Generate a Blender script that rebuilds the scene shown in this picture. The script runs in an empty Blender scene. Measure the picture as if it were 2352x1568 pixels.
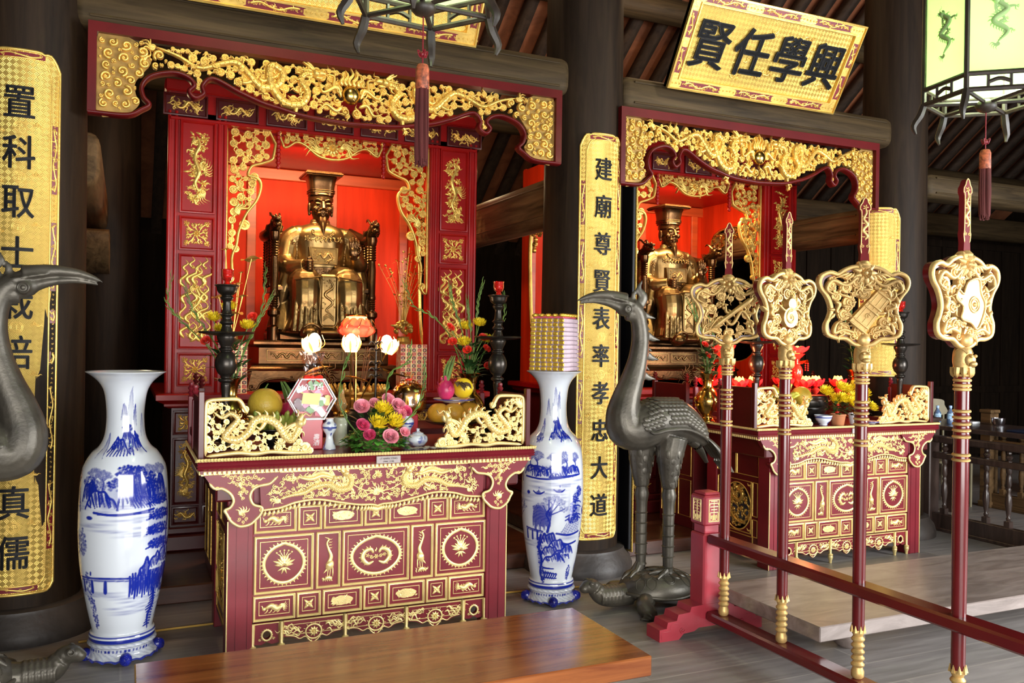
import bpy, math, random
import numpy as np
from mathutils import Vector, Matrix
from mathutils.geometry import tessellate_polygon
PI = math.pi
scene = bpy.context.scene
COL = scene.collection

# ------------------------------------------------------------------ camera, sky, lights, exposure
def setup_view():
    yaw, roll = math.atan(888/1975.), .015
    fw = Vector((math.sin(yaw), math.cos(yaw), 0)); rt = Vector((math.cos(yaw), -math.sin(yaw), 0)); up = Vector((0, 0, 1))
    r = rt*math.cos(roll)+up*math.sin(roll); u = up*math.cos(roll)-rt*math.sin(roll)
    m = Matrix((r, u, -fw)).transposed().to_4x4(); m.translation = (0, 0, 1.6)
    cd = bpy.data.cameras.new('camera'); cd.sensor_width = 36; cd.lens = 36*1975/2352; cd.clip_start = .05
    co = bpy.data.objects.new('camera', cd); COL.objects.link(co); co.matrix_world = m; scene.camera = co
    w = bpy.data.worlds.new('daylight'); scene.world = w; w.use_nodes = True
    bg = w.node_tree.nodes['Background']; bg.inputs[0].default_value = (.95, .97, 1, 1); bg.inputs[1].default_value = .4
    vs = scene.view_settings; vs.view_transform = 'Standard'; vs.look = 'None'; vs.gamma = 1; vs.use_curve_mapping = False
    vs.exposure = 0.38
setup_view()

def light(kind, name, loc, power, color=(1, 1, 1), size=.1, size_y=None, aim=None, spot=60, blend=.5):
    d = bpy.data.lights.new(name, kind); d.energy = power; d.color = color
    if kind == 'AREA':
        d.size = size
        if size_y: d.shape = 'RECTANGLE'; d.size_y = size_y
    else: d.shadow_soft_size = size
    if kind == 'SPOT': d.spot_size = math.radians(spot); d.spot_blend = blend
    o = bpy.data.objects.new(name, d); COL.objects.link(o); o.location = loc
    if aim is not None:
        o.rotation_euler = (Vector(aim)-Vector(loc)).to_track_quat('-Z', 'Y').to_euler()
    return o
# daylight through the open doors of the hall, behind and beside the camera
light('AREA', 'door_daylight', (.6, -3.0, 1.35), 400, (1, .985, .95), 5.5, 2.1, aim=(1.6, 6, .9))
light('AREA', 'side_door_daylight', (7.4, -.6, 2.0), 480, (.96, .985, 1), 3.2, 2.4, aim=(3.7, 3.3, 0))
# lamps hidden behind the headers of the two shrines
for cx in (1.43, 4.93):
    light('AREA', 'shrine_lamp', (cx, 6.78, 3.02), 34, (1, .66, .34), .9, .12, aim=(cx, 7.5, 1.9))
    light('SPOT', 'shrine_front_lamp', (cx-.1, 5.45, 3.25), 55, (1, .78, .46), .05, aim=(cx, 7.1, 2.05), spot=58, blend=.8)
# picture lamps on the roof beams that light the signs and the carved valances
light('SPOT', 'beam_lamp', (.9, 3.3, 4.6), 75, (1, .84, .50), .12, aim=(1.1, 5.1, 3.2), spot=80, blend=.9)
light('SPOT', 'beam_lamp', (4.2, 3.2, 4.6), 75, (1, .84, .50), .12, aim=(4.3, 5.1, 3.4), spot=80, blend=.9)

# dim warm ceiling lamps in the back aisle
for x in (-.2, 2.95, 6.2): light('POINT', 'aisle_lamp', (x, 7.3, 3.1), 9, (1, .70, .38), .1)
for x in (2.3, 4.3): light('POINT', 'roof_lamp', (x, 6.0, 4.9), 26, (1, .66, .34), .1)
# ------------------------------------------------------------------ materials
def mat(name, color, rough=.5, metal=0., var=.12, scale=6., bump=0., bscale=40., coat=0., stretch=(1, 1, 1), spec=.5, emit=None, estr=0., c2=None):
    m = bpy.data.materials.new(name); m.use_nodes = True; nt = m.node_tree; N = nt.nodes; L = nt.links
    b = N['Principled BSDF']; b.inputs['Roughness'].default_value = rough; b.inputs['Metallic'].default_value = metal
    b.inputs['Coat Weight'].default_value = coat; b.inputs['Coat Roughness'].default_value = .12
    b.inputs['Specular IOR Level'].default_value = spec
    tc = N.new('ShaderNodeTexCoord'); mp = N.new('ShaderNodeMapping'); L.new(tc.outputs['Object'], mp.inputs[0]); mp.inputs['Scale'].default_value = stretch
    nz = N.new('ShaderNodeTexNoise'); nz.inputs['Scale'].default_value = scale; nz.inputs['Detail'].default_value = 5; L.new(mp.outputs[0], nz.inputs[0])
    mx = N.new('ShaderNodeMix'); mx.data_type = 'RGBA'
    c = np.array(color[:3]); d = np.array(c2) if c2 else c*(1-2*var)
    c1 = c if c2 else c*(1+var)
    mx.inputs['A'].default_value = (*np.clip(d, 0, 1), 1); mx.inputs['B'].default_value = (*np.clip(c1, 0, 1), 1)
    rp = N.new('ShaderNodeMapRange'); rp.inputs[1].default_value = .3; rp.inputs[2].default_value = .7
    L.new(nz.outputs['Fac'], rp.inputs[0]); L.new(rp.outputs[0], mx.inputs['Factor']); L.new(mx.outputs['Result'], b.inputs['Base Color'])
    if bump:
        n2 = N.new('ShaderNodeTexNoise'); n2.inputs['Scale'].default_value = bscale; n2.inputs['Detail'].default_value = 4; L.new(mp.outputs[0], n2.inputs[0])
        bp = N.new('ShaderNodeBump'); bp.inputs['Strength'].default_value = bump; bp.inputs['Distance'].default_value = .01
        L.new(n2.outputs['Fac'], bp.inputs['Height']); L.new(bp.outputs[0], b.inputs['Normal'])
    if emit: b.inputs['Emission Color'].default_value = (*emit, 1); b.inputs['Emission Strength'].default_value = estr
    return m

def wood_mat(name, dark, lite, scale=3., stretch=(1, 1, 1), rough=.5, coat=0., bump=.15, spec=.5):
    m = bpy.data.materials.new(name); m.use_nodes = True; nt = m.node_tree; N = nt.nodes; L = nt.links
    b = N['Principled BSDF']; b.inputs['Roughness'].default_value = rough; b.inputs['Coat Weight'].default_value = coat; b.inputs['Coat Roughness'].default_value = .15
    b.inputs['Specular IOR Level'].default_value = spec
    tc = N.new('ShaderNodeTexCoord'); mp = N.new('ShaderNodeMapping'); L.new(tc.outputs['Object'], mp.inputs[0]); mp.inputs['Scale'].default_value = stretch
    nz = N.new('ShaderNodeTexNoise'); nz.inputs['Scale'].default_value = scale; nz.inputs['Detail'].default_value = 8; nz.inputs['Roughness'].default_value = .65
    nz.inputs['Distortion'].default_value = .8; L.new(mp.outputs[0], nz.inputs[0])
    cr = N.new('ShaderNodeValToRGB'); cr.color_ramp.elements[0].position = .32; cr.color_ramp.elements[1].position = .7
    cr.color_ramp.elements[0].color = (*dark, 1); cr.color_ramp.elements[1].color = (*lite, 1)
    L.new(nz.outputs['Fac'], cr.inputs[0]); L.new(cr.outputs[0], b.inputs['Base Color'])
    bp = N.new('ShaderNodeBump'); bp.inputs['Strength'].default_value = bump; bp.inputs['Distance'].default_value = .01
    L.new(nz.outputs['Fac'], bp.inputs['Height']); L.new(bp.outputs[0], b.inputs['Normal'])
    return m

def weave_mat(name, color, scale=26., bump=.6):
    """gilded ground cut with an interlocking key pattern: two diagonal hatchings in a checker"""
    m = mat(name, color, .36, .62, .08, 5.); nt = m.node_tree; N = nt.nodes; L = nt.links; b = N['Principled BSDF']
    tc = N.new('ShaderNodeTexCoord'); sx = N.new('ShaderNodeSeparateXYZ'); L.new(tc.outputs['Object'], sx.inputs[0])
    cb = N.new('ShaderNodeCombineXYZ'); L.new(sx.outputs['X'], cb.inputs['X']); L.new(sx.outputs['Z'], cb.inputs['Y'])
    mp = N.new('ShaderNodeMapping'); mp.inputs['Rotation'].default_value = (0, 0, .785); L.new(cb.outputs[0], mp.inputs[0])
    ck = N.new('ShaderNodeTexChecker'); ck.inputs['Scale'].default_value = scale; L.new(mp.outputs[0], ck.inputs[0])
    ws = []
    for ax in ('X', 'Y'):
        w = N.new('ShaderNodeTexWave'); w.wave_profile = 'SIN'; w.bands_direction = ax; w.inputs['Scale'].default_value = scale*1.0; w.inputs['Distortion'].default_value = .4
        L.new(mp.outputs[0], w.inputs[0]); ws.append(w)
    mx = N.new('ShaderNodeMix'); mx.data_type = 'FLOAT'; L.new(ck.outputs['Fac'], mx.inputs[0]); L.new(ws[0].outputs['Fac'], mx.inputs[2]); L.new(ws[1].outputs['Fac'], mx.inputs[3])
    bp = N.new('ShaderNodeBump'); bp.inputs['Strength'].default_value = bump; bp.inputs['Distance'].default_value = .006
    L.new(mx.outputs[0], bp.inputs['Height']); L.new(bp.outputs[0], b.inputs['Normal'])
    return m

def paint_mat(name, base, ink, rough=.12, coat=.6, attr='paint'):
    """glazed ware painted with the strokes held in a vertex attribute"""
    m = bpy.data.materials.new(name); m.use_nodes = True; nt = m.node_tree; N = nt.nodes; L = nt.links
    b = N['Principled BSDF']; b.inputs['Roughness'].default_value = rough; b.inputs['Coat Weight'].default_value = coat; b.inputs['Coat Roughness'].default_value = .05
    a = N.new('ShaderNodeAttribute'); a.attribute_name = attr
    cr = N.new('ShaderNodeValToRGB'); e = cr.color_ramp.elements; e[0].color = (*base, 1); e[0].position = 0; e[1].color = (*ink, 1); e[1].position = 1
    k = e.new(.45); k.color = (*(np.array(base)*.45+np.array(ink)*.55), 1)
    L.new(a.outputs['Fac'], cr.inputs[0]); L.new(cr.outputs[0], b.inputs['Base Color'])
    return m

M = dict(
    gold=mat('gilded_carving', (.86, .57, .14), .33, .62, .12, 9, .15, 60),
    gold_pale=mat('pale_gilding', (.95, .73, .31), .36, .42, .10, 9, .12, 60),
    gold_old=mat('aged_gilding', (.62, .38, .09), .34, .8, .15, 9, .15, 60),
    gold_crevice=mat('crevice_shade_gilding', (.34, .20, .05), .5, .5, .2, 20),  # darker gold: crevice shade between the cloud scrolls, put into the backing colour
    gold_weave=weave_mat('gilded_key_pattern', (.78, .53, .13), 46., .4),
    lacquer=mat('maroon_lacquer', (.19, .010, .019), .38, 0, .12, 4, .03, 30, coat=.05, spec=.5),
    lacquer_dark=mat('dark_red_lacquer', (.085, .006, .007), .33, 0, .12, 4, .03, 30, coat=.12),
    red=mat('bright_red_lacquer', (.33, .006, .006), .34, 0, .12, 3, .03, 25, coat=.05, spec=.3),
    niche=mat('vermilion_boards', (.56, .030, .006), .5, 0, .14, 2.5, .06, 12, spec=.08, stretch=(5, 5, .5)),
    niche_rail=mat('orange_red_rail', (.50, .075, .018), .4, 0, .16, 3, .05, 12, stretch=(.5, 5, 5)),
    rackred=mat('oxblood_lacquer', (.115, .005, .007), .24, 0, .12, 4, .02, 30, coat=.3),
    postred=mat('painted_crimson_post', (.33, .025, .040), .4, 0, .10, 5, .05, 25, coat=.15),
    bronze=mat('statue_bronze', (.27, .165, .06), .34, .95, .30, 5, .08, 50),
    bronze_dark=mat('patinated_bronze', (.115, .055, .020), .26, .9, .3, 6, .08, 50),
    crane=mat('grey_green_bronze', (.098, .086, .067), .42, .45, .25, 6, .12, 60),
    iron=mat('black_bronze', (.045, .038, .032), .30, .7, .25, 8, .04, 40),
    brass=mat('polished_brass', (.66, .42, .12), .20, 1, .2, 8, .03, 40),
    column=wood_mat('dark_column_wood', (.010, .0055, .003), (.030, .017, .009), 2.2, (6, 6, .45), .6, spec=.18),
    beam=wood_mat('brown_beam_wood', (.024, .0155, .007), (.088, .057, .026), 2.5, (.4, 6, 6), .6, spec=.18),
    beam_y=wood_mat('tie_beam_wood', (.05, .028, .012), (.20, .115, .05), 2.5, (6, .4, 6), .6, spec=.15),
    bench=wood_mat('polished_bench_wood', (.17, .042, .012), (.40, .135, .036), 2.2, (.55, 7, 7), .2, .5, .03),
    bench_dark=wood_mat('worn_bench_wood', (.15, .115, .10), (.33, .27, .245), 3.5, (.7, 3, 3), .3, .25, .04),
    valance=mat('deep_red_lacquer', (.10, .004, .005), .36, 0, .12, 4, spec=.3),
    gold_pole=mat('bronzed_gilding', (.68, .45, .17), .48, .6, .18, 12, .15, 60),
    dais=wood_mat('red_brown_dais_wood', (.040, .012, .007), (.105, .034, .016), 2.2, (.55, 7, 7), .35, .2, .03),
    blade=mat('matte_oxblood', (.15, .008, .010), .6, 0, .1, 6, spec=.15),
    backwall=wood_mat('dim_back_boards', (.008, .005, .003), (.020, .012, .007), 2.5, (6, 6, .5), .9, spec=.1),
    darkwood=wood_mat('brown_black_panelling', (.012, .008, .006), (.035, .022, .014), 2.5, (6, 6, .5), .5),
    balwood=wood_mat('balustrade_wood', (.03, .018, .015), (.085, .052, .042), 3, (5, 5, .8), .3, .3),
    stone=mat('plinth_stone', (.048, .037, .031), .5, 0, .25, 5, .2, 30),
    tile=wood_mat('terracotta_tiles', (.17, .055, .022), (.36, .125, .05), 4, (1, 1, 1), .7),
    rafter=wood_mat('rafter_wood', (.02, .012, .008), (.06, .038, .024), 3, (6, .5, 6), .6),
    ink=mat('black_lacquer_ink', (.006, .006, .008), .5, 0, .1, 5, spec=.25),
    white=mat('white_glaze', (.80, .82, .84), .15, 0, .03, 5, coat=.5),
    cobalt=mat('cobalt_glaze', (.012, .02, .30), .12, 0, .3, 20, .2, 60, coat=.6),
    paper=mat('crumpled_paper', (.55, .53, .50), .8, 0, .2, 20),
    steel=mat('brushed_steel_plate', (.36, .31, .30), .5, .3, .05, 30, .05, 200),
    leaf=mat('leaf_green', (.10, .32, .04), .4, 0, .35, 30),
    leaf_dark=mat('dark_leaf_green', (.022, .075, .016), .45, 0, .35, 30),
    stem=mat('stem_green', (.11, .20, .035), .45, 0, .25, 20),
    yellow=mat('chrysanthemum_yellow', (.86, .66, .02), .5, 0, .12, 30),
    pink=mat('rose_pink', (.82, .26, .33), .5, 0, .25, 25),
    rose=mat('rose_magenta', (.62, .05, .14), .5, 0, .25, 25),
    scarlet=mat('scarlet_petal', (.80, .04, .02), .45, 0, .2, 25),
)
def glow(name, col, s):
    m = bpy.data.materials.new(name); m.use_nodes = True; b = m.node_tree.nodes['Principled BSDF']
    b.inputs['Base Color'].default_value = (*[min(1, c) for c in col], 1); b.inputs['Roughness'].default_value = .4
    b.inputs['Emission Color'].default_value = (*col, 1); b.inputs['Emission Strength'].default_value = s
    return m
def glass(name, col, rough=.05, trans=1.):
    m = bpy.data.materials.new(name); m.use_nodes = True; b = m.node_tree.nodes['Principled BSDF']
    b.inputs['Base Color'].default_value = (*col, 1); b.inputs['Roughness'].default_value = rough; b.inputs['Transmission Weight'].default_value = trans; b.inputs['IOR'].default_value = 1.3
    return m
def translucent(name, col, mix=.6):
    m = bpy.data.materials.new(name); m.use_nodes = True; nt = m.node_tree; N = nt.nodes; L = nt.links
    N.remove(N['Principled BSDF']); o = N['Material Output']
    d = N.new('ShaderNodeBsdfDiffuse'); t = N.new('ShaderNodeBsdfTranslucent'); x = N.new('ShaderNodeMixShader'); x.inputs[0].default_value = mix
    d.inputs[0].default_value = (*col, 1); t.inputs[0].default_value = (*col, 1)
    L.new(d.outputs[0], x.inputs[1]); L.new(t.outputs[0], x.inputs[2]); L.new(x.outputs[0], o.inputs[0]); return m
def cellophane(name, col, clear=.7):
    m = bpy.data.materials.new(name); m.use_nodes = True; nt = m.node_tree; N = nt.nodes; L = nt.links
    N.remove(N['Principled BSDF']); o = N['Material Output']
    g = N.new('ShaderNodeBsdfGlossy'); g.inputs['Roughness'].default_value = .08; t = N.new('ShaderNodeBsdfTransparent'); x = N.new('ShaderNodeMixShader'); x.inputs[0].default_value = clear
    g.inputs[0].default_value = (.9, .9, .9, 1); t.inputs[0].default_value = (*col, 1)
    L.new(g.outputs[0], x.inputs[1]); L.new(t.outputs[0], x.inputs[2]); L.new(x.outputs[0], o.inputs[0]); return m

# ------------------------------------------------------------------ scene tree
def tag(o, label=None, cat=None, group=None, kind=None):
    if label: o['label'] = label
    if cat: o['category'] = cat
    if group: o['group'] = group
    if kind: o['kind'] = kind
    return o
def thing(name, label, cat, loc=(0, 0, 0), rz=0, group=None):
    o = bpy.data.objects.new(name, None); COL.objects.link(o); o.location = loc; o.rotation_euler = (0, 0, rz); o.empty_display_size = .1
    return tag(o, label, cat, group)
def org(p):
    v = np.zeros(3)
    while p is not None: v += np.array(p.location); p = p.parent
    return v
def copy_tree(o, parent=None):
    c = o.copy(); COL.objects.link(c); c.parent = parent
    for ch in list(o.children): copy_tree(ch, c)
    return c
def dup(o, loc, rz=None, label=None, group=None):
    c = copy_tree(o); c.location = loc
    if rz is not None: c.rotation_euler = (0, 0, rz)
    if label: c['label'] = label
    if group: c['group'] = group
    return c

# ------------------------------------------------------------------ mesh building
def arr(*a): return np.array(a, float)
def catmull(P, n, closed=False):
    P = np.asarray(P, float)
    if len(P) == 2: t = np.linspace(0, 1, n)[:, None]; return P[0]*(1-t)+P[1]*t
    k = len(P)
    if closed: t = np.linspace(0, k, n, endpoint=False)
    else: t = np.linspace(0, k-1, n)
    i = np.minimum(np.floor(t).astype(int), k-1 if closed else k-2); f = (t-i)[:, None]
    if closed: g = lambda j: P[j % k]
    else:
        Q = np.vstack([2*P[0]-P[1], P, 2*P[-1]-P[-2]]); g = lambda j: Q[j+1]
    a, b, c, d = g(i-1), g(i), g(i+1), g(i+2)
    return .5*((2*b)+(-a+c)*f+(2*a-5*b+4*c-d)*f*f+(-a+3*b-3*c+d)*f**3)
def spread_w(w, n):
    w = np.atleast_1d(np.asarray(w, float))
    return np.full(n, w[0]) if len(w) == 1 else np.interp(np.linspace(0, 1, n), np.linspace(0, 1, len(w)), w)

class MB:
    """collects pieces and links them as one mesh object; `tf` maps the points of whatever is added"""
    def __init__(s): s.v = []; s.q = []; s.t = []; s.qm = []; s.tm = []; s.n = 0; s.tf = None; s.mi = 0; s.at = []
    def add(s, V, Q=None, T=None, a=None):
        V = np.asarray(V, float).reshape(-1, 3)
        if s.tf is not None: V = s.tf(V)
        s.v.append(V)
        s.at.append(np.zeros(len(V)) if a is None else np.asarray(a, float))
        if Q is not None and len(Q): Q = np.asarray(Q, int); s.q.append(Q+s.n); s.qm.append(np.full(len(Q), s.mi))
        if T is not None and len(T): T = np.asarray(T, int); s.t.append(T+s.n); s.tm.append(np.full(len(T), s.mi))
        s.n += len(V); return s
    def grid(s, P, cu=False, cv=False, a=None):
        P = np.asarray(P, float); nu, nv = P.shape[:2]; I = np.arange(nu*nv).reshape(nu, nv)
        if cu: I = np.vstack([I, I[:1]])
        if cv: I = np.hstack([I, I[:, :1]])
        Q = np.stack([I[:-1, :-1], I[1:, :-1], I[1:, 1:], I[:-1, 1:]], -1).reshape(-1, 4)
        return s.add(P.reshape(-1, 3), Q, a=None if a is None else np.asarray(a).reshape(-1))
    def ring_cap(s, R, flip=False):
        R = np.asarray(R, float); n = len(R); V = np.vstack([R, R.mean(0)])
        T = np.array([[i, (i+1) % n, n] for i in range(n)])
        return s.add(V, None, T[:, ::-1] if flip else T)
    def tube(s, P, r, n=8, flat=1., up=None, cap=True, m=None, closed=False):
        """round (or, with flat<1, flattened along `up`) rod through the points P"""
        P = np.asarray(P, float)
        if m: P = catmull(P, m, closed)
        k = len(P); r = spread_w(r, k)
        T = np.gradient(P, axis=0) if not closed else np.roll(P, -1, 0)-np.roll(P, 1, 0)
        T /= np.linalg.norm(T, axis=1)[:, None]+1e-12
        if up is None:
            A = np.zeros((k, 3)); ref = arr(0, 0, 1) if abs(T[0, 2]) < .9 else arr(1, 0, 0)
            a = np.cross(T[0], ref); a /= np.linalg.norm(a)
            for i in range(k):
                a = a-T[i]*(a@T[i]); a /= np.linalg.norm(a)+1e-12; A[i] = a
        else:
            A = np.cross(T, np.asarray(up, float)); A /= np.linalg.norm(A, axis=1)[:, None]+1e-12
        B = np.cross(A, T); th = np.linspace(0, 2*PI, n, endpoint=False)
        G = P[:, None]+r[:, None, None]*(np.cos(th)[None, :, None]*A[:, None]+flat*np.sin(th)[None, :, None]*B[:, None])
        s.grid(G, closed, True)
        if cap and not closed: s.ring_cap(G[0], True); s.ring_cap(G[-1])
        return s
    def lathe(s, prof, n=32, c=(0, 0, 0), cap=True, m=None, sx=1., a=None):
        p = np.asarray(prof, float)
        if m: p = catmull(p, m)
        th = np.linspace(0, 2*PI, n, endpoint=False)
        G = np.stack([p[:, 0][:, None]*np.cos(th), p[:, 0][:, None]*np.sin(th)*sx, np.repeat(p[:, 1][:, None], n, 1)], -1)+np.asarray(c)
        s.grid(G, False, True, a)
        if cap:
            if p[0, 0] > 1e-5: s.ring_cap(G[0], True)
            if p[-1, 0] > 1e-5: s.ring_cap(G[-1])
        return s
    def box(s, x0, x1, y0, y1, z0, z1, b=0.):
        if b <= 0:
            V = [(x, y, z) for x in (x0, x1) for y in (y0, y1) for z in (z0, z1)]
            return s.add(V, [(0, 1, 3, 2), (4, 6, 7, 5), (0, 4, 5, 1), (2, 3, 7, 6), (0, 2, 6, 4), (1, 5, 7, 3)])
        b = min(b, (x1-x0)/2.2, (y1-y0)/2.2, (z1-z0)/2.2)
        V = []; idx = {}
        for i, x in enumerate((x0, x1)):
            for j, y in enumerate((y0, y1)):
                for k, z in enumerate((z0, z1)):
                    dx = b if i == 0 else -b; dy = b if j == 0 else -b; dz = b if k == 0 else -b
                    for q, p in enumerate(((x, y+dy, z+dz), (x+dx, y, z+dz), (x+dx, y+dy, z))): idx[i, j, k, q] = len(V); V.append(p)
        g = lambda i, j, k, q: idx[i, j, k, q]
        Q = []; T = []
        for e in (0, 1):
            f = [g(e, 0, 0, 0), g(e, 0, 1, 0), g(e, 1, 1, 0), g(e, 1, 0, 0)]; Q.append(f if e == 0 else f[::-1])
            f = [g(0, e, 0, 1), g(1, e, 0, 1), g(1, e, 1, 1), g(0, e, 1, 1)]; Q.append(f if e == 0 else f[::-1])
            f = [g(0, 0, e, 2), g(0, 1, e, 2), g(1, 1, e, 2), g(1, 0, e, 2)]; Q.append(f if e == 0 else f[::-1])
        for i in (0, 1):
            for j in (0, 1):
                f = [g(i, j, 0, 0), g(i, j, 1, 0), g(i, j, 1, 1), g(i, j, 0, 1)]; Q.append(f if i == j else f[::-1])
                f = [g(i, 0, j, 0), g(i, 1, j, 0), g(i, 1, j, 2), g(i, 0, j, 2)]; Q.append(f[::-1] if i == j else f)
                f = [g(0, i, j, 1), g(1, i, j, 1), g(1, i, j, 2), g(0, i, j, 2)]; Q.append(f if i == j else f[::-1])
                for k in (0, 1):
                    f = [g(i, j, k, 0), g(i, j, k, 1), g(i, j, k, 2)]; T.append(f if (i+j+k) % 2 else f[::-1])
        return s.add(V, Q, T)
    def ball(s, c, r, nu=12, nv=8, R=None):
        """ellipsoid; r is a number or three half axes"""
        r = np.ones(3)*np.asarray(r, float); th = np.linspace(0, 2*PI, nu, endpoint=False); ph = np.linspace(0, PI, nv+1)
        G = np.stack([np.sin(ph)[:, None]*np.cos(th), np.sin(ph)[:, None]*np.sin(th), np.repeat(-np.cos(ph)[:, None], nu, 1)], -1)*r
        if R is not None: G = G@np.asarray(R).T
        return s.grid(G+np.asarray(c, float), False, True)
    def poly(s, pts, d0, d1, holes=()):
        """flat outline (u, v) with holes, extruded from depth d0 to d1: points are (u, v, d)"""
        loops = [np.asarray(pts, float)]+[np.asarray(h, float) for h in holes]
        def area(l): x, y = l[:, 0], l[:, 1]; return .5*np.sum(x*np.roll(y, -1)-np.roll(x, -1)*y)
        loops = [l if (area(l) > 0) == (i == 0) else l[::-1] for i, l in enumerate(loops)]
        T = np.array(tessellate_polygon([[Vector((p[0], p[1], 0)) for p in l] for l in loops]), int)
        F = np.vstack(loops); n = len(F)
        if len(T):
            a, b, c = F[T[:, 0]], F[T[:, 1]], F[T[:, 2]]
            neg = ((b-a)[:, 0]*(c-a)[:, 1]-(b-a)[:, 1]*(c-a)[:, 0]) < 0; T[neg] = T[neg][:, ::-1]
        s.add(np.c_[F, np.full(n, d1)], None, T); s.add(np.c_[F, np.full(n, d0)], None, T[:, ::-1] if len(T) else T)
        for l in loops: s.grid(np.stack([np.c_[l, np.full(len(l), d1)], np.c_[l, np.full(len(l), d0)]]).transpose(1, 0, 2), True, False)
        return s
    def moulding(s, u0, v0, u1, v1, prof):
        """mitred frame: prof lists (inset, height)"""
        G = []
        for o, d in prof: G.append([(u0+o, v0+o, d), (u1-o, v0+o, d), (u1-o, v1-o, d), (u0+o, v1-o, d)])
        return s.grid(np.array(G), False, True)
    def build(s, name, m, parent=None, world=True, ang=40, attr=None):
        V = np.vstack(s.v) if s.v else np.zeros((0, 3))
        if parent is not None and world: V = V-org(parent)
        q = np.vstack(s.q) if s.q else np.zeros((0, 4), int); t = np.vstack(s.t) if s.t else np.zeros((0, 3), int)
        me = bpy.data.meshes.new(name); me.vertices.add(len(V)); me.vertices.foreach_set('co', V.astype(np.float32).ravel())
        nl = q.size+t.size; me.loops.add(nl); me.loops.foreach_set('vertex_index', np.concatenate([q.ravel(), t.ravel()]).astype(np.int32))
        nf = len(q)+len(t); me.polygons.add(nf)
        me.polygons.foreach_set('loop_start', np.concatenate([np.arange(len(q))*4, q.size+np.arange(len(t))*3]).astype(np.int32))
        mi = np.concatenate(s.qm+s.tm).astype(np.int32) if nf else np.zeros(0, np.int32)
        me.polygons.foreach_set('material_index', mi)
        for x in (m if isinstance(m, (list, tuple)) else [m]): me.materials.append(x)
        me.update(calc_edges=True); me.validate()
        if ang:
            me.shade_smooth()
            me.set_sharp_from_angle(angle=math.radians(ang))
        if attr:
            A = me.attributes.new(attr, 'FLOAT', 'POINT'); A.data.foreach_set('value', np.concatenate(s.at).astype(np.float32))
        o = bpy.data.objects.new(name, me); COL.objects.link(o)
        if parent is not None: o.parent = parent
        return o

def sculpt(name, mb, m, parent=None, voxel=.006, smooth=3, world=True):
    """one continuous surface: overlapping closed pieces fused and smoothed"""
    o = mb.build('tmp', m, None, ang=0)
    a = o.modifiers.new('r', 'REMESH'); a.mode = 'VOXEL'; a.voxel_size = voxel
    if smooth: b = o.modifiers.new('s', 'SMOOTH'); b.iterations = smooth; b.factor = .5
    dg = bpy.context.evaluated_depsgraph_get(); ev = o.evaluated_get(dg); me = bpy.data.meshes.new_from_object(ev)
    bpy.data.objects.remove(o)
    if parent is not None and world: me.transform(Matrix.Translation(Vector(-org(parent))))
    me.materials.clear(); me.materials.append(m); me.shade_smooth()
    n = bpy.data.objects.new(name, me); me.name = name; COL.objects.link(n); n.parent = parent
    return n

def absorb(o, p):
    """fold surface ornament p (same material) into the mesh of its part o"""
    import bmesh
    bm = bmesh.new(); bm.from_mesh(o.data); bm.from_mesh(p.data); bm.to_mesh(o.data); bm.free(); bpy.data.objects.remove(p); return o

# ------------------------------------------------------------------ maps: (u, v, d) -> world
def plane(o, U=(1, 0, 0), V=(0, 0, 1), D=(0, -1, 0)):
    B = np.array([U, V, D], float); o = np.asarray(o, float)
    return lambda P: P@B+o
def curved(o, R, zshift=0):
    """a board bent round an upright cylinder of radius R: u runs round, v up, d outward (towards -Y in the middle)"""
    o = np.asarray(o, float)
    def f(P):
        a = P[:, 0]/R; r = R+P[:, 2]
        return np.stack([r*np.sin(a), -r*np.cos(a)+R, P[:, 1]], -1)+o
    return f

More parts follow.
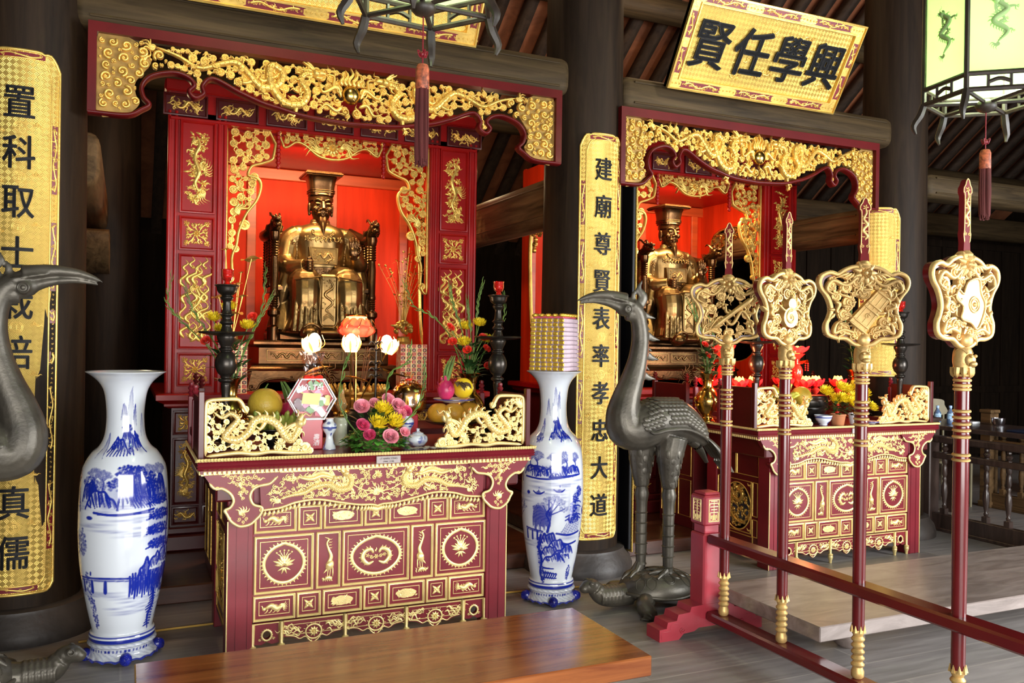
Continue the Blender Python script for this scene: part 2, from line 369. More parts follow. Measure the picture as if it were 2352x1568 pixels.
# ------------------------------------------------------------------ carved ornament
class Orn:
    """relief strokes, scrolls, clouds, dragons laid on a (u, v, d) map"""
    def __init__(s, mb, d0=0., thick=0., rng=None, h=.7, xf=None):
        s.mb = mb; s.d0 = d0; s.th = thick; s.rng = rng or random.Random(1); s.h = h; s.xf = xf
    def stroke(s, P, w, h=None, n=16, closed=False, d=0., rnd=True):
        P = catmull(P, n, closed) if n else np.asarray(P, float)
        if s.xf is not None: P = s.xf(P)
        k = len(P); w = spread_w(w, k).copy()
        T = np.gradient(P, axis=0) if not closed else np.roll(P, -1, 0)-np.roll(P, 1, 0)
        T /= np.linalg.norm(T, axis=1)[:, None]+1e-12; S = np.stack([-T[:, 1], T[:, 0]], -1)
        if rnd and not closed:
            sl = np.concatenate([[0], np.cumsum(np.linalg.norm(np.diff(P, axis=0), axis=1))])
            for e in (sl, sl[-1]-sl):
                f = np.clip(e/np.maximum(w, 1e-6), 0, 1); w = w*np.maximum(np.sqrt(1-(1-f)**2), .12)
        hh = w*s.h if h is None else h*(w/max(w.max(), 1e-9))**.7
        a = np.array([-1, -.78, -.35, 0, .35, .78, 1.]); z = np.sqrt(np.maximum(0, 1-a*a))
        if s.th: a = np.concatenate([[-1], a, [1]]); z = np.concatenate([[None], z, [None]])
        G = np.zeros((k, len(a), 3))
        for j in range(len(a)):
            G[:, j, :2] = P+S*(w*a[j])[:, None]
            G[:, j, 2] = s.d0+d+(-s.th if z[j] is None else z[j]*hh)
        s.mb.grid(G, closed, bool(s.th)); return s
    def bead(s, c, r, h=None, n=8):
        c = np.asarray([c], float)
        if s.xf is not None: c = s.xf(c)
        h = r*.8 if h is None else h; ph = np.array([PI/2, .95, .45, 0.01]); th = np.linspace(0, 2*PI, n, endpoint=False)
        G = np.stack([c[0, 0]+r*np.sin(ph)[:, None]*np.cos(th), c[0, 1]+r*np.sin(ph)[:, None]*np.sin(th), np.repeat((s.d0+h*np.cos(ph))[:, None], n, 1)], -1)
        if s.th: G = np.concatenate([G[:1]*[1, 1, 0]+[0, 0, s.d0-s.th], G])
        s.mb.grid(G, False, True); return s
    def spiral(s, c, r, ang=0., dr=1, turns=1.45, w=None, n=26):
        w = r*.17 if w is None else w
        t = np.linspace(0, 1, n); th = ang+dr*2*PI*turns*t; rad = (r-w)*(1-.86*t**.8)
        s.stroke(np.stack([c[0]+rad*np.cos(th), c[1]+rad*np.sin(th)], -1), [w, w, w*.8, w*.6], n=0, h=w*1.25)
        s.bead(c, r*.2, r*.22, 7); return s
    def disc(s, c, r, d=0., n=12):
        th = np.linspace(0, 2*PI, n, endpoint=False); P = np.stack([c[0]+r*np.cos(th), c[1]+r*np.sin(th)], -1)
        if s.xf is not None: P = s.xf(P)
        s.mb.poly(P, s.d0-s.th, s.d0+d+1e-4); return s
    def wisp(s, c, L, ang, w, bend=.35, n=14):
        """tapering S-curve: a flame, a cloud tail, a lock of mane"""
        d = arr(math.cos(ang), math.sin(ang)); p = arr(-d[1], d[0]); c = np.asarray(c, float)
        s.stroke([c, c+d*L*.3+p*L*bend*.45, c+d*L*.65-p*L*bend*.3, c+d*L+p*L*bend*.2], [w*.7, w, w*.6, w*.08], n=n); return s
    def cloud(s, c, r, ang=0., dr=1):
        c = np.asarray(c, float); d = arr(math.cos(ang), math.sin(ang)); p = arr(-d[1], d[0])*dr
        if s.th: s.disc(c, r*.9, r*.02, 10); s.disc(c-d*r*.75-p*r*.3, r*.5, r*.02, 8)
        s.spiral(c, r, ang+PI/2, dr); s.spiral(c-d*r*1.05-p*r*.4, r*.62, ang+PI/2, dr); s.spiral(c+d*r*.95-p*r*.55, r*.55, ang-PI/2, -dr)
        s.stroke([c-p*r*.8+d*r*.3, c+d*r*1.3-p*r*.95, c+d*r*2.0-p*r*.45, c+d*r*2.8-p*r*.7], [r*.22, r*.3, r*.2, r*.03], n=14); return s
    def leaf(s, c, L, ang, w, n=10):
        d = arr(math.cos(ang), math.sin(ang)); c = np.asarray(c, float)
        s.stroke([c, c+d*L*.5, c+d*L], [w*.25, w, w*.7, .05*w], n=n); return s
    def flower(s, c, r, k=6, a0=0.):
        for i in range(k): s.leaf(np.asarray(c)+.2*r*arr(math.cos(a0+i*2*PI/k), math.sin(a0+i*2*PI/k)), r*.85, a0+i*2*PI/k, r*.26)
        s.bead(c, r*.26, r*.35); return s
    def branch(s, P, w, r, k=7):
        """stem with alternate leaves and buds"""
        C = catmull(P, 30); s.stroke(P, [w, w*.8, w*.4], n=20)
        for i in range(k):
            j = int(2+(i+.5)/k*26); t = C[j+1]-C[j]; a = math.atan2(t[1], t[0])+(.9 if i % 2 else -.9)
            if i % 3 == 2: s.flower(C[j]+r*.5*arr(math.cos(a), math.sin(a)), r*.5, 5)
            else: s.leaf(C[j], r, a, r*.26)
        return s
    def fill(s, poly, r0, r1, tries=900, gap=1.0, plate=True, link=True, wisps=.25, keep=None, sw=.17):
        """pack scrolls of falling size into an outline and join neighbours with stems"""
        poly = np.asarray(poly, float); lo, hi = poly.min(0), poly.max(0); got = []
        A, B = poly, np.roll(poly, -1, 0)
        def inside(p):
            c = ((A[:, 1] > p[1]) != (B[:, 1] > p[1]))
            with np.errstate(divide='ignore', invalid='ignore'):
                x = (B[:, 0]-A[:, 0])*(p[1]-A[:, 1])/(B[:, 1]-A[:, 1])+A[:, 0]
            return bool(np.sum(c & (p[0] < x)) % 2)
        def dist(p):
            d = B-A; t = np.clip(((p-A)*d).sum(1)/((d*d).sum(1)+1e-12), 0, 1); return np.min(np.linalg.norm(p-(A+d*t[:, None]), axis=1))
        for i in range(tries):
            r = r1+(r0-r1)*(i/tries)**.6
            p = arr(s.rng.uniform(lo[0], hi[0]), s.rng.uniform(lo[1], hi[1]))
            if not inside(p) or dist(p) < r*.9: continue
            if keep is not None and not keep(p, r): continue
            if any((p[0]-q[0])**2+(p[1]-q[1])**2 < (gap*(r+q[2])*.98)**2 for q in got): continue
            got.append((p[0], p[1], r))
        for i, (x, y, r) in enumerate(got):
            if plate: s.disc((x, y), r*.96, 0, 10)
            s.spiral((x, y), r, s.rng.uniform(0, 6.28), s.rng.choice((-1, 1)), w=r*sw)
            if link:
                near = sorted(((x-q[0])**2+(y-q[1])**2, j) for j, q in enumerate(got) if j != i)[:2]
                for dd, j in near:
                    q = got[j]; a, b = arr(x, y), arr(q[0], q[1]); L = math.sqrt(dd)
                    if L < 3.2*(r+q[2]):
                        pp = arr(-(b-a)[1], (b-a)[0])/L; k = s.rng.uniform(-.2, .2)*L
                        s.stroke([a+(b-a)*r*.7/L, (a+b)/2+pp*k, b-(b-a)*q[2]*.7/L], [min(r, q[2])*.28, min(r, q[2])*.2, min(r, q[2])*.28], n=7)
            if s.rng.random() < wisps: s.wisp((x, y), r*2.3, s.rng.uniform(0, 6.28), r*.22)
        return got
    def dragon(s, path, w, up=1, head=True, legs=(.25, .42, .62, .8), scales=True, k=1.):
        """path runs tail to head; up=+1 puts the crest on the left of the path"""
        C = catmull(path, 60); n = 60; W = spread_w([w*.25, w*.6, w*.9, w, w*1.05, w*.9, w*.75], n)
        T = np.gradient(C, axis=0); T /= np.linalg.norm(T, axis=1)[:, None]; S = np.stack([-T[:, 1], T[:, 0]], -1)*up
        s.stroke(C, W, n=0, d=0, h=w*.9)
        s.stroke(C-S*(W*.55)[:, None], W*.34, n=0, h=w*.75)
        for i in range(4, 57, 2):
            s.stroke([C[i]+S[i]*W[i]*.8, C[i]+S[i]*W[i]*1.5-T[i]*W[i]*.2, C[i]+S[i]*W[i]*2.1-T[i]*W[i]*1.0], [W[i]*.34, W[i]*.26, W[i]*.03], n=6)
        if scales:
            sv = s.d0
            for i in range(4, 58, 1):
                for o in ((-.4, .12, .6) if i % 2 else (-.66, -.14, .36)):
                    s.d0 = sv+w*.86*math.sqrt(1-o*o)*(W[i]/(w*1.05))**.7; s.bead(C[i]+S[i]*W[i]*o, W[i]*.25, W[i]*.26, 6)
            s.d0 = sv
        for q, f in enumerate(legs):
            i = int(f*59); sd = -1 if q % 2 else 1; b = C[i]-S[i]*W[i]*.3*sd*-1
            k1 = b-S[i]*W[i]*1.7+T[i]*W[i]*(.9 if sd > 0 else -.5); k2 = k1-S[i]*W[i]*1.2-T[i]*W[i]*.8
            s.stroke([b, k1, k2], [W[i]*.6, W[i]*.45, W[i]*.3], n=10)
            a = math.atan2(*(k2-k1)[::-1])
            for e in (-.9, -.3, .3, .9): s.wisp(k2, W[i]*1.2, a+e, W[i]*.16, .2*(1 if e > 0 else -1), 6)
            s.wisp(k1, W[i]*2.6, math.atan2(*(-T[i])[::-1])+.3*up, W[i]*.28)
        a0 = math.atan2(*(-T[0])[::-1])
        for e in (-.5, -.15, .2, .55): s.wisp(C[0], w*3.2, a0+e, w*.28, .4)
        if head:
            h = C[-1]; t = T[-1]; u = S[-1]; a = math.atan2(t[1], t[0]); sg = up
            def at(x, y): return h+t*w*x*1.0+u*w*y
            s.bead(at(.6, .25), w*1.15, w*1.2); s.stroke([at(.5, .4), at(1.8, .55), at(2.7, .5), at(3.1, .9)], [w*.9, w*.75, w*.55, w*.3], n=12)
            s.stroke([at(.4, -.5), at(1.5, -.75), at(2.4, -.55)], [w*.6, w*.45, w*.2], n=10)
            s.bead(at(1.2, .85), w*.35, w*1.5); s.bead(at(2.75, .8), w*.36, w*.8)
            for o in (0, .5): s.stroke([at(.4+o*.4, .9), at(-.8, 1.9+o), at(-2.2, 2.6+o*1.4), at(-2.9, 3.4+o*1.6)], [w*.3, w*.28, w*.2, w*.03], n=14)
            for i in range(7):
                e = PI+(-1.25+i*.36)*sg; s.wisp(at(-.2, .1), w*(3.0+.5*(i % 2)), a+e, w*.32, .3*(1 if i % 2 else -1))
            s.wisp(at(2.6, .1), w*2.6, a-.9*sg, w*.13, .5); s.wisp(at(2.4, .6), w*2.4, a+1.0*sg, w*.13, .5)
        return s

def mirror_u(c): return lambda P: np.stack([2*c-P[:, 0], P[:, 1]], -1)

# ------------------------------------------------------------------ lettering
def text_tris(body, size, off=0., depth=.004, align='CENTER', shear=0.):
    cu = bpy.data.curves.new('t', 'FONT'); cu.body = body; cu.size = size; cu.align_x = align; cu.align_y = 'CENTER'; cu.offset = off; cu.extrude = depth; cu.shear = shear; cu.resolution_u = 4
    o = bpy.data.objects.new('t', cu); COL.objects.link(o); dg = bpy.context.evaluated_depsgraph_get(); me = o.evaluated_get(dg).to_mesh()
    me.calc_loop_triangles()
    V = np.zeros(len(me.vertices)*3, np.float32); me.vertices.foreach_get('co', V); V = V.reshape(-1, 3).astype(float)
    T = np.zeros(len(me.loop_triangles)*3, np.int32); me.loop_triangles.foreach_get('vertices', T); T = T.reshape(-1, 3)
    o.evaluated_get(dg).to_mesh_clear(); bpy.data.objects.remove(o); bpy.data.curves.remove(cu)
    return V, T
def glyph(mb, ch, c, size, d, bold=.0, sx=1., depth=.004, shear=0.):
    if bold:  # a broad brush: the same strokes laid again, a hair to each side
        for a, b in ((1, .4), (-1, -.4), (.4, -1), (-.4, 1)): glyph(mb, ch, (c[0]+a*bold, c[1]+b*bold), size, d, 0, sx, depth, shear)
        return
    V, T = text_tris(ch, size, 0, depth, shear=shear)
    if len(V) == 0: return
    m = (V.max(0)+V.min(0))/2; V[:, :2] -= m[:2]; V[:, 0] *= sx
    for _ in range(3):  # finer triangles, so that the letters follow a bent board
        e = lambda i, j: (V[T[:, i]]+V[T[:, j]])/2
        n = len(V); k = len(T); V = np.vstack([V, e(0, 1), e(1, 2), e(2, 0)]); i = np.arange(k)
        a, b, c2 = n+i, n+k+i, n+2*k+i
        T = np.vstack([np.c_[T[:, 0], a, c2], np.c_[a, T[:, 1], b], np.c_[c2, b, T[:, 2]], np.c_[a, b, c2]])
    mb.add(V+arr(c[0], c[1], d), None, T)
# ------------------------------------------------------------------ floor, walls, roof
def build_shell():
    m = bpy.data.materials.new('grey_brown_floor_planks'); m.use_nodes = True; nt = m.node_tree; N = nt.nodes; L = nt.links; b = N['Principled BSDF']
    tc = N.new('ShaderNodeTexCoord'); br = N.new('ShaderNodeTexBrick'); L.new(tc.outputs['Object'], br.inputs[0])
    br.inputs['Color1'].default_value = (.30, .275, .26, 1); br.inputs['Color2'].default_value = (.21, .19, .178, 1); br.inputs['Mortar'].default_value = (.34, .31, .28, 1)
    br.inputs['Scale'].default_value = 1; br.inputs['Mortar Size'].default_value = .005; br.inputs['Brick Width'].default_value = 2.3; br.inputs['Row Height'].default_value = .23
    mp = N.new('ShaderNodeMapping'); mp.inputs['Scale'].default_value = (.8, 8, 1); L.new(tc.outputs['Object'], mp.inputs[0])
    nz = N.new('ShaderNodeTexNoise'); nz.inputs['Scale'].default_value = 3; nz.inputs['Detail'].default_value = 8; L.new(mp.outputs[0], nz.inputs[0])
    mx = N.new('ShaderNodeMix'); mx.data_type = 'RGBA'; mx.blend_type = 'OVERLAY'; mx.inputs['Factor'].default_value = .5
    L.new(br.outputs['Color'], mx.inputs['A']); L.new(nz.outputs['Fac'], mx.inputs['B']); L.new(mx.outputs['Result'], b.inputs['Base Color'])
    rr = N.new('ShaderNodeMapRange'); rr.inputs[3].default_value = .28; rr.inputs[4].default_value = .55; L.new(nz.outputs['Fac'], rr.inputs[0]); L.new(rr.outputs[0], b.inputs['Roughness'])
    bp = N.new('ShaderNodeBump'); bp.inputs['Strength'].default_value = .12; bp.inputs['Distance'].default_value = .01; L.new(nz.outputs['Fac'], bp.inputs['Height']); L.new(bp.outputs[0], b.inputs['Normal'])
    def st(name, mb, mm, ang=30): return tag(mb.build(name, mm, None, ang=ang), kind='structure')
    st('floor', MB().box(-6, 14, -4, 10.6, -.2, 0), m)
    mb = MB(); mb.box(-.05, 2.85, 5.5, 10.5, .001, .11, .008); mb.box(3.1, 5.85, 5.5, 10.5, .001, .11, .008)
    st('trim_1', mb, M['dais'])
    st('wall_back', MB().box(-6, 14, 10.5, 10.7, 0, 4.2), M['backwall'])
    st('wall_left', MB().box(-6.2, -6, -4, 10.7, 0, 6), M['backwall'])
    w = MB(); w.box(13, 13.2, -4, 10.7, 0, 6); st('wall_right', w, M['backwall'])
    # roof: tiles on rafters falling to the back, boarded ceiling over the front aisle
    t = MB(); A = np.array([[(-6, 5.2, 6.9), (14, 5.2, 6.9)], [(-6, 10.7, 2.78), (14, 10.7, 2.78)]]); t.grid(A); t.grid(A[::-1]+arr(0, .05, .08)); st('ceiling', t, M['tile'])
    r = MB(); dirn = arr(0, 5.5, -4.12); dirn /= np.linalg.norm(dirn)
    for i in range(52):
        x = -3+i*.3; a = arr(x, 5.3, 6.72); b2 = a+dirn*6.6
        r.grid(np.array([[a+arr(sx*.055, 0, sz) for sx, sz in ((-1, -.07), (1, -.07), (1, .05), (-1, .05))], [b2+arr(sx*.055, 0, sz) for sx, sz in ((-1, -.07), (1, -.07), (1, .05), (-1, .05))]]), False, True)
    tag(r.build('ceiling_rafters', M['rafter'], None, ang=0), kind='structure')
    p = MB()
    for y, z in ((6.1, 6.0), (7.4, 5.0), (8.7, 4.02)): p.tube([(-6, y, z), (14, y, z)], .13, 12)
    tag(p.build('ceiling_purlins', M['beam'], None), kind='structure')
    c = MB(); A = np.array([[(-6, 5.25, 6.9), (14, 5.25, 6.9)], [(-6, -1.5, 3.9), (14, -1.5, 3.9)]]); c.grid(A[::-1]); c.grid(A+arr(0, 0, .08)); tag(c.build('ceiling_front', M['darkwood'], None, ang=0), kind='structure')
build_shell()

# ------------------------------------------------------------------ columns, beams
def wooden_column(x, y, r, h, label, group='round timber columns', base=True):
    t = thing('timber_column', label, 'column', (x, y, 0), group=group)
    s = MB(); s.lathe([(r*1.02, .17), (r*1.04, .9), (r*1.03, 2), (r*.96, h)], 48, m=30); s.build('shaft', M['column'], t, world=False)
    if base:
        s = MB(); s.lathe([(r*1.42, 0), (r*1.42, .05), (r*1.40, .06), (r*1.36, .10), (r*1.22, .145), (r*1.20, .165), (r*1.1, .175), (r*1.0, .176)], 48)
        s.build('base_stone', M['stone'], t, world=False)
    return t
colL = wooden_column(-.50, 5.40, .285, 5.6, 'dark timber column at the far left, behind the left crane', None)
colM = wooden_column(2.975, 5.42, .275, 5.6, 'dark timber column between the two shrines, behind the right crane', None)
colR = wooden_column(6.08, 5.47, .262, 5.6, 'dark timber column to the right of the second altar', None)
wooden_column(-.16, 8.5, .27, 4.1, 'dim brown column deep in shade left of the left shrine', None)
wooden_column(2.97, 8.9, .27, 3.9, 'shaded column behind the gap between the two shrines', None)
wooden_column(9.1, 5.45, .29, 5.4, 'far right dark column behind the hexagonal lantern', None)

def lintel(x0, x1, y, zc, hz, label, name='lintel_beam', m=None, along='x', r=.13):
    t = thing(name, label, 'beam', ((x0+x1)/2, y, zc) if along == 'x' else (y, (x0+x1)/2, zc))
    s = MB(); n = 20; th = np.linspace(0, 2*PI, n, endpoint=False); ex = lambda v: np.sign(v)*np.abs(v)**.55
    G = []
    L = np.array([x0, x0+.012, x0+.05, x1-.05, x1-.012, x1]); k = np.array([.82, .92, 1, 1, .92, .82])
    for l, f in zip(L, k):
        a, b = r*f*ex(np.cos(th)), hz/2*f*ex(np.sin(th))
        G.append(np.stack([np.full(n, l), y+a, zc+b], -1) if along == 'x' else np.stack([y+a, np.full(n, l), zc+b], -1))
    s.grid(np.array(G), False, True); s.ring_cap(G[0], True); s.ring_cap(G[-1])
    s.build('beam', m or M['beam'], t)
    # run-out mouldings
    g = MB()
    for dz in (-.28, .30):
        q = hz*dz
        if along == 'x': g.tube([(x0+.08, y-r*.99, zc+q), (x1-.08, y-r*.99, zc+q)], .008, 6)
        else: g.tube([(y-r*.99, x0+.08, zc+q), (y-r*.99, x1-.08, zc+q)], .008, 6)
    g.build('bead_moulding', m or M['beam'], t)
    return t
lintel(-.28, 2.76, 5.36, 3.425, .27, 'heavy brown lintel beam above the left carved valance')
lintel(3.20, 5.80, 5.36, 3.385, .25, 'heavy brown lintel beam above the second carved valance')
lintel(6.28, 9.0, 5.4, 3.0, .22, 'brown beam running right from the right-hand column')
lintel(6.0, 13, 8.2, 3.25, .3, 'high horizontal beam in the dark far right of the hall')
lintel(5.62, 8.8, 2.97, 2.66, .37, 'tie beam slanting back from the middle column', 'tie_beam', M['beam_y'], 'y', .12)
lintel(5.65, 8.8, 6.03, 2.68, .30, 'tie beam slanting back from the right column', 'tie_beam', M['beam_y'], 'y', .12)
lintel(5.75, 8.3, -.27, 2.66, .34, 'tie beam slanting back from the far left column', 'tie_beam', M['beam_y'], 'y', .12)
def bracket_block(x, y, z, label):
    t = thing('beam_bracket', label, 'bracket', (x, y, z)); s = MB()
    s.tf = lambda P: np.stack([x+P[:, 2], y+P[:, 0], z+P[:, 1]], -1)
    s.poly(catmull([(-.45, .12), (.1, .12), (.45, .1), (.42, -.02), (.2, -.08), (.05, -.2), (-.25, -.16), (-.45, -.02)], 40, True), -.09, .09); s.build('bracket', M['beam_y'], t)
bracket_block(2.97, 8.3, 2.36, 'carved bracket under the middle tie beam')
bracket_block(-.22, 8.0, 2.32, 'carved bracket under the left tie beam')

# ------------------------------------------------------------------ couplet boards on the columns
def couplet(x, y, w, z0, z1, chars, zs, size, label, R=.31, seed=1, faint=False):
    t = thing('couplet_board', label, 'couplet board', (x, y, z0)); h = z1-z0; rc = .085; rng = random.Random(seed)
    tf = curved((x, y, z0), R)
    us = np.linspace(-w/2, w/2, 25)
    e = np.abs(us)/(w/2); top = h-rc*np.clip((e-.62)/.38, 0, 1)**2.2-.012*np.clip(1-np.abs(e-.6)/.12, 0, 1); bot = rc*.5*np.clip((e-.75)/.25, 0, 1)**2.5
    vs = np.linspace(0, 1, 70)
    G = np.stack([np.repeat(us[:, None], 70, 1), bot[:, None]+(top-bot)[:, None]*vs, np.zeros((25, 70))], -1)
    b = MB(); b.tf = tf; b.grid(G); b.grid(G[::-1]-arr(0, 0, .022))
    ring = np.concatenate([G[:, 0], G[-1, 1:], G[::-1, -1][1:], G[0, ::-1][1:-1]]); b.grid(np.stack([ring, ring-arr(0, 0, .022)], 1), True)
    f = b; b.mi = 2; o = Orn(f, .0, .022, rng)
    o.stroke(ring[:, :2], .007, n=0, closed=True)
    c = arr(0, h/2); mgn = .042; k = (ring[:, :2]-c)*arr((w/2-mgn)/(w/2), (h/2-mgn)/(h/2))+c
    o.th = 0; o.stroke(k, .0045, n=0, closed=True)
    # red cartouches with gilt sprigs in the border
    o = Orn(b, .002, 0, rng, .6)
    def cart(u0, v0, u1, v1):
        n = 9; b.mi = 1; G = np.array([[(u, v, .0015) for v in np.linspace(v0, v1, n)] for u in np.linspace(u0, u1, n)]); b.grid(G); b.mi = 2
        if v1-v0 > u1-u0:
            k = max(2, int((v1-v0)/.05)); um = (u0+u1)/2; a = (u1-u0)*.3
            o.stroke([(um+a*math.sin(i*1.6), v0+(v1-v0)*(i+.3)/(k+.6)) for i in range(k+1)], .0045, n=k*8)
            for i in range(k): o.spiral((um+(a if i % 2 else -a)*.6, v0+(v1-v0)*(i+.6)/k), .011, rng.uniform(0, 6), 1, 1.2, n=14); o.wisp((um, v0+(v1-v0)*(i+.5)/k), .025, rng.uniform(0, 6.3), .004, n=7)
        else:
            k = max(2, int((u1-u0)/.05)); vm = (v0+v1)/2; a = (v1-v0)*.28
            o.stroke([(u0+(u1-u0)*(i+.3)/(k+.6), vm+a*math.sin(i*1.6)) for i in range(k+1)], .0045, n=k*8)
            for i in range(k): o.spiral((u0+(u1-u0)*(i+.6)/k, vm+(a if i % 2 else -a)*.6), .011, rng.uniform(0, 6), 1, 1.2, n=14)
    for sx in (-1, 1):
        u0, u1 = sorted((sx*(w/2-.009), sx*(w/2-.036)))
        v = .22
        while v < h-.3:
            L = rng.choice((.07, .36, .30)); cart(u0, v, u1, min(v+L, h-.14)); v += L+rng.choice((.10, .15))
    cart(-w*.3, h-.040, w*.3, h-.012); cart(-w*.3, .012, w*.3, .040)
    # scroll work on the plain stretches of the border
    for sx in (-1, 1):
        for i in range(int(h/.026)):
            v = .08+i*.026
            if v < h-.09: o.spiral((sx*(w/2-.0225), v), .0085, rng.uniform(0, 6), rng.choice((1, -1)), 1.1, n=10)
    o = Orn(b, .001, 0, rng, .5)
    for i in range(len(zs)-1):
        v = (zs[i]+zs[i+1])/2-z0
        for rr in (.030, .024): o.stroke([(rr*math.cos(a), v+rr*math.sin(a)) for a in np.linspace(0, 2*PI, 20, endpoint=False)], .0018, n=0, closed=True)
        for q in (-.012, 0, .012): o.stroke([(-.016, v+q), (.016, v+q)], .002, n=6)
        o.stroke([(0, v-.018), (0, v+.018)], .002, n=6)
        for sx in (-1, 1): o.cloud((sx*.085, v+.02*sx), .014, 0 if sx > 0 else PI, sx)
    b.build('board', [M['gold_weave'], M['lacquer'], M['gold']], t)
    for ch, z in zip(chars, zs):
        g = MB(); g.tf = tf; glyph(g, ch, (0, z-z0), size, .004, size*.012, .84, .003); g.build('character', M['ink'], t, ang=0)
    return t
couplet(2.975, 5.125, .335, .255, 3.03, '建廟尊賢表率孝忠大道', np.linspace(2.79, .49, 10), .165, 'gold couplet board of black characters on the middle column', .30, 3)
couplet(-.515, 5.10, .385, .25, 3.07, '置科取士栽培禮義真儒', np.linspace(2.80, .47, 10), .185, 'gold couplet board of black characters on the far left column, behind a crane', .31, 5)
couplet(5.735, 5.28, .335, 1.36, 2.76, '', np.linspace(2.6, 1.5, 6), .19, 'farthest gold couplet board, on the right column, partly hidden behind a ceremonial pole', .30, 8).rotation_euler = (0, 0, -.55)
def edge_board():
    t = thing('couplet_board', 'black-backed board seen edge-on at the right side of the middle column', 'couplet board', (3.30, 5.3, .1))
    MB().box(3.262, 3.285, 5.20, 5.52, .14, 2.95, .004).build('back', M['ink'], t)
    MB().box(3.285, 3.297, 5.19, 5.53, .12, 2.97, .004).build('board', M['gold_weave'], t)
    s = MB(); s.tf = plane((3.291, 5.19, .12), (1, 0, 0), (0, 0, 1), (0, -1, 0)); o = Orn(s, 0, 0, random.Random(3), .6)
    for i in range(140): o.spiral((0, .02+i*.02), .0055, i, 1, 1.1, n=8)
    s.build('edge_carving', M['gold'], t)
edge_board()

# ------------------------------------------------------------------ name boards above the lintels
def sign(x0, x1, yb, zb, H, tilt, text, size, label, seed, us=None):
    t = thing('name_board', label, 'sign', ((x0+x1)/2, yb, zb)); W = x1-x0; rng = random.Random(seed)
    V = arr(0, -math.sin(tilt), math.cos(tilt)); D = arr(0, -math.cos(tilt), -math.sin(tilt))
    tf = plane((x0, yb, zb), (1, 0, 0), V, D)
    b = MB(); b.tf = tf; b.poly([(0, 0), (W, 0), (W, H), (0, H)], -.045, -.012)
    f = MB(); f.tf = tf; f.moulding(0, 0, W, H, [(0, -.045), (0, .012), (.012, .016), (.014, .004), (.068, .004), (.070, .012), (.080, .012), (.083, -.012)])
    r = MB(); r.tf = tf; r.mi = 1; s = f; s.mi = 0; o = Orn(s, .006, 0, rng, .6); r = f
    def cart(u0, v0, u1, v1):
        hz = u1-u0 > v1-v0; e = .01; f.mi = 1
        r.poly(catmull([(u0+e, v0), (u1-e, v0), (u1, v0+e), (u1, v1-e), (u1-e, v1), (u0+e, v1), (u0, v1-e), (u0, v0+e)], 32, True), .003, .0055); f.mi = 0
        L = max(u1-u0, v1-v0); k = max(3, int(L/.055)); pts = []
        for i in range(k+1):
            q = L*(.06+.88*i/k); a = .014*math.sin(i*1.7); pts.append((u0+q, (v0+v1)/2+a) if hz else ((u0+u1)/2+a, v0+q))
        o.stroke(pts, [.007, .006, .007], n=k*7)
        for i in range(k):
            p = (arr(*pts[i])+arr(*pts[i+1]))/2; o.spiral(p+arr(rng.uniform(-.008, .008), rng.uniform(-.008, .008)), .014, rng.uniform(0, 6), rng.choice((1, -1)), 1.2, n=14)
            for q in range(2): o.wisp(p, .03, rng.uniform(0, 6.3), .005, n=7)
    nx = max(2, int(W/.42))
    for i in range(nx):
        a = .05+(W-.1)*(i+.12)/nx; b2 = .05+(W-.1)*(i+.80)/nx
        cart(a, .018, b2, .064); cart(a, H-.064, b2, H-.018)
    for i in range(2):
        a = .09+(H-.18)*(i+.10)/2; b2 = .09+(H-.18)*(i+.82)/2
        cart(.018, a, .064, b2); cart(W-.064, a, W-.018, b2)
    for i in range(int(W/.03)):
        for v in (.041, H-.041): o.spiral((.03+i*.03, v), .010, rng.uniform(0, 6), 1, 1.2, n=10)
    f.build('frame', [M['gold'], M['lacquer']], t)
    g = b; g.mi = 1; o = Orn(g, -.011, 0, rng, .5)
    for i in range(int(W*10)): o.cloud((rng.uniform(.15, W-.15), rng.uniform(.12, H-.12)), rng.uniform(.018, .03), rng.uniform(-.5, .5)+rng.choice((0, PI)), rng.choice((1, -1)))
    b.build('board', [M['gold_weave'], M['gold']], t)
    if us is None: us = [(i+.5)/len(text) for i in range(len(text))] if text else []
    for ch, u in zip(text, us):
        c = MB(); c.tf = tf; glyph(c, ch, (u*W, H*.5), size, .002, size*.016, .92, .004, .05); c.build('character', M['ink'], t, ang=0)
    return t
sign(3.50, 5.06, 5.16, 3.43, .67, .535, '賢任學興', .355, 'gold name board with four black characters, leaning out over the second lintel', 2, (.165, .395, .62, .835))
sign(.02, 2.03, 5.16, 3.49, .72, .535, '', .36, 'gold name board cut off by the top of the photo, above the left lintel', 7)

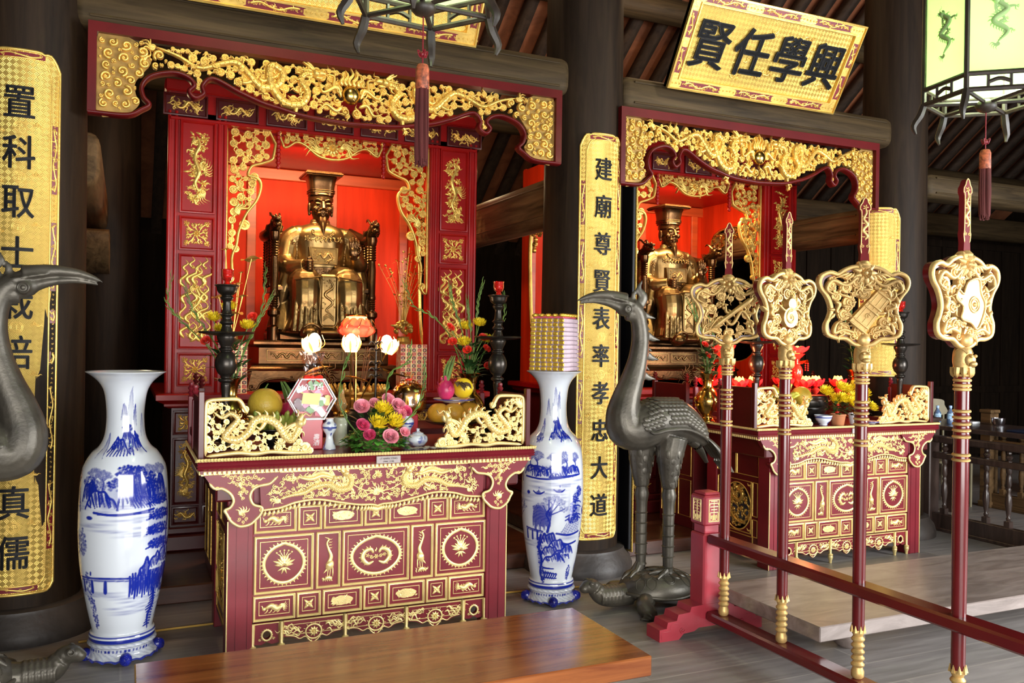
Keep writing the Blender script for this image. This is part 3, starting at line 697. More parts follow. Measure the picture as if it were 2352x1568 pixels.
# ------------------------------------------------------------------ carved valances
EDGE = [(-.202, 2.802), (-.012, 2.806), (.063, 2.845), (.103, 2.878), (.072, 2.917), (.064, 2.978), (.112, 3.037), (.222, 3.071), (.302, 3.055), (.335, 3.015), (.308, 2.978), (.340, 2.945), (.385, 2.975), (.378, 3.020), (.435, 3.066), (.578, 3.008), (.699, 2.965), (.798, 2.944), (.95, 2.916), (1.225, 2.902)]
def valance(x0, width, zoff, zs, label, seed, y=5.17):
    t = thing('carved_valance', label, 'carved valance', (x0+width/2, y, zoff)); k = width/2.86; rng = random.Random(seed)
    tf = plane((x0+.205*k, y, zoff-2.802*zs), (k, 0, 0), (0, 0, zs), (0, -1, 0)); mir = mirror_u(1.225)
    f = MB(); f.tf = tf
    f.poly([(-.205, 3.235), (2.655, 3.235), (2.655, 3.29), (-.205, 3.29)], -.035, .03)
    f.poly([(-.205, 2.80), (-.162, 2.80), (-.162, 3.235), (-.205, 3.235)], -.035, .03); f.poly([(2.612, 2.80), (2.655, 2.80), (2.655, 3.235), (2.612, 3.235)], -.035, .03)
    f.build('frame', M['valance'], t)
    e = MB(); e.tf = tf; o = Orn(e, .012, .04, rng, .9)
    half = catmull(EDGE, 110); full = np.vstack([half, mir(half[::-1])[1:]]); o.stroke(full, .0125, n=0, rnd=False, h=.02); e.build('lower_moulding', M['valance'], t)
    for side in (0, 1):
        xf = None if side == 0 else mir
        c = MB(); c.tf = tf; o = Orn(c, .008, .022, random.Random(seed+side), .75, xf)
        P = [(-.155, 2.825), (-.02, 2.822), (.05, 2.862), (.075, 2.885), (.045, 2.925), (.042, 2.985), (.09, 3.055), (.19, 3.10), (.22, 3.2), (.10, 3.225), (-.155, 3.228)]
        base = [(-.16, 2.815), (-.02, 2.818), (.03, 2.845), (.055, 2.89), (.035, 2.925), (.03, 2.99), (.07, 3.05), (.11, 3.12), (.05, 3.16), (.02, 3.225), (-.16, 3.235)]
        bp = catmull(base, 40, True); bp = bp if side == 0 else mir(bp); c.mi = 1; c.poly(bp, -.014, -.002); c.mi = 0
        o.fill(P, .010, .040, 5200, .84, False, False, .05, sw=.22); c.build('cloud_carving', [M['gold'], M['gold_crevice']], t)
        d = MB(); d.tf = tf; o = Orn(d, .016, .022, random.Random(seed+5), .8, xf)
        path = [(.13, 3.20), (.25, 3.165), (.36, 3.115), (.47, 3.155), (.56, 3.175), (.63, 3.12), (.70, 3.055), (.79, 3.075), (.82, 3.155), (.755, 3.185), (.75, 3.09), (.83, 2.985), (.93, 2.985), (.965, 3.06), (.925, 3.12), (.95, 3.165), (1.0, 3.17)]
        o.dragon(path, .0235, 1, legs=(.18, .34, .62, .74)); d.build('dragon_carving', M['gold'], t)
        g = MB(); g.tf = tf; o = Orn(g, .004, .022, random.Random(seed+11+side), .75, xf); C = catmull(path, 80)
        low = [p for p in half if p[0] > .2]; poly = [(.16, 3.10)]+[(p[0], p[1]+.022) for p in low]+[(1.225, 3.225), (.2, 3.222)]
        keep = lambda p, r: np.min(np.linalg.norm(C-p, axis=1)) > r*.55+.016 and np.hypot(p[0]-1.225, p[1]-3.075) > .075+r
        o.fill(poly, .0105, .027, 1700, 1.0, True, True, .5, keep); o.d0 = .034; o.th = .05
        for i in (8, 15, 23, 30, 38, 47, 55, 63, 70): o.cloud(C[i]+arr(o.rng.uniform(-.02, .02), o.rng.uniform(-.03, .0)), .0145, o.rng.uniform(-.6, .6)+(PI if o.rng.random() < .5 else 0), o.rng.choice((1, -1)))
        g.build('scroll_carving', M['gold'], t)
    p = MB(); p.tf = tf; o = Orn(p, .02, .02, rng, .8); c0 = arr(1.225, 3.075)
    for i in range(5): o.wisp(c0+arr(-.05+.025*i, .05), .115-.02*abs(i-2), PI/2+.06*(2-i), .013, .3)
    for sx in (-1, 1):
        o.spiral(c0+arr(sx*.075, .02), .028, PI/2, sx); o.spiral(c0+arr(sx*.085, -.045), .026, PI/2, -sx)
        o.wisp(c0+arr(sx*.06, -.02), .16, PI/2-sx*1.15, .013, .6*sx); o.wisp(c0+arr(sx*.05, -.07), .15, -PI/2+sx*1.35, .013, .4); o.spiral(c0+arr(sx*.035, -.105), .03, -PI/2, -sx)
        o.wisp(c0+arr(sx*.06, .03), .12, PI/2-sx*.8, .011, -.5*sx)
    p.build('flame_carving', M['gold'], t)
    b = MB(); b.tf = tf; th = np.linspace(0, 2*PI, 40, endpoint=False); ph = np.linspace(0, PI/2, 10)
    b.grid(np.stack([c0[0]+.058/k*.95*np.cos(ph)[:, None]*np.cos(th), c0[1]+.058/zs*np.cos(ph)[:, None]*np.sin(th), .012+.045*np.repeat(np.sin(ph)[:, None], 40, 1)], -1), False, True)
    o = Orn(b, .048, 0, rng, .35); o.stroke([c0+arr(.01, .04), c0+arr(.028, .012), c0+arr(-.004, -.012), c0+arr(.016, -.042)], [.002, .006, .006, .002], n=16)
    b.build('pearl', M['brass'], t)
    return t
valance(-.205, 2.86, 2.802, 1.0, 'carved gold dragon and cloud valance with a red frame over the left shrine', 10)
valance(3.12, 2.43, 2.715, 1.09, 'carved gold dragon and cloud valance with a red frame over the second shrine', 30)

# ------------------------------------------------------------------ hexagonal lanterns
def lantern(x, y, z, label, tl, power, rz):
    t = thing('hexagonal_lantern', label, 'lantern', (x, y, z), rz); R = .285; H = .66
    paper = translucent('lantern_silk', (.74, .92, .58), .75)
    fr = M['darkwood']
    hx = lambda r, a=0: [(r*math.cos(PI/3*i+a), r*math.sin(PI/3*i+a)) for i in range(6)]
    P = hx(R); f = MB()
    for i in range(6):
        a, b = arr(*P[i], 0), arr(*P[(i+1) % 6], 0); f.tube([a, a+arr(0, 0, H)], .013, 6)
        for zz in (0, .075, H): f.tube([a+arr(0, 0, zz), b+arr(0, 0, zz)], .012, 6)
        for q in (.33, .67): m = a*(1-q)+b*q; f.tube([m, m+arr(0, 0, .075)], .008, 5)
        f.tube([a, arr(0, 0, -.005)], .011, 6)
        mm = (a+b)/2; f.tube([a*(1-.33)+b*.33+arr(0, 0, .03), mm+arr(0, 0, .045), a*.33+b*.67+arr(0, 0, .03)], .010, 5, m=8)
    f.ball((0, 0, -.02), (.05, .05, .035)); f.build('frame', fr, t, world=False)
    for i in range(6):
        a, b = arr(*P[i], 0)*.985, arr(*P[(i+1) % 6], 0)*.985; s = MB()
        G = np.array([[a+arr(0, 0, .078), b+arr(0, 0, .078)], [a+arr(0, 0, H), b+arr(0, 0, H)]]); s.grid(G); s.grid(G[::-1]*arr(.985, .985, 1)); s.build('silk_panel', paper, t, world=False, ang=0)
        mid = (a+b)/2; u = (b-a)/np.linalg.norm(b-a); n = arr(mid[0], mid[1], 0)/np.hypot(mid[0], mid[1]); s = MB()
        s.tf = (lambda mid, u, n: (lambda Q: Q@np.array([u, (0, 0, 1), n])+mid+n*.003))(mid, u, n); o = Orn(s, 0, 0, random.Random(4), .2)
        o.dragon([(-.01, .22), (.03, .27), (-.028, .32), (.028, .37), (-.01, .41)], .013, 1, scales=False); s.build('painted_dragon', mat('lantern_ink', (.36, .55, .22), .8), t, world=False)
        l = MB(); l.tube([arr(*P[i], 0)*1.0, arr(*P[i], -.05)*1.06, arr(*P[i], -.09)*1.16, arr(*P[i], -.13)*1.12], [.018, .02, .016, .006], 6, m=10); l.build('foot', fr, t, world=False)
    # upper tier: wider gallery
    Q = hx(R*1.42); g = MB()
    for i in range(6):
        a, b = arr(*Q[i], H+.05), arr(*Q[(i+1) % 6], H+.05)
        for zz in (0, .22): g.tube([a+arr(0, 0, zz), b+arr(0, 0, zz)], .016, 6)
        g.tube([a, a+arr(0, 0, .22)], .014, 6); g.tube([a, arr(*P[i], H)], .014, 6); g.tube([a+arr(0, 0, .22), arr(0, 0, H+.5)], .012, 6)
    g.build('gallery_frame', fr, t, world=False)
    for i in range(6):
        a, b = arr(*Q[i], H+.05)*arr(.985, .985, 1), arr(*Q[(i+1) % 6], H+.05)*arr(.985, .985, 1); s = MB(); G = np.array([[a, b], [a+arr(0, 0, .22), b+arr(0, 0, .22)]]); s.grid(G); s.grid(G[::-1]*arr(.985, .985, 1)); s.build('silk_panel', paper, t, world=False, ang=0)
    c = MB(); c.tube([(0, 0, H+.2), (0, 0, H+2.4)], .006, 6); c.build('hanging_chain', M['iron'], t, world=False)
    d = MB(); d.tube([(0, 0, -.03), (0, 0, -.235)], .003, 5); d.ball((0, 0, -.2), (.014, .014, .012))
    for k in range(4): d.tube([(0, 0, -.20), (.02*math.cos(k*1.57), .02*math.sin(k*1.57), -.185), (.012*math.cos(k*1.57), .012*math.sin(k*1.57), -.21), (0, 0, -.2)], .003, 4, m=12)
    d.build('cord', M['lacquer'], t, world=False)
    cp = MB(); cp.lathe([(.004, -.235), (.020, -.24), (.026, -.255), (.027, -.33), (.025, -.335)], 16); cp.build('tassel_cap', mat('embroidered_cap', (.42, .10, .04), .6, 0, .4, 60), t, world=False)
    ts = MB(); rr = random.Random(6)
    for k in range(70):
        a = rr.uniform(0, 6.28); q = .024*math.sqrt(rr.random()); e = rr.uniform(.9, 1.05)
        ts.tube([(q*math.cos(a), q*math.sin(a), -.33), (q*1.1*math.cos(a), q*1.1*math.sin(a), -.33-tl*.5), (q*1.0*math.cos(a+.2), q*math.sin(a+.2), -.33-tl*e)], .0032, 4)
    ts.build('tassel', mat('tassel_threads', (.10, .014, .012), .8), t, world=False)
    b = MB(); b.ball((0, 0, .24), .045); b.build('bulb', glow('lantern_bulb', (.95, 1, .82), 40), t, world=False)
    l = light('POINT', 'lantern_lamp', (0, 0, .24), power, (.86, 1, .62), .05); l.parent = t
    return t
lantern(1.03, 3.17, 2.90, 'hexagonal lantern at the top centre, only its dark lower frame in view', .29, 60, .1)
lantern(3.90, 2.95, 2.83, 'lit hexagonal silk lantern at the top right, greenish white, with a tassel', .25, 140, .35)
# ------------------------------------------------------------------ altar tables
ROW = [(-.616, -.412), (-.402, -.284), (-.272, -.071), (-.060, .060), (.071, .272), (.284, .402), (.412, .616)]
def teeth_ring(o, c, rx, ry, n, w, tip):
    """scalloped gilt ring with a fringe of flame teeth"""
    th = np.linspace(0, 2*PI, 90, endpoint=False)
    q = 1+.012*np.cos(4*th)+.055*np.exp(-((th-PI/2)/.13)**2)
    P = np.stack([c[0]+rx*q*np.cos(th), c[1]+ry*q*np.sin(th)], -1); o.stroke(P, w, n=0, closed=True)
    for i in range(n):
        a = i*2*PI/n; p = arr(c[0]+rx*1.04*math.cos(a), c[1]+ry*1.04*math.sin(a)); o.wisp(p, tip, a+.35, w*.55, .3, 6)
def lotus(o, c, r):
    for i in range(9):
        a = PI*(i/8); o.leaf(arr(*c)+arr(0, -r*.1), r*(.95 if i % 2 else .75), a, r*.16)
    for i in range(5): o.leaf(arr(*c)+arr(0, -r*.15), r*.6, PI*(.1+.2*i), r*.2)
    for i in range(5): o.stroke([arr(*c)+arr(0, r*.4), arr(*c)+r*arr(math.cos(PI*(.2+.15*i))*.7, .6+.4*math.sin(PI*(.2+.15*i)))], r*.035, n=6); o.bead(arr(*c)+r*arr(math.cos(PI*(.2+.15*i))*.75, .65+.42*math.sin(PI*(.2+.15*i))), r*.09)
    for i in range(4): o.leaf(arr(*c)+arr(0, -r*.3), r*.6, -PI*(.15+.23*i), r*.09)
def crane_motif(o, u, v0, v1, f):
    H = v1-v0; p = lambda a, b: (u+f*a*H, v0+b*H)
    o.stroke([p(.0, .38), p(.06, .55), p(.0, .72), p(-.03, .84), p(.02, .93)], [.012, .010, .006, .005, .006], n=18); o.stroke([p(.02, .93), p(-.08, .97)], [.004, .001], n=5)
    o.stroke([p(-.03, .26), p(.03, .36), p(.06, .48)], [.010, .022, .016], n=12)
    for i in range(4): o.leaf(p(.04, .44-.03*i), .05, -PI/2-f*(.3+.15*i), .006)
    for a in (-.02, .03): o.stroke([p(a+.02, .28), p(a, .10)], .0022, n=6)
    for i in range(4): o.wisp(p(.01, .9-.06*i), .02, PI/2-f*1.2, .003, .3, 6)
    o.stroke([p(-.09, .05), p(.0, .10), p(.09, .04)], [.004, .012, .004], n=10); o.bead(p(-.11, .09), .006)
    for i in range(5): o.wisp(p(-.1+.05*i, .02), .03, PI/2+.2*(i-2), .004, .4, 6)
    o.leaf(p(.1, .1), .07, PI/2, .004)

def altar_table(cx, y0, label, seed, D=.82):
    """local: u across (0 = middle), y back from the front edge, z up"""
    t = thing('altar_table', label, 'altar table', (cx, y0, 0)); kw = dict(parent=t, world=False); W = .897; rng = random.Random(seed)
    lac, gold = M['lacquer'], M['gold_pale']
    # top: fluted edge
    b = MB(); prof = [(0, 1.008), (.012, .999), (.004, .993), (.010, .986), (.002, .980), (.010, .973), (.002, .967), (.012, .960), (.028, .952)]
    b.box(-W+.02, W-.02, .02, D-.02, .94, 1.005)
    G = [[(-W+i, i, z), (W-i, i, z), (W-i, D-i, z), (-W+i, D-i, z)] for i, z in prof]; b.grid(np.array(G), False, True)
    b.add([(-W, 0, 1.008), (W, 0, 1.008), (W, D, 1.008), (-W, D, 1.008)], [(0, 1, 2, 3)]); b.build('tabletop', lac, ang=25, **kw)
    r = MB()
    def rope(p, q, n):
        p, q = arr(*p), arr(*q); d = (q-p)/n
        for i in range(n):
            c = p+d*(i+.5); r.tube([c-d*.75+arr(0, 0, -.006), c+d*.75+arr(0, 0, .007)], [.003, .0085, .003], 6, m=5, cap=True)
    rope((-W, .004, 1.008), (W, .004, 1.008), 120); rope((-W+.004, 0, 1.008), (-W+.004, D, 1.008), 56); rope((W-.004, 0, 1.008), (W-.004, D, 1.008), 56)
    r.build('rope_edging', gold, **kw)
    d = MB()
    for i in range(78):
        u = -W+.03+(2*W-.06)*(i+.5)/78; d.box(u-.0085, u+.0085, .014, .034, .934, .954, .003)
    d.box(-W+.025, W-.025, .022, .034, .932, .955)
    for i in range(36):
        y = .03+(D-.06)*(i+.5)/36
        for s in (-1, 1): d.box(s*(W-.024)-.01, s*(W-.024)+.01, y-.0085, y+.0085, .934, .954, .003)
    d.build('dentil_band', gold, **kw)
    if True:
        p = MB(); p.box(-.075+.055, .105+.005, -.0035, .006, .957, .996, .002); pl = p.build('name_plate', M['steel'], **kw)
        g = MB(); g.tf = plane((.045, -.004, .977)); glyph(g, 'LÝ NHÂN TÔNG', (0, .007), .0125, .0006, 0, 1, .0005); glyph(g, '(1066 - 1128)', (0, -.010), .0105, .0006, 0, 1, .0005)
        g.build('engraving', M['iron'], pl, world=False, ang=0)
    # legs and base boards
    for s in (-1, 1):
        l = MB(); u0, u1 = sorted((s*.746, s*.622)); l.box(u0, u1, .05, .17, 0, .95, .004)
        l.mi = 1; e = s*.746; l.box(min(e, e-s*.004)-.001, max(e, e-s*.004)+.001, .0475, .052, 0, .7, .001); l.mi = 0
        for q in (.70, .645): l.box(s*q-.0015, s*q+.0015, .047, .053, 0, .72)
        l.build('leg', [lac, gold], ang=30, **kw)
        l = MB(); l.box(u0, u1, D-.17, D-.05, 0, .95, .004); l.build('leg', lac, **kw)
    # front field: framed panels
    F = plane((0, .068, 0))
    bk = MB(); bk.tf = F; bk.poly([(-.624, .185), (.624, .185), (.624, .94), (-.624, .94)], -.03, -.004); bk.build('front_board', lac, **kw)
    def panel(u0, v0, u1, v1, kind, f=1, scallop=False):
        m = MB(); m.tf = F; uc, vc = (u0+u1)/2, (v0+v1)/2; o = Orn(m, .0015, 0, rng, .8)
        if scallop:
            w = u1-u0
            if kind == 'window':
                hole = catmull([(uc+.017*math.cos(a)*(1.15 if math.cos(2*a) > .2 else 1), vc-.005+.019*math.sin(a)) for a in np.linspace(0, 2*PI, 14, endpoint=False)], 28, True)
                out = [(u0, v1), (u0, v0+.012), (u0+w*.3, v0+.008), (uc, v0+.020), (u1-w*.3, v0+.008), (u1, v0+.012), (u1, v1)]
                m.poly(out, -.018, 0, [hole]); m.mi = 1; teeth_ring(o, (uc, vc-.005), .0235, .0255, 16, .005, .008)
                for s in (-1, 1): o.spiral((uc+s*w*.27, v0+.035), .009, 0, s)
            else:
                cv = catmull([(u0, v0+.035), (u0+w*.16, v0+.028), (u0+w*.26, v0+.012), (u0+w*.36, v0+.020), (u0+w*.43, v0-.002), (uc, v0-.012), (u1-w*.43, v0-.002), (u1-w*.36, v0+.020), (u1-w*.26, v0+.012), (u1-w*.16, v0+.028), (u1, v0+.035)], 50)
                m.poly(np.vstack([[(u0, v1)], cv, [(u1, v1)]]), -.018, 0); m.mi = 1
                o.stroke(cv*arr(.94, 1)+arr(uc*.06, .006), .003, n=0)
                th = np.linspace(0, 2*PI, 40, endpoint=False); o.stroke([(uc+.040*math.cos(a), vc-.012+.036*math.sin(a)) for a in th], .0045, n=0, closed=True)
                for i in range(14): o.wisp((uc+.045*math.cos(i*.45), vc-.012+.041*math.sin(i*.45)), .011, i*.45+.3, .0025, .3, 5)
                o.flower((uc, vc-.012), .026, 9)
                for s in (-1, 1):
                    for i in range(11): o.wisp((uc+s*(.055+.009*i+rng.uniform(-.004, .004)), v0+.045+(v1-v0-.075)*rng.random()), .05, (0 if s > 0 else PI)+rng.uniform(-.35, .35), .0045, .5*rng.choice((-1, 1)), 8)
                    for i in range(3): o.cloud((uc+s*(.075+.025*i), v0+.06+.03*rng.random()), .0085, 0 if s > 0 else PI, s)
        else: m.poly([(u0, v0), (u1, v0), (u1, v1), (u0, v1)], -.006, 0)
        m.mi = 1
        if not scallop: m.moulding(u0, v0, u1, v1, [(-.002, -.004), (-.001, .008), (.003, .010), (.0065, .006), (.009, .007), (.011, .0005)])
        else: o.stroke([(u0+.004, v0+.02), (u0+.004, v1-.004), (u1-.004, v1-.004), (u1-.004, v0+.02)], .0042, n=0, h=.007)
        m.mi = 1
        ins = (.026 if kind in ('lotus', 'twin') else min(u1-u0, v1-v0)*.21) if not scallop else .024
        if kind not in ('crane', 'window'): m.moulding(u0+ins, v0+(ins if not scallop else .04), u1-ins, v1-ins, [(0, .0002), (.0008, .0035), (.003, .0035), (.004, .0002)])
        if kind == 'cross':
            for i in range(4): o.leaf((uc, vc), .033, PI/4+i*PI/2, .0085); o.stroke([(uc, vc), (uc+.02*math.cos(i*PI/2), vc+.014*math.sin(i*PI/2))], [.003, .001], n=5)
            o.bead((uc, vc), .009)
        elif kind == 'floral':
            for i in range(16): o.spiral((uc+rng.uniform(-.048, .048), vc+rng.uniform(-.016, .016)), rng.uniform(.009, .013), rng.uniform(0, 6), rng.choice((1, -1)), 1.2, n=12)
            for i in range(16): o.leaf((uc+rng.uniform(-.05, .05), vc+rng.uniform(-.018, .018)), .018, rng.uniform(0, 6.3), .005)
            m.poly([(uc+.056*math.cos(a)*(1+.05*math.sin(5*a)), vc+.024*math.sin(a)*(1+.05*math.cos(7*a))) for a in np.linspace(0, 2*PI, 30, endpoint=False)], 0, .004)
        elif kind == 'beast':
            o.stroke([(uc-f*.045, vc-.004), (uc-f*.015, vc+.010), (uc+f*.012, vc-.006), (uc+f*.042, vc+.006)], [.006, .013, .015, .007], n=16)
            o.bead((uc-f*.05, vc-.004), .010); o.wisp((uc-f*.05, vc), .022, PI/2+f*.8, .003)
            for i in range(6): o.wisp((uc+f*.03, vc+.002), .038, (0 if f > 0 else PI)+f*(-.7+.28*i), .0035, .4, 7)
            for i in range(4): o.stroke([(uc+f*(-.03+.02*i), vc-.006), (uc+f*(-.04+.02*i), vc-.022), (uc+f*(-.05+.02*i), vc-.024)], [.004, .0025, .001], n=7)
            for i in range(4): o.spiral((uc+f*(-.02+.016*i), vc+.012), .008, i, 1, 1.1, n=10)
        elif kind in ('lotus', 'twin'):
            rx, ry = ((.098, .095) if kind == 'lotus' else (.128, .094))
            th = np.linspace(0, 2*PI, 60, endpoint=False); m.mi = 0
            m.mi = 1; o.h = .55; teeth_ring(o, (uc, vc), rx, ry, 34 if kind == 'lotus' else 40, .0085, .015); o.h = .8
            if kind == 'lotus': lotus(o, (uc, vc), .062)
            else:
                for s in (-1, 1):
                    C = catmull([(uc+s*.012, vc-.030), (uc+s*.045, vc-.040), (uc+s*.072, vc-.012), (uc+s*.062, vc+.022), (uc+s*.030, vc+.034), (uc+s*.014, vc+.012)], 30); o.stroke(C, [.004, .010, .013, .012, .010, .006], n=0)
                    for i in range(3, 28, 3): q = (C[i]-arr(uc, vc)); o.wisp(C[i], .022, math.atan2(q[1], q[0])+.3*s, .004, .3, 6)
                    o.spiral((uc+s*.025, vc-.005), .014, 0, s); o.flower((uc+s*.045, vc+.002), .012, 5)
                o.flower((uc, vc-.006), .014, 6); o.wisp((uc, vc+.02), .022, PI/2, .005)
        elif kind == 'crane': crane_motif(o, uc, v0+.025, v1-.02, f)
        m.build('carved_panel', [lac, gold], ang=35, **kw)
    kinds = ['beast', 'cross', 'floral', 'cross', 'floral', 'cross', 'beast']
    for z0, z1 in ((.628, .752), (.190, .313)):
        for (a, b2), k in zip(ROW, kinds): panel(a, z0, b2, z1, k, 1 if a < 0 else -1)
    for (a, b2), k, f in zip([(-.614, -.324), (-.307, -.186), (-.173, .183), (.196, .318), (.333, .622)], ['lotus', 'crane', 'twin', 'crane', 'lotus'], (1, 1, 1, -1, 1)): panel(a, .325, b2, .610, k, f)
    for a, b2, k in [(-.612, -.486, 'window'), (-.470, -.163, 'cloud'), (-.146, .165, 'cloud'), (.182, .489, 'cloud'), (.505, .618, 'window')]: panel(a, .062, b2, .180, k, 1, True)
    for u in (-.618, -.478, -.1545, .1735, .497, .622):
        f = MB(); f.lathe([(.010, 0), (.012, .02), (.018, .040), (.019, .048), (.016, .053), (.019, .058), (.018, .066), (.011, .070), (.009, .075), (.009, .18)], 16, (u, .062, 0)); f.build('turned_foot', gold, **kw)
    # apron
    ap = MB(); ap.tf = plane((0, .034, 0)); E = catmull([(0, .734), (.03, .742), (.10, .746), (.20, .764), (.31, .785), (.415, .778), (.50, .755), (.59, .747)], 60)
    E = np.vstack([(E*arr(-1, 1))[::-1], E[1:]]); ap.poly(np.vstack([E, [(.60, .935), (-.60, .935)]]), -.02, 0); ap.build('apron', lac, **kw)
    c = MB(); c.tf = plane((0, .034, 0)); o = Orn(c, .0, 0, rng, .85); o.stroke(E, .0055, n=0)
    for i in range(0, len(E)-1, 2): o.stroke([E[i]+arr(0, -.006), E[i]+arr(-.004, -.022), E[i]+arr(-.012, -.032)], [.0065, .0075, .003], n=6)
    for f in (0, 1):
        o2 = Orn(c, .002, 0, random.Random(seed+3+f), .85, None if f == 0 else mirror_u(0))
        o2.dragon([(-.50, .800), (-.44, .815), (-.38, .825), (-.33, .850), (-.26, .858), (-.21, .830), (-.155, .835), (-.14, .875), (-.16, .905)], .0165, 1, legs=(.3, .55, .75), scales=True)
        o2.dragon([(-.42, .905), (-.35, .890), (-.29, .905), (-.235, .890)], .0115, 1, legs=(.5,), scales=False)
        for x, y, r, a in ((-.46, .905, .015, 0), (-.53, .84, .014, .3), (-.30, .815, .013, .2), (-.09, .80, .014, .2), (-.07, .90, .014, 2.6), (-.10, .865, .012, 0), (-.40, .865, .012, .4), (-.20, .79, .011, 0), (-.37, .805, .010, .3), (-.05, .775, .010, .2)): o2.cloud((x, y), r*1.3, a, 1)
        o2.fill([(-.56, .775), (-.41, .80), (-.31, .805), (-.2, .785), (-.1, .765), (0, .757), (0, .925), (-.55, .925)], .008, .017, 600, 1.0, False, False, .9)
    for i in range(9): o.wisp((0, .80), .05, PI*(i/8), .006, .3)
    o.spiral((0, .80), .022); o.stroke([(-.16, .87), (-.08, .822), (0, .812), (.08, .822), (.16, .87)], .0035, n=30); o.flower((0, .90), .022, 8)
    c.build('apron_carving', gold, **kw)
    # cloud brackets at the front corners
    BR = [(-.86, .935), (-.822, .880), (-.800, .868), (-.775, .868), (-.738, .842), (-.722, .806), (-.736, .775), (-.762, .762), (-.752, .742), (-.733, .708), (-.700, .683), (-.675, .679), (-.640, .688), (-.612, .712), (-.592, .735), (-.588, .765), (-.628, .782), (-.645, .820), (-.632, .855), (-.602, .872), (-.555, .880), (-.530, .900), (-.50, .935)]
    for s in (-1, 1):
        m = MB(); P = catmull(BR, 110); P = P if s < 0 else P*arr(-1, 1); m.tf = plane((0, .030, 0)); m.poly(P, -.03, .012); m.mi = 1
        o = Orn(m, .012, 0, random.Random(seed+s), .8, None if s < 0 else mirror_u(0)); P0 = catmull(BR, 110); o.stroke(P0[3:-3], .0068, n=0)
        for x, y, r in ((-.80, .868, .014), (-.757, .758, .014), (-.592, .752, .014), (-.632, .868, .012), (-.742, .72, .011), (-.61, .712, .011)): o.spiral((x, y), r, 0, 1)
        for x, y, r in ((-.70, .915, .017), (-.655, .915, .017), (-.677, .885, .015), (-.695, .845, .013), (-.660, .845, .013), (-.677, .815, .012), (-.696, .715, .013), (-.660, .715, .013), (-.678, .735, .015), (-.678, .700, .012)): o.spiral((x, y), r, x*40, 1 if x < -.677 else -1)
        for i in range(5): o.wisp((-.678, .735), .045, PI/2+.42*(i-2), .007, .3)
        for x, y, r, a in ((-.735, .918, .017, PI), (-.62, .918, .017, 0), (-.71, .885, .015, PI), (-.645, .885, .015, 0), (-.678, .905, .02, -1.5), (-.678, .85, .015, -1.5)): o.cloud((x, y), r, a, 1)
        o.leaf((-.678, .872), .03, -PI/2, .012)
        m.build('corner_bracket', [lac, gold], **kw)
    # sides: framed panels with a round openwork medallion
    for s in (-1, 1):
        m = MB(); m.tf = plane((s*.735, .17, 0), (0, 1, 0), (0, 0, 1), (s, 0, 0)); L = D-.34
        th = np.linspace(0, 2*PI, 48, endpoint=False); hole = np.stack([L/2+.155*np.cos(th), .40+.175*np.sin(th)], -1)
        m.poly([(0, .10), (L, .10), (L, .95), (0, .95)], -.02, 0, [hole]); m.mi = 1; o = Orn(m, .001, 0, rng, .8)
        for u0, v0, u1, v1 in ((.0, .64, L*.52, .80), (L*.54, .64, L, .80), (.06, .14, L-.06, .2), (.01, .20, .07, .33), (.01, .35, .07, .60), (L-.07, .20, L-.01, .33), (L-.07, .35, L-.01, .60), (.08, .215, L-.08, .60)):
            m.moulding(u0, v0, u1, v1, [(0, 0), (.001, .005), (.004, .006), (.006, .0005)])
        o.stroke(hole, .005, n=0, closed=True)
        for du, dv in ((.1, .24), (L-.1, .24), (.1, .57), (L-.1, .57)): o.cloud((du, dv), .013, .6, 1)
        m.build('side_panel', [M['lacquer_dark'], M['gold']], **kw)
        q = MB(); q.tf = plane((s*.735, .17, 0), (0, 1, 0), (0, 0, 1), (s, 0, 0)); o = Orn(q, -.004, .012, random.Random(seed+9), .8)
        o.dragon([(L/2-.11, .32), (L/2-.05, .28), (L/2+.04, .31), (L/2+.10, .38), (L/2+.06, .46), (L/2-.02, .44), (L/2-.05, .50), (L/2+.01, .53)], .014, 1, legs=(.3, .6))
        o.fill(hole*.97+arr(L/2, .4)*.03, .010, .022, 500, 1.05, False, True, .5); q.build('openwork_medallion', M['gold_old'], **kw)
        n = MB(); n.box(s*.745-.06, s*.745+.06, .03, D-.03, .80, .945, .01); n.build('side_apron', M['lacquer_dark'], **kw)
        # rail above the top: board, corner post
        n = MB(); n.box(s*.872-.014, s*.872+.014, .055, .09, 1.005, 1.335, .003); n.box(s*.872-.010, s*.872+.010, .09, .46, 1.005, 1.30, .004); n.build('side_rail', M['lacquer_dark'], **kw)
        for y in (.46, D-.06):
            n = MB(); n.box(s*.872-.016, s*.872+.016, y-.016, y+.016, 1.0, 1.27, .003)
            n.lathe([(.016, 1.27), (.010, 1.277), (.016, 1.285), (.019, 1.292), (.011, 1.30), (.017, 1.308), (.019, 1.316), (.011, 1.326), (.015, 1.335), (.013, 1.345), (0, 1.35)], 14, (s*.872, y, 0)); n.build('finial_post', lac, **kw)
        n = MB(); n.box(s*.872-.008, s*.872+.008, .46, D-.06, 1.06, 1.10, .003); n.build('rail', lac, **kw)
        # gilt dragon fretwork at the front
        g = MB(); g.tf = plane((0, .085, 0)); o = Orn(g, .010, .020, random.Random(seed+40), .8, None if s < 0 else mirror_u(0))
        o.stroke([(-.850, 1.02), (-.852, 1.15), (-.850, 1.265), (-.835, 1.288), (-.80, 1.294), (-.715, 1.296), (-.690, 1.285), (-.672, 1.255), (-.655, 1.225)], [.010, .009, .010], n=50)
        o.stroke([(-.845, 1.018), (-.70, 1.030), (-.62, 1.022), (-.54, 1.030), (-.44, 1.022), (-.35, 1.018)], [.008, .010, .012, .009, .012, .006], n=40)
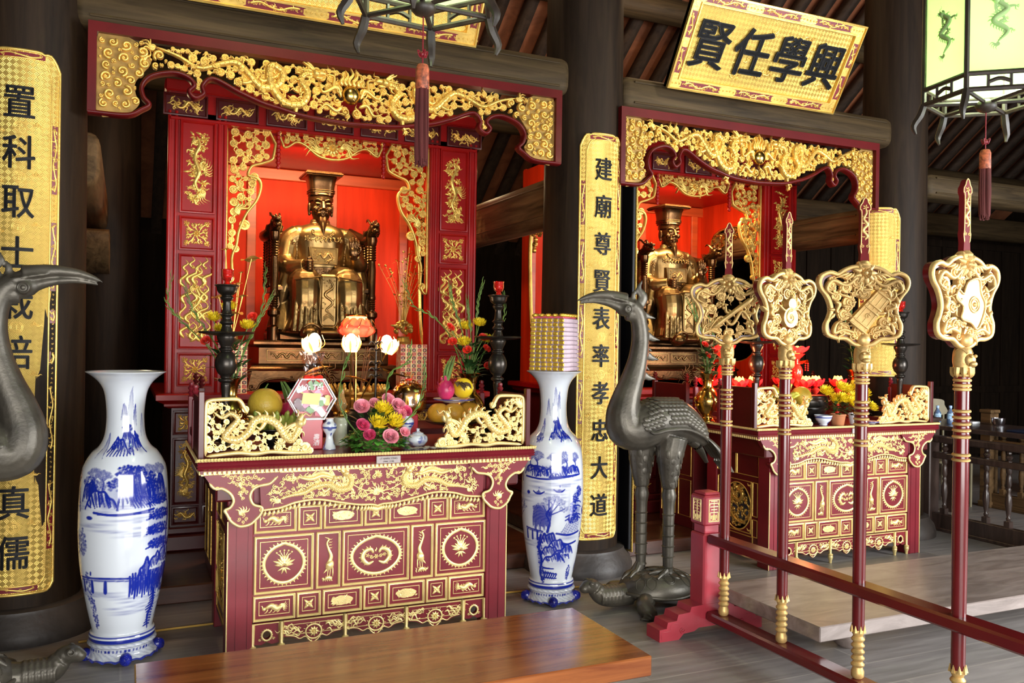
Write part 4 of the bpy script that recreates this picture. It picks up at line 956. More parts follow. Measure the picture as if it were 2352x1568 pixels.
        path = [(-.815, 1.235), (-.775, 1.205), (-.735, 1.225), (-.70, 1.195), (-.735, 1.150), (-.76, 1.11), (-.70, 1.095), (-.645, 1.135), (-.62, 1.185), (-.565, 1.195), (-.51, 1.165), (-.475, 1.11), (-.44, 1.085), (-.415, 1.12), (-.40, 1.155)]
        o.dragon(path, .0195, 1, legs=(.45, .66, .80)); C = catmull(path, 60)
        for x, y, r in ((-.845, 1.20, .022), (-.845, 1.15, .019), (-.845, 1.10, .022), (-.83, 1.055, .02), (-.665, 1.245, .018), (-.37, 1.045, .030), (-.42, 1.04, .024), (-.345, 1.03, .018), (-.40, 1.075, .018), (-.58, 1.05, .018), (-.66, 1.055, .02), (-.72, 1.065, .016), (-.50, 1.05, .02), (-.775, 1.06, .017), (-.80, 1.13, .016), (-.79, 1.165, .014)): o.disc((x, y), r*.95, 0, 10); o.spiral((x, y), r, x*50, 1 if int(x*1000) % 2 else -1)
        o.fill([(-.84, 1.03), (-.37, 1.03), (-.43, 1.12), (-.52, 1.13), (-.6, 1.14), (-.68, 1.2), (-.70, 1.28), (-.84, 1.28)], .009, .016, 500, 1.15, True, True, .6, lambda p, r: np.min(np.linalg.norm(C-p, axis=1)) > r*.7+.012)
        for i in range(5): o.wisp((-.81, 1.24), .05, PI/2+.5*(i-2), .007, .4)
        g.build('dragon_fretwork', M['gold_pale'], **kw)
    return t
altarA = altar_table(1.212, 4.34, 'maroon and gold altar table in front, laden with fruit and lamps', 5)
altarB = altar_table(4.928, 4.76, 'maroon and gold altar table behind the ceremonial poles', 8)

# rear altar tables between the front table and the shrine
def rear_table(cx, y, label):
    t = thing('rear_altar_table', label, 'altar table', (cx, y, 0)); kw = dict(parent=t, world=False); lac = M['lacquer_dark']
    b = MB(); b.box(-.90, .90, 0, .55, .955, 1.01, .006); b.build('tabletop', lac, **kw)
    b = MB(); b.box(-.80, .80, .04, .51, .11, .955, .004); b.mi = 1
    for s in (-1, 1):
        b.tf = plane((s*.80, .04, 0), (0, 1, 0), (0, 0, 1), (s, 0, 0))
        for u0, v0, u1, v1 in ((.03, .2, .20, .5), (.03, .53, .20, .85), (.24, .2, .44, .85)): b.moulding(u0, v0, u1, v1, [(0, 0), (.001, .005), (.004, .006), (.006, .0005)])
        b.tf = None
    b.build('body', [lac, M['gold_old']], **kw)
    for s in (-1, 1):
        p = MB(); p.box(s*.872-.010, s*.872+.010, .06, .50, 1.005, 1.28, .004); p.build('side_rail', lac, **kw)
        for y in (.05, .50):
            n = MB(); n.box(s*.872-.018, s*.872+.018, y-.018, y+.018, 1.0, 1.29, .003)
            n.lathe([(.018, 1.29), (.011, 1.298), (.018, 1.308), (.021, 1.316), (.012, 1.325), (.019, 1.334), (.020, 1.342), (.011, 1.352), (.014, 1.36), (0, 1.37)], 14, (s*.872, y, 0)); n.build('finial_post', lac, **kw)
    return t
rear_table(1.30, 5.5, 'dark red rear altar table between the front altar and the left shrine')
rear_table(4.98, 5.66, 'dark red rear altar table between the second altar and its shrine')
# ------------------------------------------------------------------ shrines
def shrine(cx, label, seed):
    Y0 = 6.55; t = thing('shrine_cabinet', label, 'shrine', (cx, Y0, 0)); kw = dict(parent=t, world=False); red, gold, dk = M['red'], M['gold'], M['lacquer_dark']; rng = random.Random(seed)
    F = plane((0, 0, 0))
    # base cabinet with carved panels
    b = MB(); b.box(-1.13, 1.13, -.10, 1.45, .112, 1.13); b.box(-1.20, 1.20, -.18, 1.47, .112, .22, .01); b.box(-1.17, 1.17, -.14, 1.46, .22, .27, .01); b.build('base_body', dk, **kw)
    b = MB(); G = [[(-1.15-i, -.12-i, z), (1.15+i, -.12-i, z), (1.15+i, 1.47, z), (-1.15-i, 1.47, z)] for i, z in ((0, 1.10), (.03, 1.115), (.03, 1.13), (.06, 1.145), (.085, 1.16), (.085, 1.195), (.07, 1.20))]
    b.grid(np.array(G), False, True); b.add(G[-1], [(0, 1, 2, 3)]); b.build('ledge', red, ang=25, **kw)
    def relief(u0, v0, u1, v1, kind, y, frame=True, m=None, seed2=0):
        m = MB(); m.tf = plane((0, y, 0)); o = Orn(m, .001, 0, random.Random(seed*31+seed2), .9); uc, vc = (u0+u1)/2, (v0+v1)/2; w, h = u1-u0, v1-v0
        m.poly([(u0, v0), (u1, v0), (u1, v1), (u0, v1)], -.012, 0)
        if frame: m.moulding(u0-.02, v0-.02, u1+.02, v1+.02, [(0, 0), (.002, .014), (.010, .016), (.016, .008), (.020, .0)])
        m.mi = 1
        if kind == 'phoenix':
            s = 1 if seed2 % 2 else -1
            o.stroke([(uc-s*w*.1, v0+h*.20), (uc+s*w*.08, v0+h*.32), (uc-s*w*.05, v0+h*.45), (uc+s*w*.10, v0+h*.62), (uc-s*w*.06, v0+h*.76), (uc+s*w*.05, v0+h*.86)], [.006, .012, .017, .015, .011, .007], n=30)
            for i in range(7): o.wisp((uc+s*w*.02, v0+h*.45), h*.2, PI/2+s*(.5+.2*i), .007, .4); o.wisp((uc-s*w*.08, v0+h*.25), h*.18, -PI/2+(i-3)*.22, .006, .4)
            for i in range(30): o.cloud((u0+w*rng.uniform(.2, .8), v0+h*rng.uniform(.04, .96)), w*.075, rng.uniform(-.4, .4)+(PI if rng.random() < .5 else 0), rng.choice((1, -1)))
            for i in range(30): o.leaf((u0+w*rng.uniform(.22, .78), v0+h*rng.uniform(.12, .9)), w*.22, rng.uniform(0, 6.3), w*.05)
            for i in range(8): o.flower((u0+w*rng.uniform(.25, .75), v0+h*(.12+.1*i)), w*.15, 6)
            for i in range(12): o.wisp((u0+w*rng.uniform(.3, .7), v0+h*rng.uniform(.1, .85)), h*.09, rng.uniform(0, 6.3), w*.05, .6, 9)
        elif kind == 'flames':
            for j in range(4):
                for i in range(5):
                    o.wisp((u0+w*(.14+.18*i), v0+h*(.05+.2*j)+rng.uniform(0, .03)), h*.24, PI/2+rng.uniform(-.25, .25), w*.075, .5*rng.choice((1, -1)), 12)
            for i in range(34): o.spiral((u0+w*rng.uniform(.15, .85), v0+h*rng.uniform(.06, .78)), w*rng.uniform(.07, .12), rng.uniform(0, 6), rng.choice((1, -1)))
            o.dragon([(uc-w*.2, v0+h*.15), (uc+w*.18, v0+h*.25), (uc-w*.15, v0+h*.38), (uc+w*.15, v0+h*.52), (uc, v0+h*.66)], w*.055, 1, legs=(.4, .7), scales=False)
            for i in range(4): q = (u0+w*(.16+.22*i), v0+h*(.84+.04*(i % 2))); o.bead(q, w*.06); o.wisp(q, h*.13, PI/2, w*.05, .5)
        elif kind == 'square':
            r = min(w, h)*.46; o.flower((uc, vc), r*.38, 8)
            for i in range(8):
                a = PI/4*i; L = r*(1.15 if i % 2 else .8); d = arr(math.cos(a), math.sin(a)); p = arr(-d[1], d[0]); c = arr(uc, vc)
                o.stroke([c+d*r*.25, c+d*L*.6+p*r*.1, c+d*L], [.006, .0065, .006], n=9)
                for s in (-1, 1): o.spiral(c+d*L*.62+p*s*r*.2, r*.17, a, s, 1.2, w=r*.045, n=12); o.leaf(c+d*L*.75, r*.34, a+s*.8, r*.10)
                if i % 2: o.flower(c+d*L, r*.2, 5)
        elif kind == 'band':
            n = max(4, int(w/.035)); o.stroke([(u0+w*(.06+.88*i/n), vc+h*.22*math.sin(i*1.9)) for i in range(n+1)], [.004, .008, .010, .008, .004], n=n*7)
            for i in range(n*2): o.spiral((u0+w*rng.uniform(.08, .92), v0+h*rng.uniform(.2, .8)), h*.12, rng.uniform(0, 6), rng.choice((1, -1)), 1.2, n=12); o.wisp((u0+w*rng.uniform(.1, .9), v0+h*rng.uniform(.25, .75)), h*.4, rng.uniform(0, 6.3), h*.05, .4, 8)
            for i in range(3): o.flower((u0+w*(.25+.25*i), vc), h*.22, 6)
        return m
    def rp(name, *a, **k): return relief(*a, **k).build(name, [k2, gold], ang=35, **kw)
    k2 = dk
    ys = -.104
    for s in (-1, 1):
        e = lambda a, b2: tuple(sorted((s*a, s*b2)))
        for i, (a, b2) in enumerate(((1.10, .96), (.90, .50), (.44, .04))):
            u0, u1 = e(a, b2); rp('base_panel', u0, .93, u1, 1.06, 'band' if i else 'square', ys, seed2=i+5*s)
            rp('base_panel', u0, .44, u1, .87, 'phoenix' if i != 1 else 'flames', ys, seed2=i+9*s); rp('base_panel', u0, .30, u1, .39, 'band', ys, seed2=i+13*s)
    k2 = red
    # upper frame
    for s in (-1, 1):
        p = MB(); u0, u1 = sorted((s*1.165, s*.775)); p.box(u0, u1, -.0, .12, 1.20, 3.20)
        for q in (1.165, 1.12, .83, .79): p.tube([(s*q, 0, 1.2), (s*q, 0, 3.2)], .012, 8)
        p.build('side_post', red, **kw)
        u0, u1 = sorted((s*1.075, s*.875))
        rp('side_panel', u0, 2.50, u1, 3.12, 'phoenix', -.012, seed2=21+s); rp('side_panel', u0, 2.235, u1, 2.44, 'square', -.012, seed2=22+s)
        rp('side_panel', u0, 1.53, u1, 2.17, 'flames', -.012, seed2=23+s); rp('side_panel', u0, 1.265, u1, 1.465, 'square', -.012, seed2=24+s)
    h = MB(); h.box(-1.165, 1.165, 0, .12, 3.15, 3.36); h.box(-1.20, 1.20, -.03, .15, 3.335, 3.42, .012); h.box(-1.165, 1.165, -.02, .10, 3.135, 3.16, .006); h.build('header', red, **kw)
    for i in range(7):
        u = -1.06+i*.3533; k2 = dk; rp('frieze_panel', u-.13, 3.185, u+.13, 3.305, 'band', -.004, seed2=40+i)
    k2 = red
    # niche: floor, back boards with rails and stiles, ceiling, side walls with shaped openings
    n = MB(); n.box(-1.1, 1.1, .12, 1.45, 1.12, 1.20); n.build('niche_floor', red, **kw)
    n = MB(); n.box(-1.1, 1.1, 1.40, 1.45, 1.2, 3.36); n.build('niche_back', M['niche'], **kw)
    n = MB(); n.box(-1.1, 1.1, 1.365, 1.40, 3.02, 3.12, .006); n.box(-1.1, 1.1, 1.375, 1.40, 1.2, 1.32, .006)
    for u in (-1.02, -.42, .30, .98): n.box(u-.04, u+.04, 1.372, 1.40, 1.3, 3.03, .005)
    n.build('niche_rails', M['niche_rail'], **kw)
    n = MB(); n.box(-1.1, 1.1, .12, 1.40, 3.125, 3.16); n.build('niche_ceiling', red, **kw)
    for s in (-1, 1):
        n = MB(); n.tf = plane((s*1.10, .12, 0), (0, 1, 0), (0, 0, 1), (s, 0, 0)); L = 1.30
        hole = catmull([(.35, 1.55), (.70, 1.42), (1.02, 1.60), (1.12, 2.1), (1.10, 2.75), (.68, 2.86), (.25, 2.75), (.22, 2.1)], 40, True)
        n.poly([(0, 1.2), (L, 1.2), (L, 3.34), (0, 3.34)], -.02, .02, [hole]); n.build('niche_side', M['niche'], **kw)
        g = MB(); g.tf = n.tf; o = Orn(g, .012, .024, random.Random(seed+s), .8); o.stroke(hole, .012, n=0, closed=True)
        o.fill([(.26, 2.3), (.34, 2.6), (.68, 2.72), (1.0, 2.6), (1.07, 2.3), (1.11, 2.8), (.68, 2.85), (.22, 2.8)], .012, .03, 700, 1.0, True, True, .4); g.build('side_fretwork', M['gold_old'], **kw)
    # gilt brackets in the opening
    BL = [(-.775, 3.165), (-.445, 3.165), (-.438, 2.975), (-.450, 2.93), (-.52, 2.895), (-.595, 2.865), (-.62, 2.80), (-.575, 2.79), (-.535, 2.76), (-.530, 2.70), (-.56, 2.61), (-.63, 2.51), (-.68, 2.38), (-.695, 2.28), (-.725, 2.19), (-.722, 2.05), (-.745, 1.985), (-.775, 1.97)]
    for s in (-1, 1):
        g = MB(); g.tf = plane((0, .055, 0)); o = Orn(g, .012, .024, random.Random(seed+50+s), .8, None if s < 0 else mirror_u(0))
        cur = catmull(BL[2:], 70); o.stroke(np.vstack([BL[:2], cur]), .010, n=90, h=.012); o.stroke([BL[0], (-.770, 2.5), BL[-1]], .010, n=20, h=.012)
        P = catmull(BL[2:-1], 40); P = np.vstack([[(-.762, 3.152), (-.462, 3.152)], P-arr(.014, 0), [(-.762, 2.0)]])
        o.fill(P, .014, .034, 1500, 1.0, True, True, .5)
        for x, y, r in ((-.575, 2.79, .03), (-.64, 2.43, .038), (-.735, 2.03, .028), (-.70, 2.25, .026)): o.disc((x, y), r); o.spiral((x, y), r, 0, 1)
        for i in range(4): o.wisp((-.68, 2.50), .13, .9+.3*i, .012, .4)
        g.build('gilt_bracket', gold, **kw)
        p = MB(); prof = [(.001, 2.86), (.014, 2.868), (.017, 2.88), (.010, 2.892)]
        for i in range(8): z = 2.90+i*.032; prof += [(.013, z), (.020, z+.010), (.020, z+.016), (.012, z+.027)]
        p.lathe(prof+[(.02, 3.16)], 16, (s*.405, .05, 0)); p.build('turned_pendant', red, **kw)
    g = MB(); g.tf = plane((0, .055, 0)); o = Orn(g, .012, .024, random.Random(seed+60), .8)
    C = catmull([(-.365, 3.03), (-.33, 3.04), (-.27, 3.08), (-.20, 3.06), (-.11, 2.995), (0, 2.975), (.11, 2.995), (.20, 3.06), (.27, 3.08), (.33, 3.04), (.365, 3.03)], 60); o.stroke(C, .008, n=0); o.stroke([(-.365, 3.03), (-.367, 3.15), (0, 3.155), (.367, 3.15), (.365, 3.03)], .008, n=60)
    o.fill(np.vstack([C, [(.36, 3.145), (-.36, 3.145)]]), .010, .024, 1200, 1.0, True, True, .6); o.flower((0, 3.06), .06, 10)
    for s in (-1, 1):
        for i in range(4): o.wisp((s*.06, 3.06), .16, (0 if s > 0 else PI)+(i-1.5)*.28, .012, .4)
    g.build('gilt_header', gold, **kw)
    return t
shrineA = shrine(1.43, 'tall red and gold shrine cabinet around the left statue', 3)
shrineB = shrine(4.80, 'red and gold shrine cabinet around the second statue, behind the poles', 4)

# ------------------------------------------------------------------ statue, throne, plinth
def bent(P, r, n=10, k=12): return MB().tube(catmull(P, k), spread_w(r, k), n)
def plinth(cx, y, label):
    t = thing('statue_plinth', label, 'plinth', (cx, y, 1.20)); kw = dict(parent=t, world=False); br = M['bronze_dark']
    b = MB()
    def tier(prof): b.grid(np.array([[(-w, -d, z), (w, -d, z), (w, d, z), (-w, d, z)] for w, d, z in prof]), False, True); w, d, z = prof[-1]; b.add([(-w, -d, z), (w, -d, z), (w, d, z), (-w, d, z)], [(0, 1, 2, 3)])
    tier([(.56, .34, .14), (.585, .365, .15), (.59, .37, .165), (.575, .355, .175), (.565, .345, .19), (.53, .31, .20), (.505, .285, .205), (.505, .285, .325), (.52, .30, .33), (.54, .32, .34), (.55, .33, .352), (.55, .33, .37), (.53, .31, .382)]); b.build('stepped_body', br, ang=25, **kw)
    for s in (0, 1):
        a = MB()
        E = [(-.60, .0), (-.555, .0), (-.52, .02), (-.50, .055), (-.44, .085), (-.34, .095), (-.25, .075), (-.17, .085), (0, .065), (.17, .085), (.25, .075), (.34, .095), (.44, .085), (.50, .055), (.52, .02), (.555, 0), (.60, 0)]
        E = catmull(E, 70); a.tf = plane((0, -.335, 0) if s == 0 else (0, .335, 0))
        a.poly(np.vstack([E, [(.585, .06), (.565, .15), (-.565, .15), (-.585, .06)]]), -.04, .03); o = Orn(a, .03, 0, random.Random(2), .8); o.stroke(E, .008, n=0)
        if s == 0:
            for sx in (-1, 1): o.spiral((sx*.565, .03), .03, 0, sx); o.spiral((sx*.27, .10), .022, 0, sx)
            for i in range(12): o.wisp((0, .105), .13, i*.52, .010, .4)
            o.flower((0, .11), .04, 8)
        a.build('shaped_apron', br, **kw)
        e = MB(); e.tf = plane((-.555 if s == 0 else .555, 0, 0), (0, 1, 0), (0, 0, 1), (-1 if s == 0 else 1, 0, 0)); E2 = E*arr(.58, 1); e.poly(np.vstack([E2, [(.34, .06), (.33, .15), (-.33, .15), (-.34, .06)]]), -.04, .02); e.build('shaped_apron', br, **kw)
    p = MB(); p.tf = plane((0, -.286, 0)); o = Orn(p, .002, 0, random.Random(4), .8)
    for u0, u1 in ((-.45, -.17), (-.14, .14), (.17, .45)):
        p.moulding(u0, .225, u1, .31, [(0, 0), (.002, .006), (.007, .006), (.010, 0)]); w = u1-u0
        o.stroke([(u0+w*(.1+.8*i/9), .268+.018*math.sin(i*2.2)) for i in range(10)], [.004, .009, .010, .008, .004], n=60)
        for i in range(12): o.spiral((u0+w*(.12+.76*i/11), .268+.016*math.cos(i*2.2)), .011, i, 1, 1.2, n=10)
    p.build('dragon_panels', M['bronze'], **kw)
    return t
def statue(cx, y, label, tl):
    z0 = 1.582
    # throne
    th = thing('dragon_throne', tl, 'throne', (cx, y, z0)); kw = dict(parent=th, world=False); br = M['bronze_dark']
    s_ = MB(); s_.box(-.40, .40, -.20, .24, .0, .06, .01); s_.box(-.37, .37, -.17, .22, .06, .38, .012); s_.box(-.40, .40, -.20, .24, .38, .43, .012); s_.build('seat_block', br, **kw)
    for s in (-1, 1):
        p = MB(); x = s*.385; yf = -.19
        prof = [(.052, 0), (.052, .10), (.03, .12), (.03, .18), (.05, .20), (.05, .23), (.028, .25)]+[(.028+.006*(i % 2), .26+i*.009) for i in range(10)]+[(.034, .36), (.03, .38), (.033, .58), (.028, .64)]+[(.028+.007*(i % 2), .65+i*.010) for i in range(14)]+[(.038, .81), (.040, .84)]
        p.lathe(prof, 20, (x, yf, 0)); p.build('front_post', br, **kw)
        a = MB(); a.tube([(s*.30, .26, .92), (s*.41, .12, .84), (s*.415, -.05, .83), (x, -.16, .86), (x, -.24, .90), (x, -.285, .90)], [.045, .05, .05, .045, .048, .03], 10, m=24)
        a.ball((x, -.24, .905), (.046, .065, .05)); a.ball((x, -.30, .885), (.033, .045, .025)); a.ball((x, -.295, .925), (.03, .05, .02)); a.ball((x-.022, -.265, .945), .014, 8, 6); a.ball((x+.022, -.265, .945), .014, 8, 6); a.ball((x, -.335, .925), (.022, .016, .014), 8, 6)
        for k in (-1, 1):
            a.tube([(x+k*.02, -.23, .94), (x+k*.035, -.17, .985), (x+k*.03, -.12, .97)], [.010, .009, .002], 6, m=8)
            for i in range(3): a.tube([(x+k*.04, -.22+.02*i, .89-.012*i), (x+k*.058, -.18+.02*i, .88-.01*i), (x+k*.052, -.14+.02*i, .90)], [.010, .009, .002], 6, m=7)
        a.ball((x, -.23, .955), (.012, .012, .02), 8, 6); a.build('dragon_arm', br, **kw)
        for yy in (-.04, .08, .2):
            q = MB(); q.lathe([(.022, .43), (.022, .47)]+[(.018+.006*(i % 2), .48+i*.011) for i in range(32)]+[(.02, .84)], 14, (s*.395, yy, 0)); q.build('spindle', br, **kw)
    b = MB(); b.tube([(-.30, .26, .43), (-.31, .27, .83), (-.2, .28, .87), (0, .29, .88), (.2, .28, .87), (.31, .27, .83), (.30, .26, .43)], .035, 10, m=50); b.box(-.28, .28, .25, .28, .43, .84, .01); b.build('back', br, **kw)
    # the seated figure
    t = thing('seated_statue', label, 'statue', (cx, y, z0)); kw = dict(parent=t, world=False); bz = M['bronze']
    m = MB(); Z = lambda z: z-z0
    m.lathe([(.001, Z(1.98)), (.20, Z(2.0)), (.195, Z(2.10)), (.19, Z(2.16)), (.205, Z(2.28)), (.225, Z(2.40)), (.205, Z(2.46)), (.15, Z(2.505)), (.085, Z(2.53)), (.075, Z(2.56)), (.001, Z(2.57))], 36, sx=.66, m=40)
    for s in (-1, 1):
        m.tube([(s*.17, 0, Z(2.43)), (s*.245, .0, Z(2.37)), (s*.285, -.03, Z(2.20))], [.09, .088, .085], 14, m=12)
        m.ball((s*.165, 0, Z(2.425)), (.095, .088, .085)); m.ball((s*.165, -.27, Z(2.025)), (.128, .125, .118)); m.ball((s*.26, -.02, Z(2.03)), .105); m.ball((s*.285, -.03, Z(2.20)), .092)
        m.tube([(s*.10, .02, Z(2.04)), (s*.15, -.15, Z(2.05)), (s*.165, -.27, Z(2.03))], [.14, .13, .125], 14, m=10)
        m.tube([(s*.165, -.27, Z(2.03)), (s*.168, -.295, Z(1.92)), (s*.165, -.27, Z(1.75)), (s*.18, -.29, Z(1.64))], [.125, .115, .115, .135], 16, m=14)
        m.tube([(s*.26, -.02, Z(2.03)), (s*.28, -.08, Z(1.85)), (s*.31, -.12, Z(1.64))], [.10, .105, .13], 14, m=12)
        m.tube([(s*.285, -.03, Z(2.20)), (s*.315, -.04, Z(2.0)), (s*.335, -.06, Z(1.80))], [.09, .07, .03], 12, m=10)
        for i in range(5): a = s*(.095+.038*i); m.tube([(a, -.372+.25*(abs(a)-.165)**2*14, Z(2.0)), (a*1.02, -.390+.25*(abs(a)-.165)**2*14, Z(1.82)), (a*1.08, -.405+.25*(abs(a)-.165)**2*14, Z(1.65))], [.006, .017, .024], 8, m=8)
        for i in range(4): m.tube([(s*(.25+.02*i), -.10-.03*i, Z(2.26-.02*i)), (s*(.33-.005*i), -.09, Z(2.12-.03*i)), (s*(.345-.012*i), -.08, Z(1.92-.02*i))], [.012, .018, .010], 6, m=8)
    m.tube([(-.285, -.03, Z(2.20)), (-.25, -.16, Z(2.15)), (-.16, -.26, Z(2.165))], [.088, .075, .055], 14, m=10)
    m.tube([(.285, -.03, Z(2.20)), (.29, -.14, Z(2.20)), (.235, -.22, Z(2.27))], [.088, .075, .045], 14, m=10)
    m.tube([(.29, -.1, Z(2.16)), (.31, -.15, Z(2.02)), (.33, -.15, Z(1.85))], [.07, .06, .02], 10, m=8)
    m.tube([(-.26, -.13, Z(2.12)), (-.30, -.15, Z(1.98)), (-.33, -.14, Z(1.82))], [.07, .06, .02], 10, m=8)
    m.box(-.072, .072, -.375, -.10, Z(1.68), Z(2.10), .02); m.ball((0, -.16, Z(1.645)), (.36, .27, .05), 30, 10)
    for s in (-1, 1): m.ball((s*.15, -.40, Z(1.635)), (.075, .085, .055)); m.tube([(s*.08, -.42, Z(1.62)), (s*.09, -.475, Z(1.68)), (s*.15, -.485, Z(1.71)), (s*.21, -.475, Z(1.68)), (s*.22, -.42, Z(1.62))], .012, 8, m=18)
    body = sculpt('robed_body', m, bz, t, .0058, 4, False)
    # hands
    h = MB(); h.ball((-.145, -.285, Z(2.165)), (.045, .045, .05))
    for i in range(4): h.tube([(-.115, -.29, Z(2.195-.021*i)), (-.13, -.335, Z(2.195-.021*i)), (-.165, -.325, Z(2.193-.021*i)), (-.17, -.295, Z(2.193-.021*i))], [.0125, .0125, .012, .010], 8, m=12)
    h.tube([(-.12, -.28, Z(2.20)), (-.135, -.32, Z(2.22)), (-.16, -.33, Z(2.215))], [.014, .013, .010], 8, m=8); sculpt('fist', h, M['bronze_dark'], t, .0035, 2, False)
    h = MB(); h.ball((.222, -.245, Z(2.295)), (.043, .022, .05)); h.tube([(.235, -.22, Z(2.24)), (.225, -.24, Z(2.28))], [.035, .03], 10)
    for i, L in enumerate((.070, .083, .078, .060)): x = .192+.021*i; h.tube([(x, -.25, Z(2.325)), (x+.002*(i-1.5), -.258, Z(2.325)+L*.55), (x+.003*(i-1.5), -.254, Z(2.325)+L)], [.0115, .011, .008], 8, m=8)
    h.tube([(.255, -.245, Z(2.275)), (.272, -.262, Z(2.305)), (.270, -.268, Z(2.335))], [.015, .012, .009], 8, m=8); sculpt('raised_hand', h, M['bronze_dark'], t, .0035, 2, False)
    # head
    f = MB(); c = arr(0, -.02, Z(2.655))
    def B(x, y_, z, rx, ry, rz): f.ball(c+arr(x, y_, z), (rx, ry, rz), 18, 12)
    B(0, 0, .025, .088, .098, .098); B(0, -.012, -.035, .076, .082, .082); B(0, -.055, -.085, .038, .034, .034); f.tube([c+arr(0, .02, -.06), c+arr(0, .02, -.15)], [.058, .066], 14)
    for s in (-1, 1):
        B(s*.052, -.070, -.015, .028, .024, .024); B(s*.040, -.088, .026, .024, .013, .011); f.tube([c+arr(s*.012, -.100, .046), c+arr(s*.045, -.094, .058), c+arr(s*.075, -.07, .046)], [.008, .009, .005], 8, m=8)
        B(s*.092, .012, 0, .013, .026, .05); B(s*.090, .008, -.045, .012, .014, .02); B(s*.018, -.105, -.022, .014, .015, .012)
        f.tube([c+arr(s*.010, -.104, -.048), c+arr(s*.035, -.092, -.056), c+arr(s*.052, -.075, -.085)], [.007, .008, .003], 6, m=8); f.tube([c+arr(s*.03, -.092, -.03), c+arr(s*.048, -.083, -.06)], [.006, .003], 6)
    f.tube([c+arr(0, -.097, .04), c+arr(0, -.112, .0), c+arr(0, -.122, -.022)], [.011, .014, .017], 8, m=8); B(0, -.094, -.062, .026, .014, .007); B(0, -.092, -.074, .021, .014, .007)
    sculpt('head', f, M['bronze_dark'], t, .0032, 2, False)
    for s in (-1, 1): e = MB(); e.ball(c+arr(s*.040, -.0945, .025), (.019, .008, .0055), 12, 8); e.build('eye', M['bronze'], **kw)
    bd = MB(); bd.tube([c+arr(0, -.080, -.088), c+arr(0, -.100, -.13), c+arr(0, -.115, -.18), c+arr(0, -.125, -.235)], [.034, .030, .018, .003], 12, m=14, flat=.6, up=(0, 1, 0)); bd.build('beard', M['bronze_dark'], **kw)
    k = MB(); k.lathe([(.094, Z(2.705)), (.101, Z(2.71)), (.101, Z(2.735)), (.095, Z(2.74)), (.098, Z(2.745)), (.103, Z(2.755)), (.098, Z(2.765))], 32, (0, -.012, 0), sx=1.05)
    def sq(r, z): q = np.linspace(0, 2*PI, 40, endpoint=False); e = lambda v: np.sign(v)*np.abs(v)**.5; return np.stack([r*e(np.cos(q)), -.012+r*e(np.sin(q)), np.full(40, z)], -1)
    k.grid(np.array([sq(r, Z(z)) for r, z in ((.096, 2.75), (.100, 2.78), (.102, 2.82), (.108, 2.86), (.118, 2.892), (.125, 2.90))]), False, True)
    for z in (2.775, 2.79): k.tube(sq(.1035, Z(z)), .004, 6, closed=True)
    k.build('crown', M['bronze_dark'], **kw)
    k = MB(); k.box(-.142, .142, -.165, .14, Z(2.897), Z(2.906), .003); k.box(-.150, .150, -.175, .15, Z(2.906), Z(2.924), .005); k.box(-.138, .138, -.163, .138, Z(2.924), Z(2.932), .003)
    k.tf = plane((0, -.176, 0)); o = Orn(k, 0, 0, random.Random(1), .6)
    for i in range(18): o.spiral((-.135+.0159*i, Z(2.915)), .007, i, 1, 1.1, n=8)
    k.build('crown_board', M['bronze_dark'], **kw)
    # chased ornament on the robe
    d = MB(); rng = random.Random(9)
    d.tf = plane((0, -.142, 0), (1, 0, 0), arr(0, -.12, 1)/np.linalg.norm((0, -.12, 1))); o = Orn(d, 0, .012, rng, .8)
    zz = lambda z: Z(z)
    d.tf = plane((0, -.175, Z(2.19)), (1, 0, 0), (0, .10, 1)); d.poly([(-.105, 0), (.105, 0), (.115, .135), (-.115, .135)], -.06, .0)
    o.d0 = .001; o.th = 0; d.moulding(-.105, 0, .105, .135, [(0, 0), (.002, .005), (.006, .005), (.009, 0)])
    o.dragon([(-.06, .04), (-.03, .08), (.0, .05), (.035, .085), (.06, .05), (.04, .03)], .010, 1, legs=(.5,), scales=False); o.fill([(-.09, .015), (.09, .015), (.09, .12), (-.09, .12)], .008, .014, 200, 1.1, False, False, .8)
    d.build('chest_panel', bz, **kw)
    d = MB(); d.lathe([(.196, Z(2.105)), (.205, Z(2.11)), (.205, Z(2.165)), (.198, Z(2.17))], 40, sx=.74, cap=False); d.tf = plane((0, -.153, Z(2.137))); o = Orn(d, 0, 0, rng, .6)
    for i in range(7):
        u = -.12+.04*i
        if i != 3: d.moulding(u-.015, -.019, u+.015, .019, [(0, -.02), (.002, .003), (.005, .003), (.006, 0)])
    o.stroke([(.018*math.cos(a), .018*math.sin(a)) for a in np.linspace(0, 2*PI, 20, endpoint=False)], .004, n=0, closed=True); o.bead((0, 0), .007); d.build('belt', M['bronze_dark'], **kw)
    d = MB(); d.tf = plane((0, -.378, 0)); o = Orn(d, 0, .01, rng, .8); o.stroke([(-.062, Z(2.08)), (-.066, Z(1.74)), (0, Z(1.69)), (.066, Z(1.74)), (.062, Z(2.08))], .006, n=40); o.stroke([(0, Z(2.06)), (.03, Z(2.0)), (-.03, Z(1.94)), (.03, Z(1.88)), (-.02, Z(1.82)), (.02, Z(1.79))], [.006, .012, .009, .004], n=40)
    for i in range(22): o.spiral((rng.uniform(-.045, .045), Z(rng.uniform(1.80, 2.06))), .010, i, 1, 1.2, n=10)
    for q in range(3): o.stroke([(-.045, Z(1.735+.014*q)), (0, Z(1.765+.014*q)), (.045, Z(1.735+.014*q))], .004, n=12)
    d.build('front_sash', bz, **kw)
    d = MB()
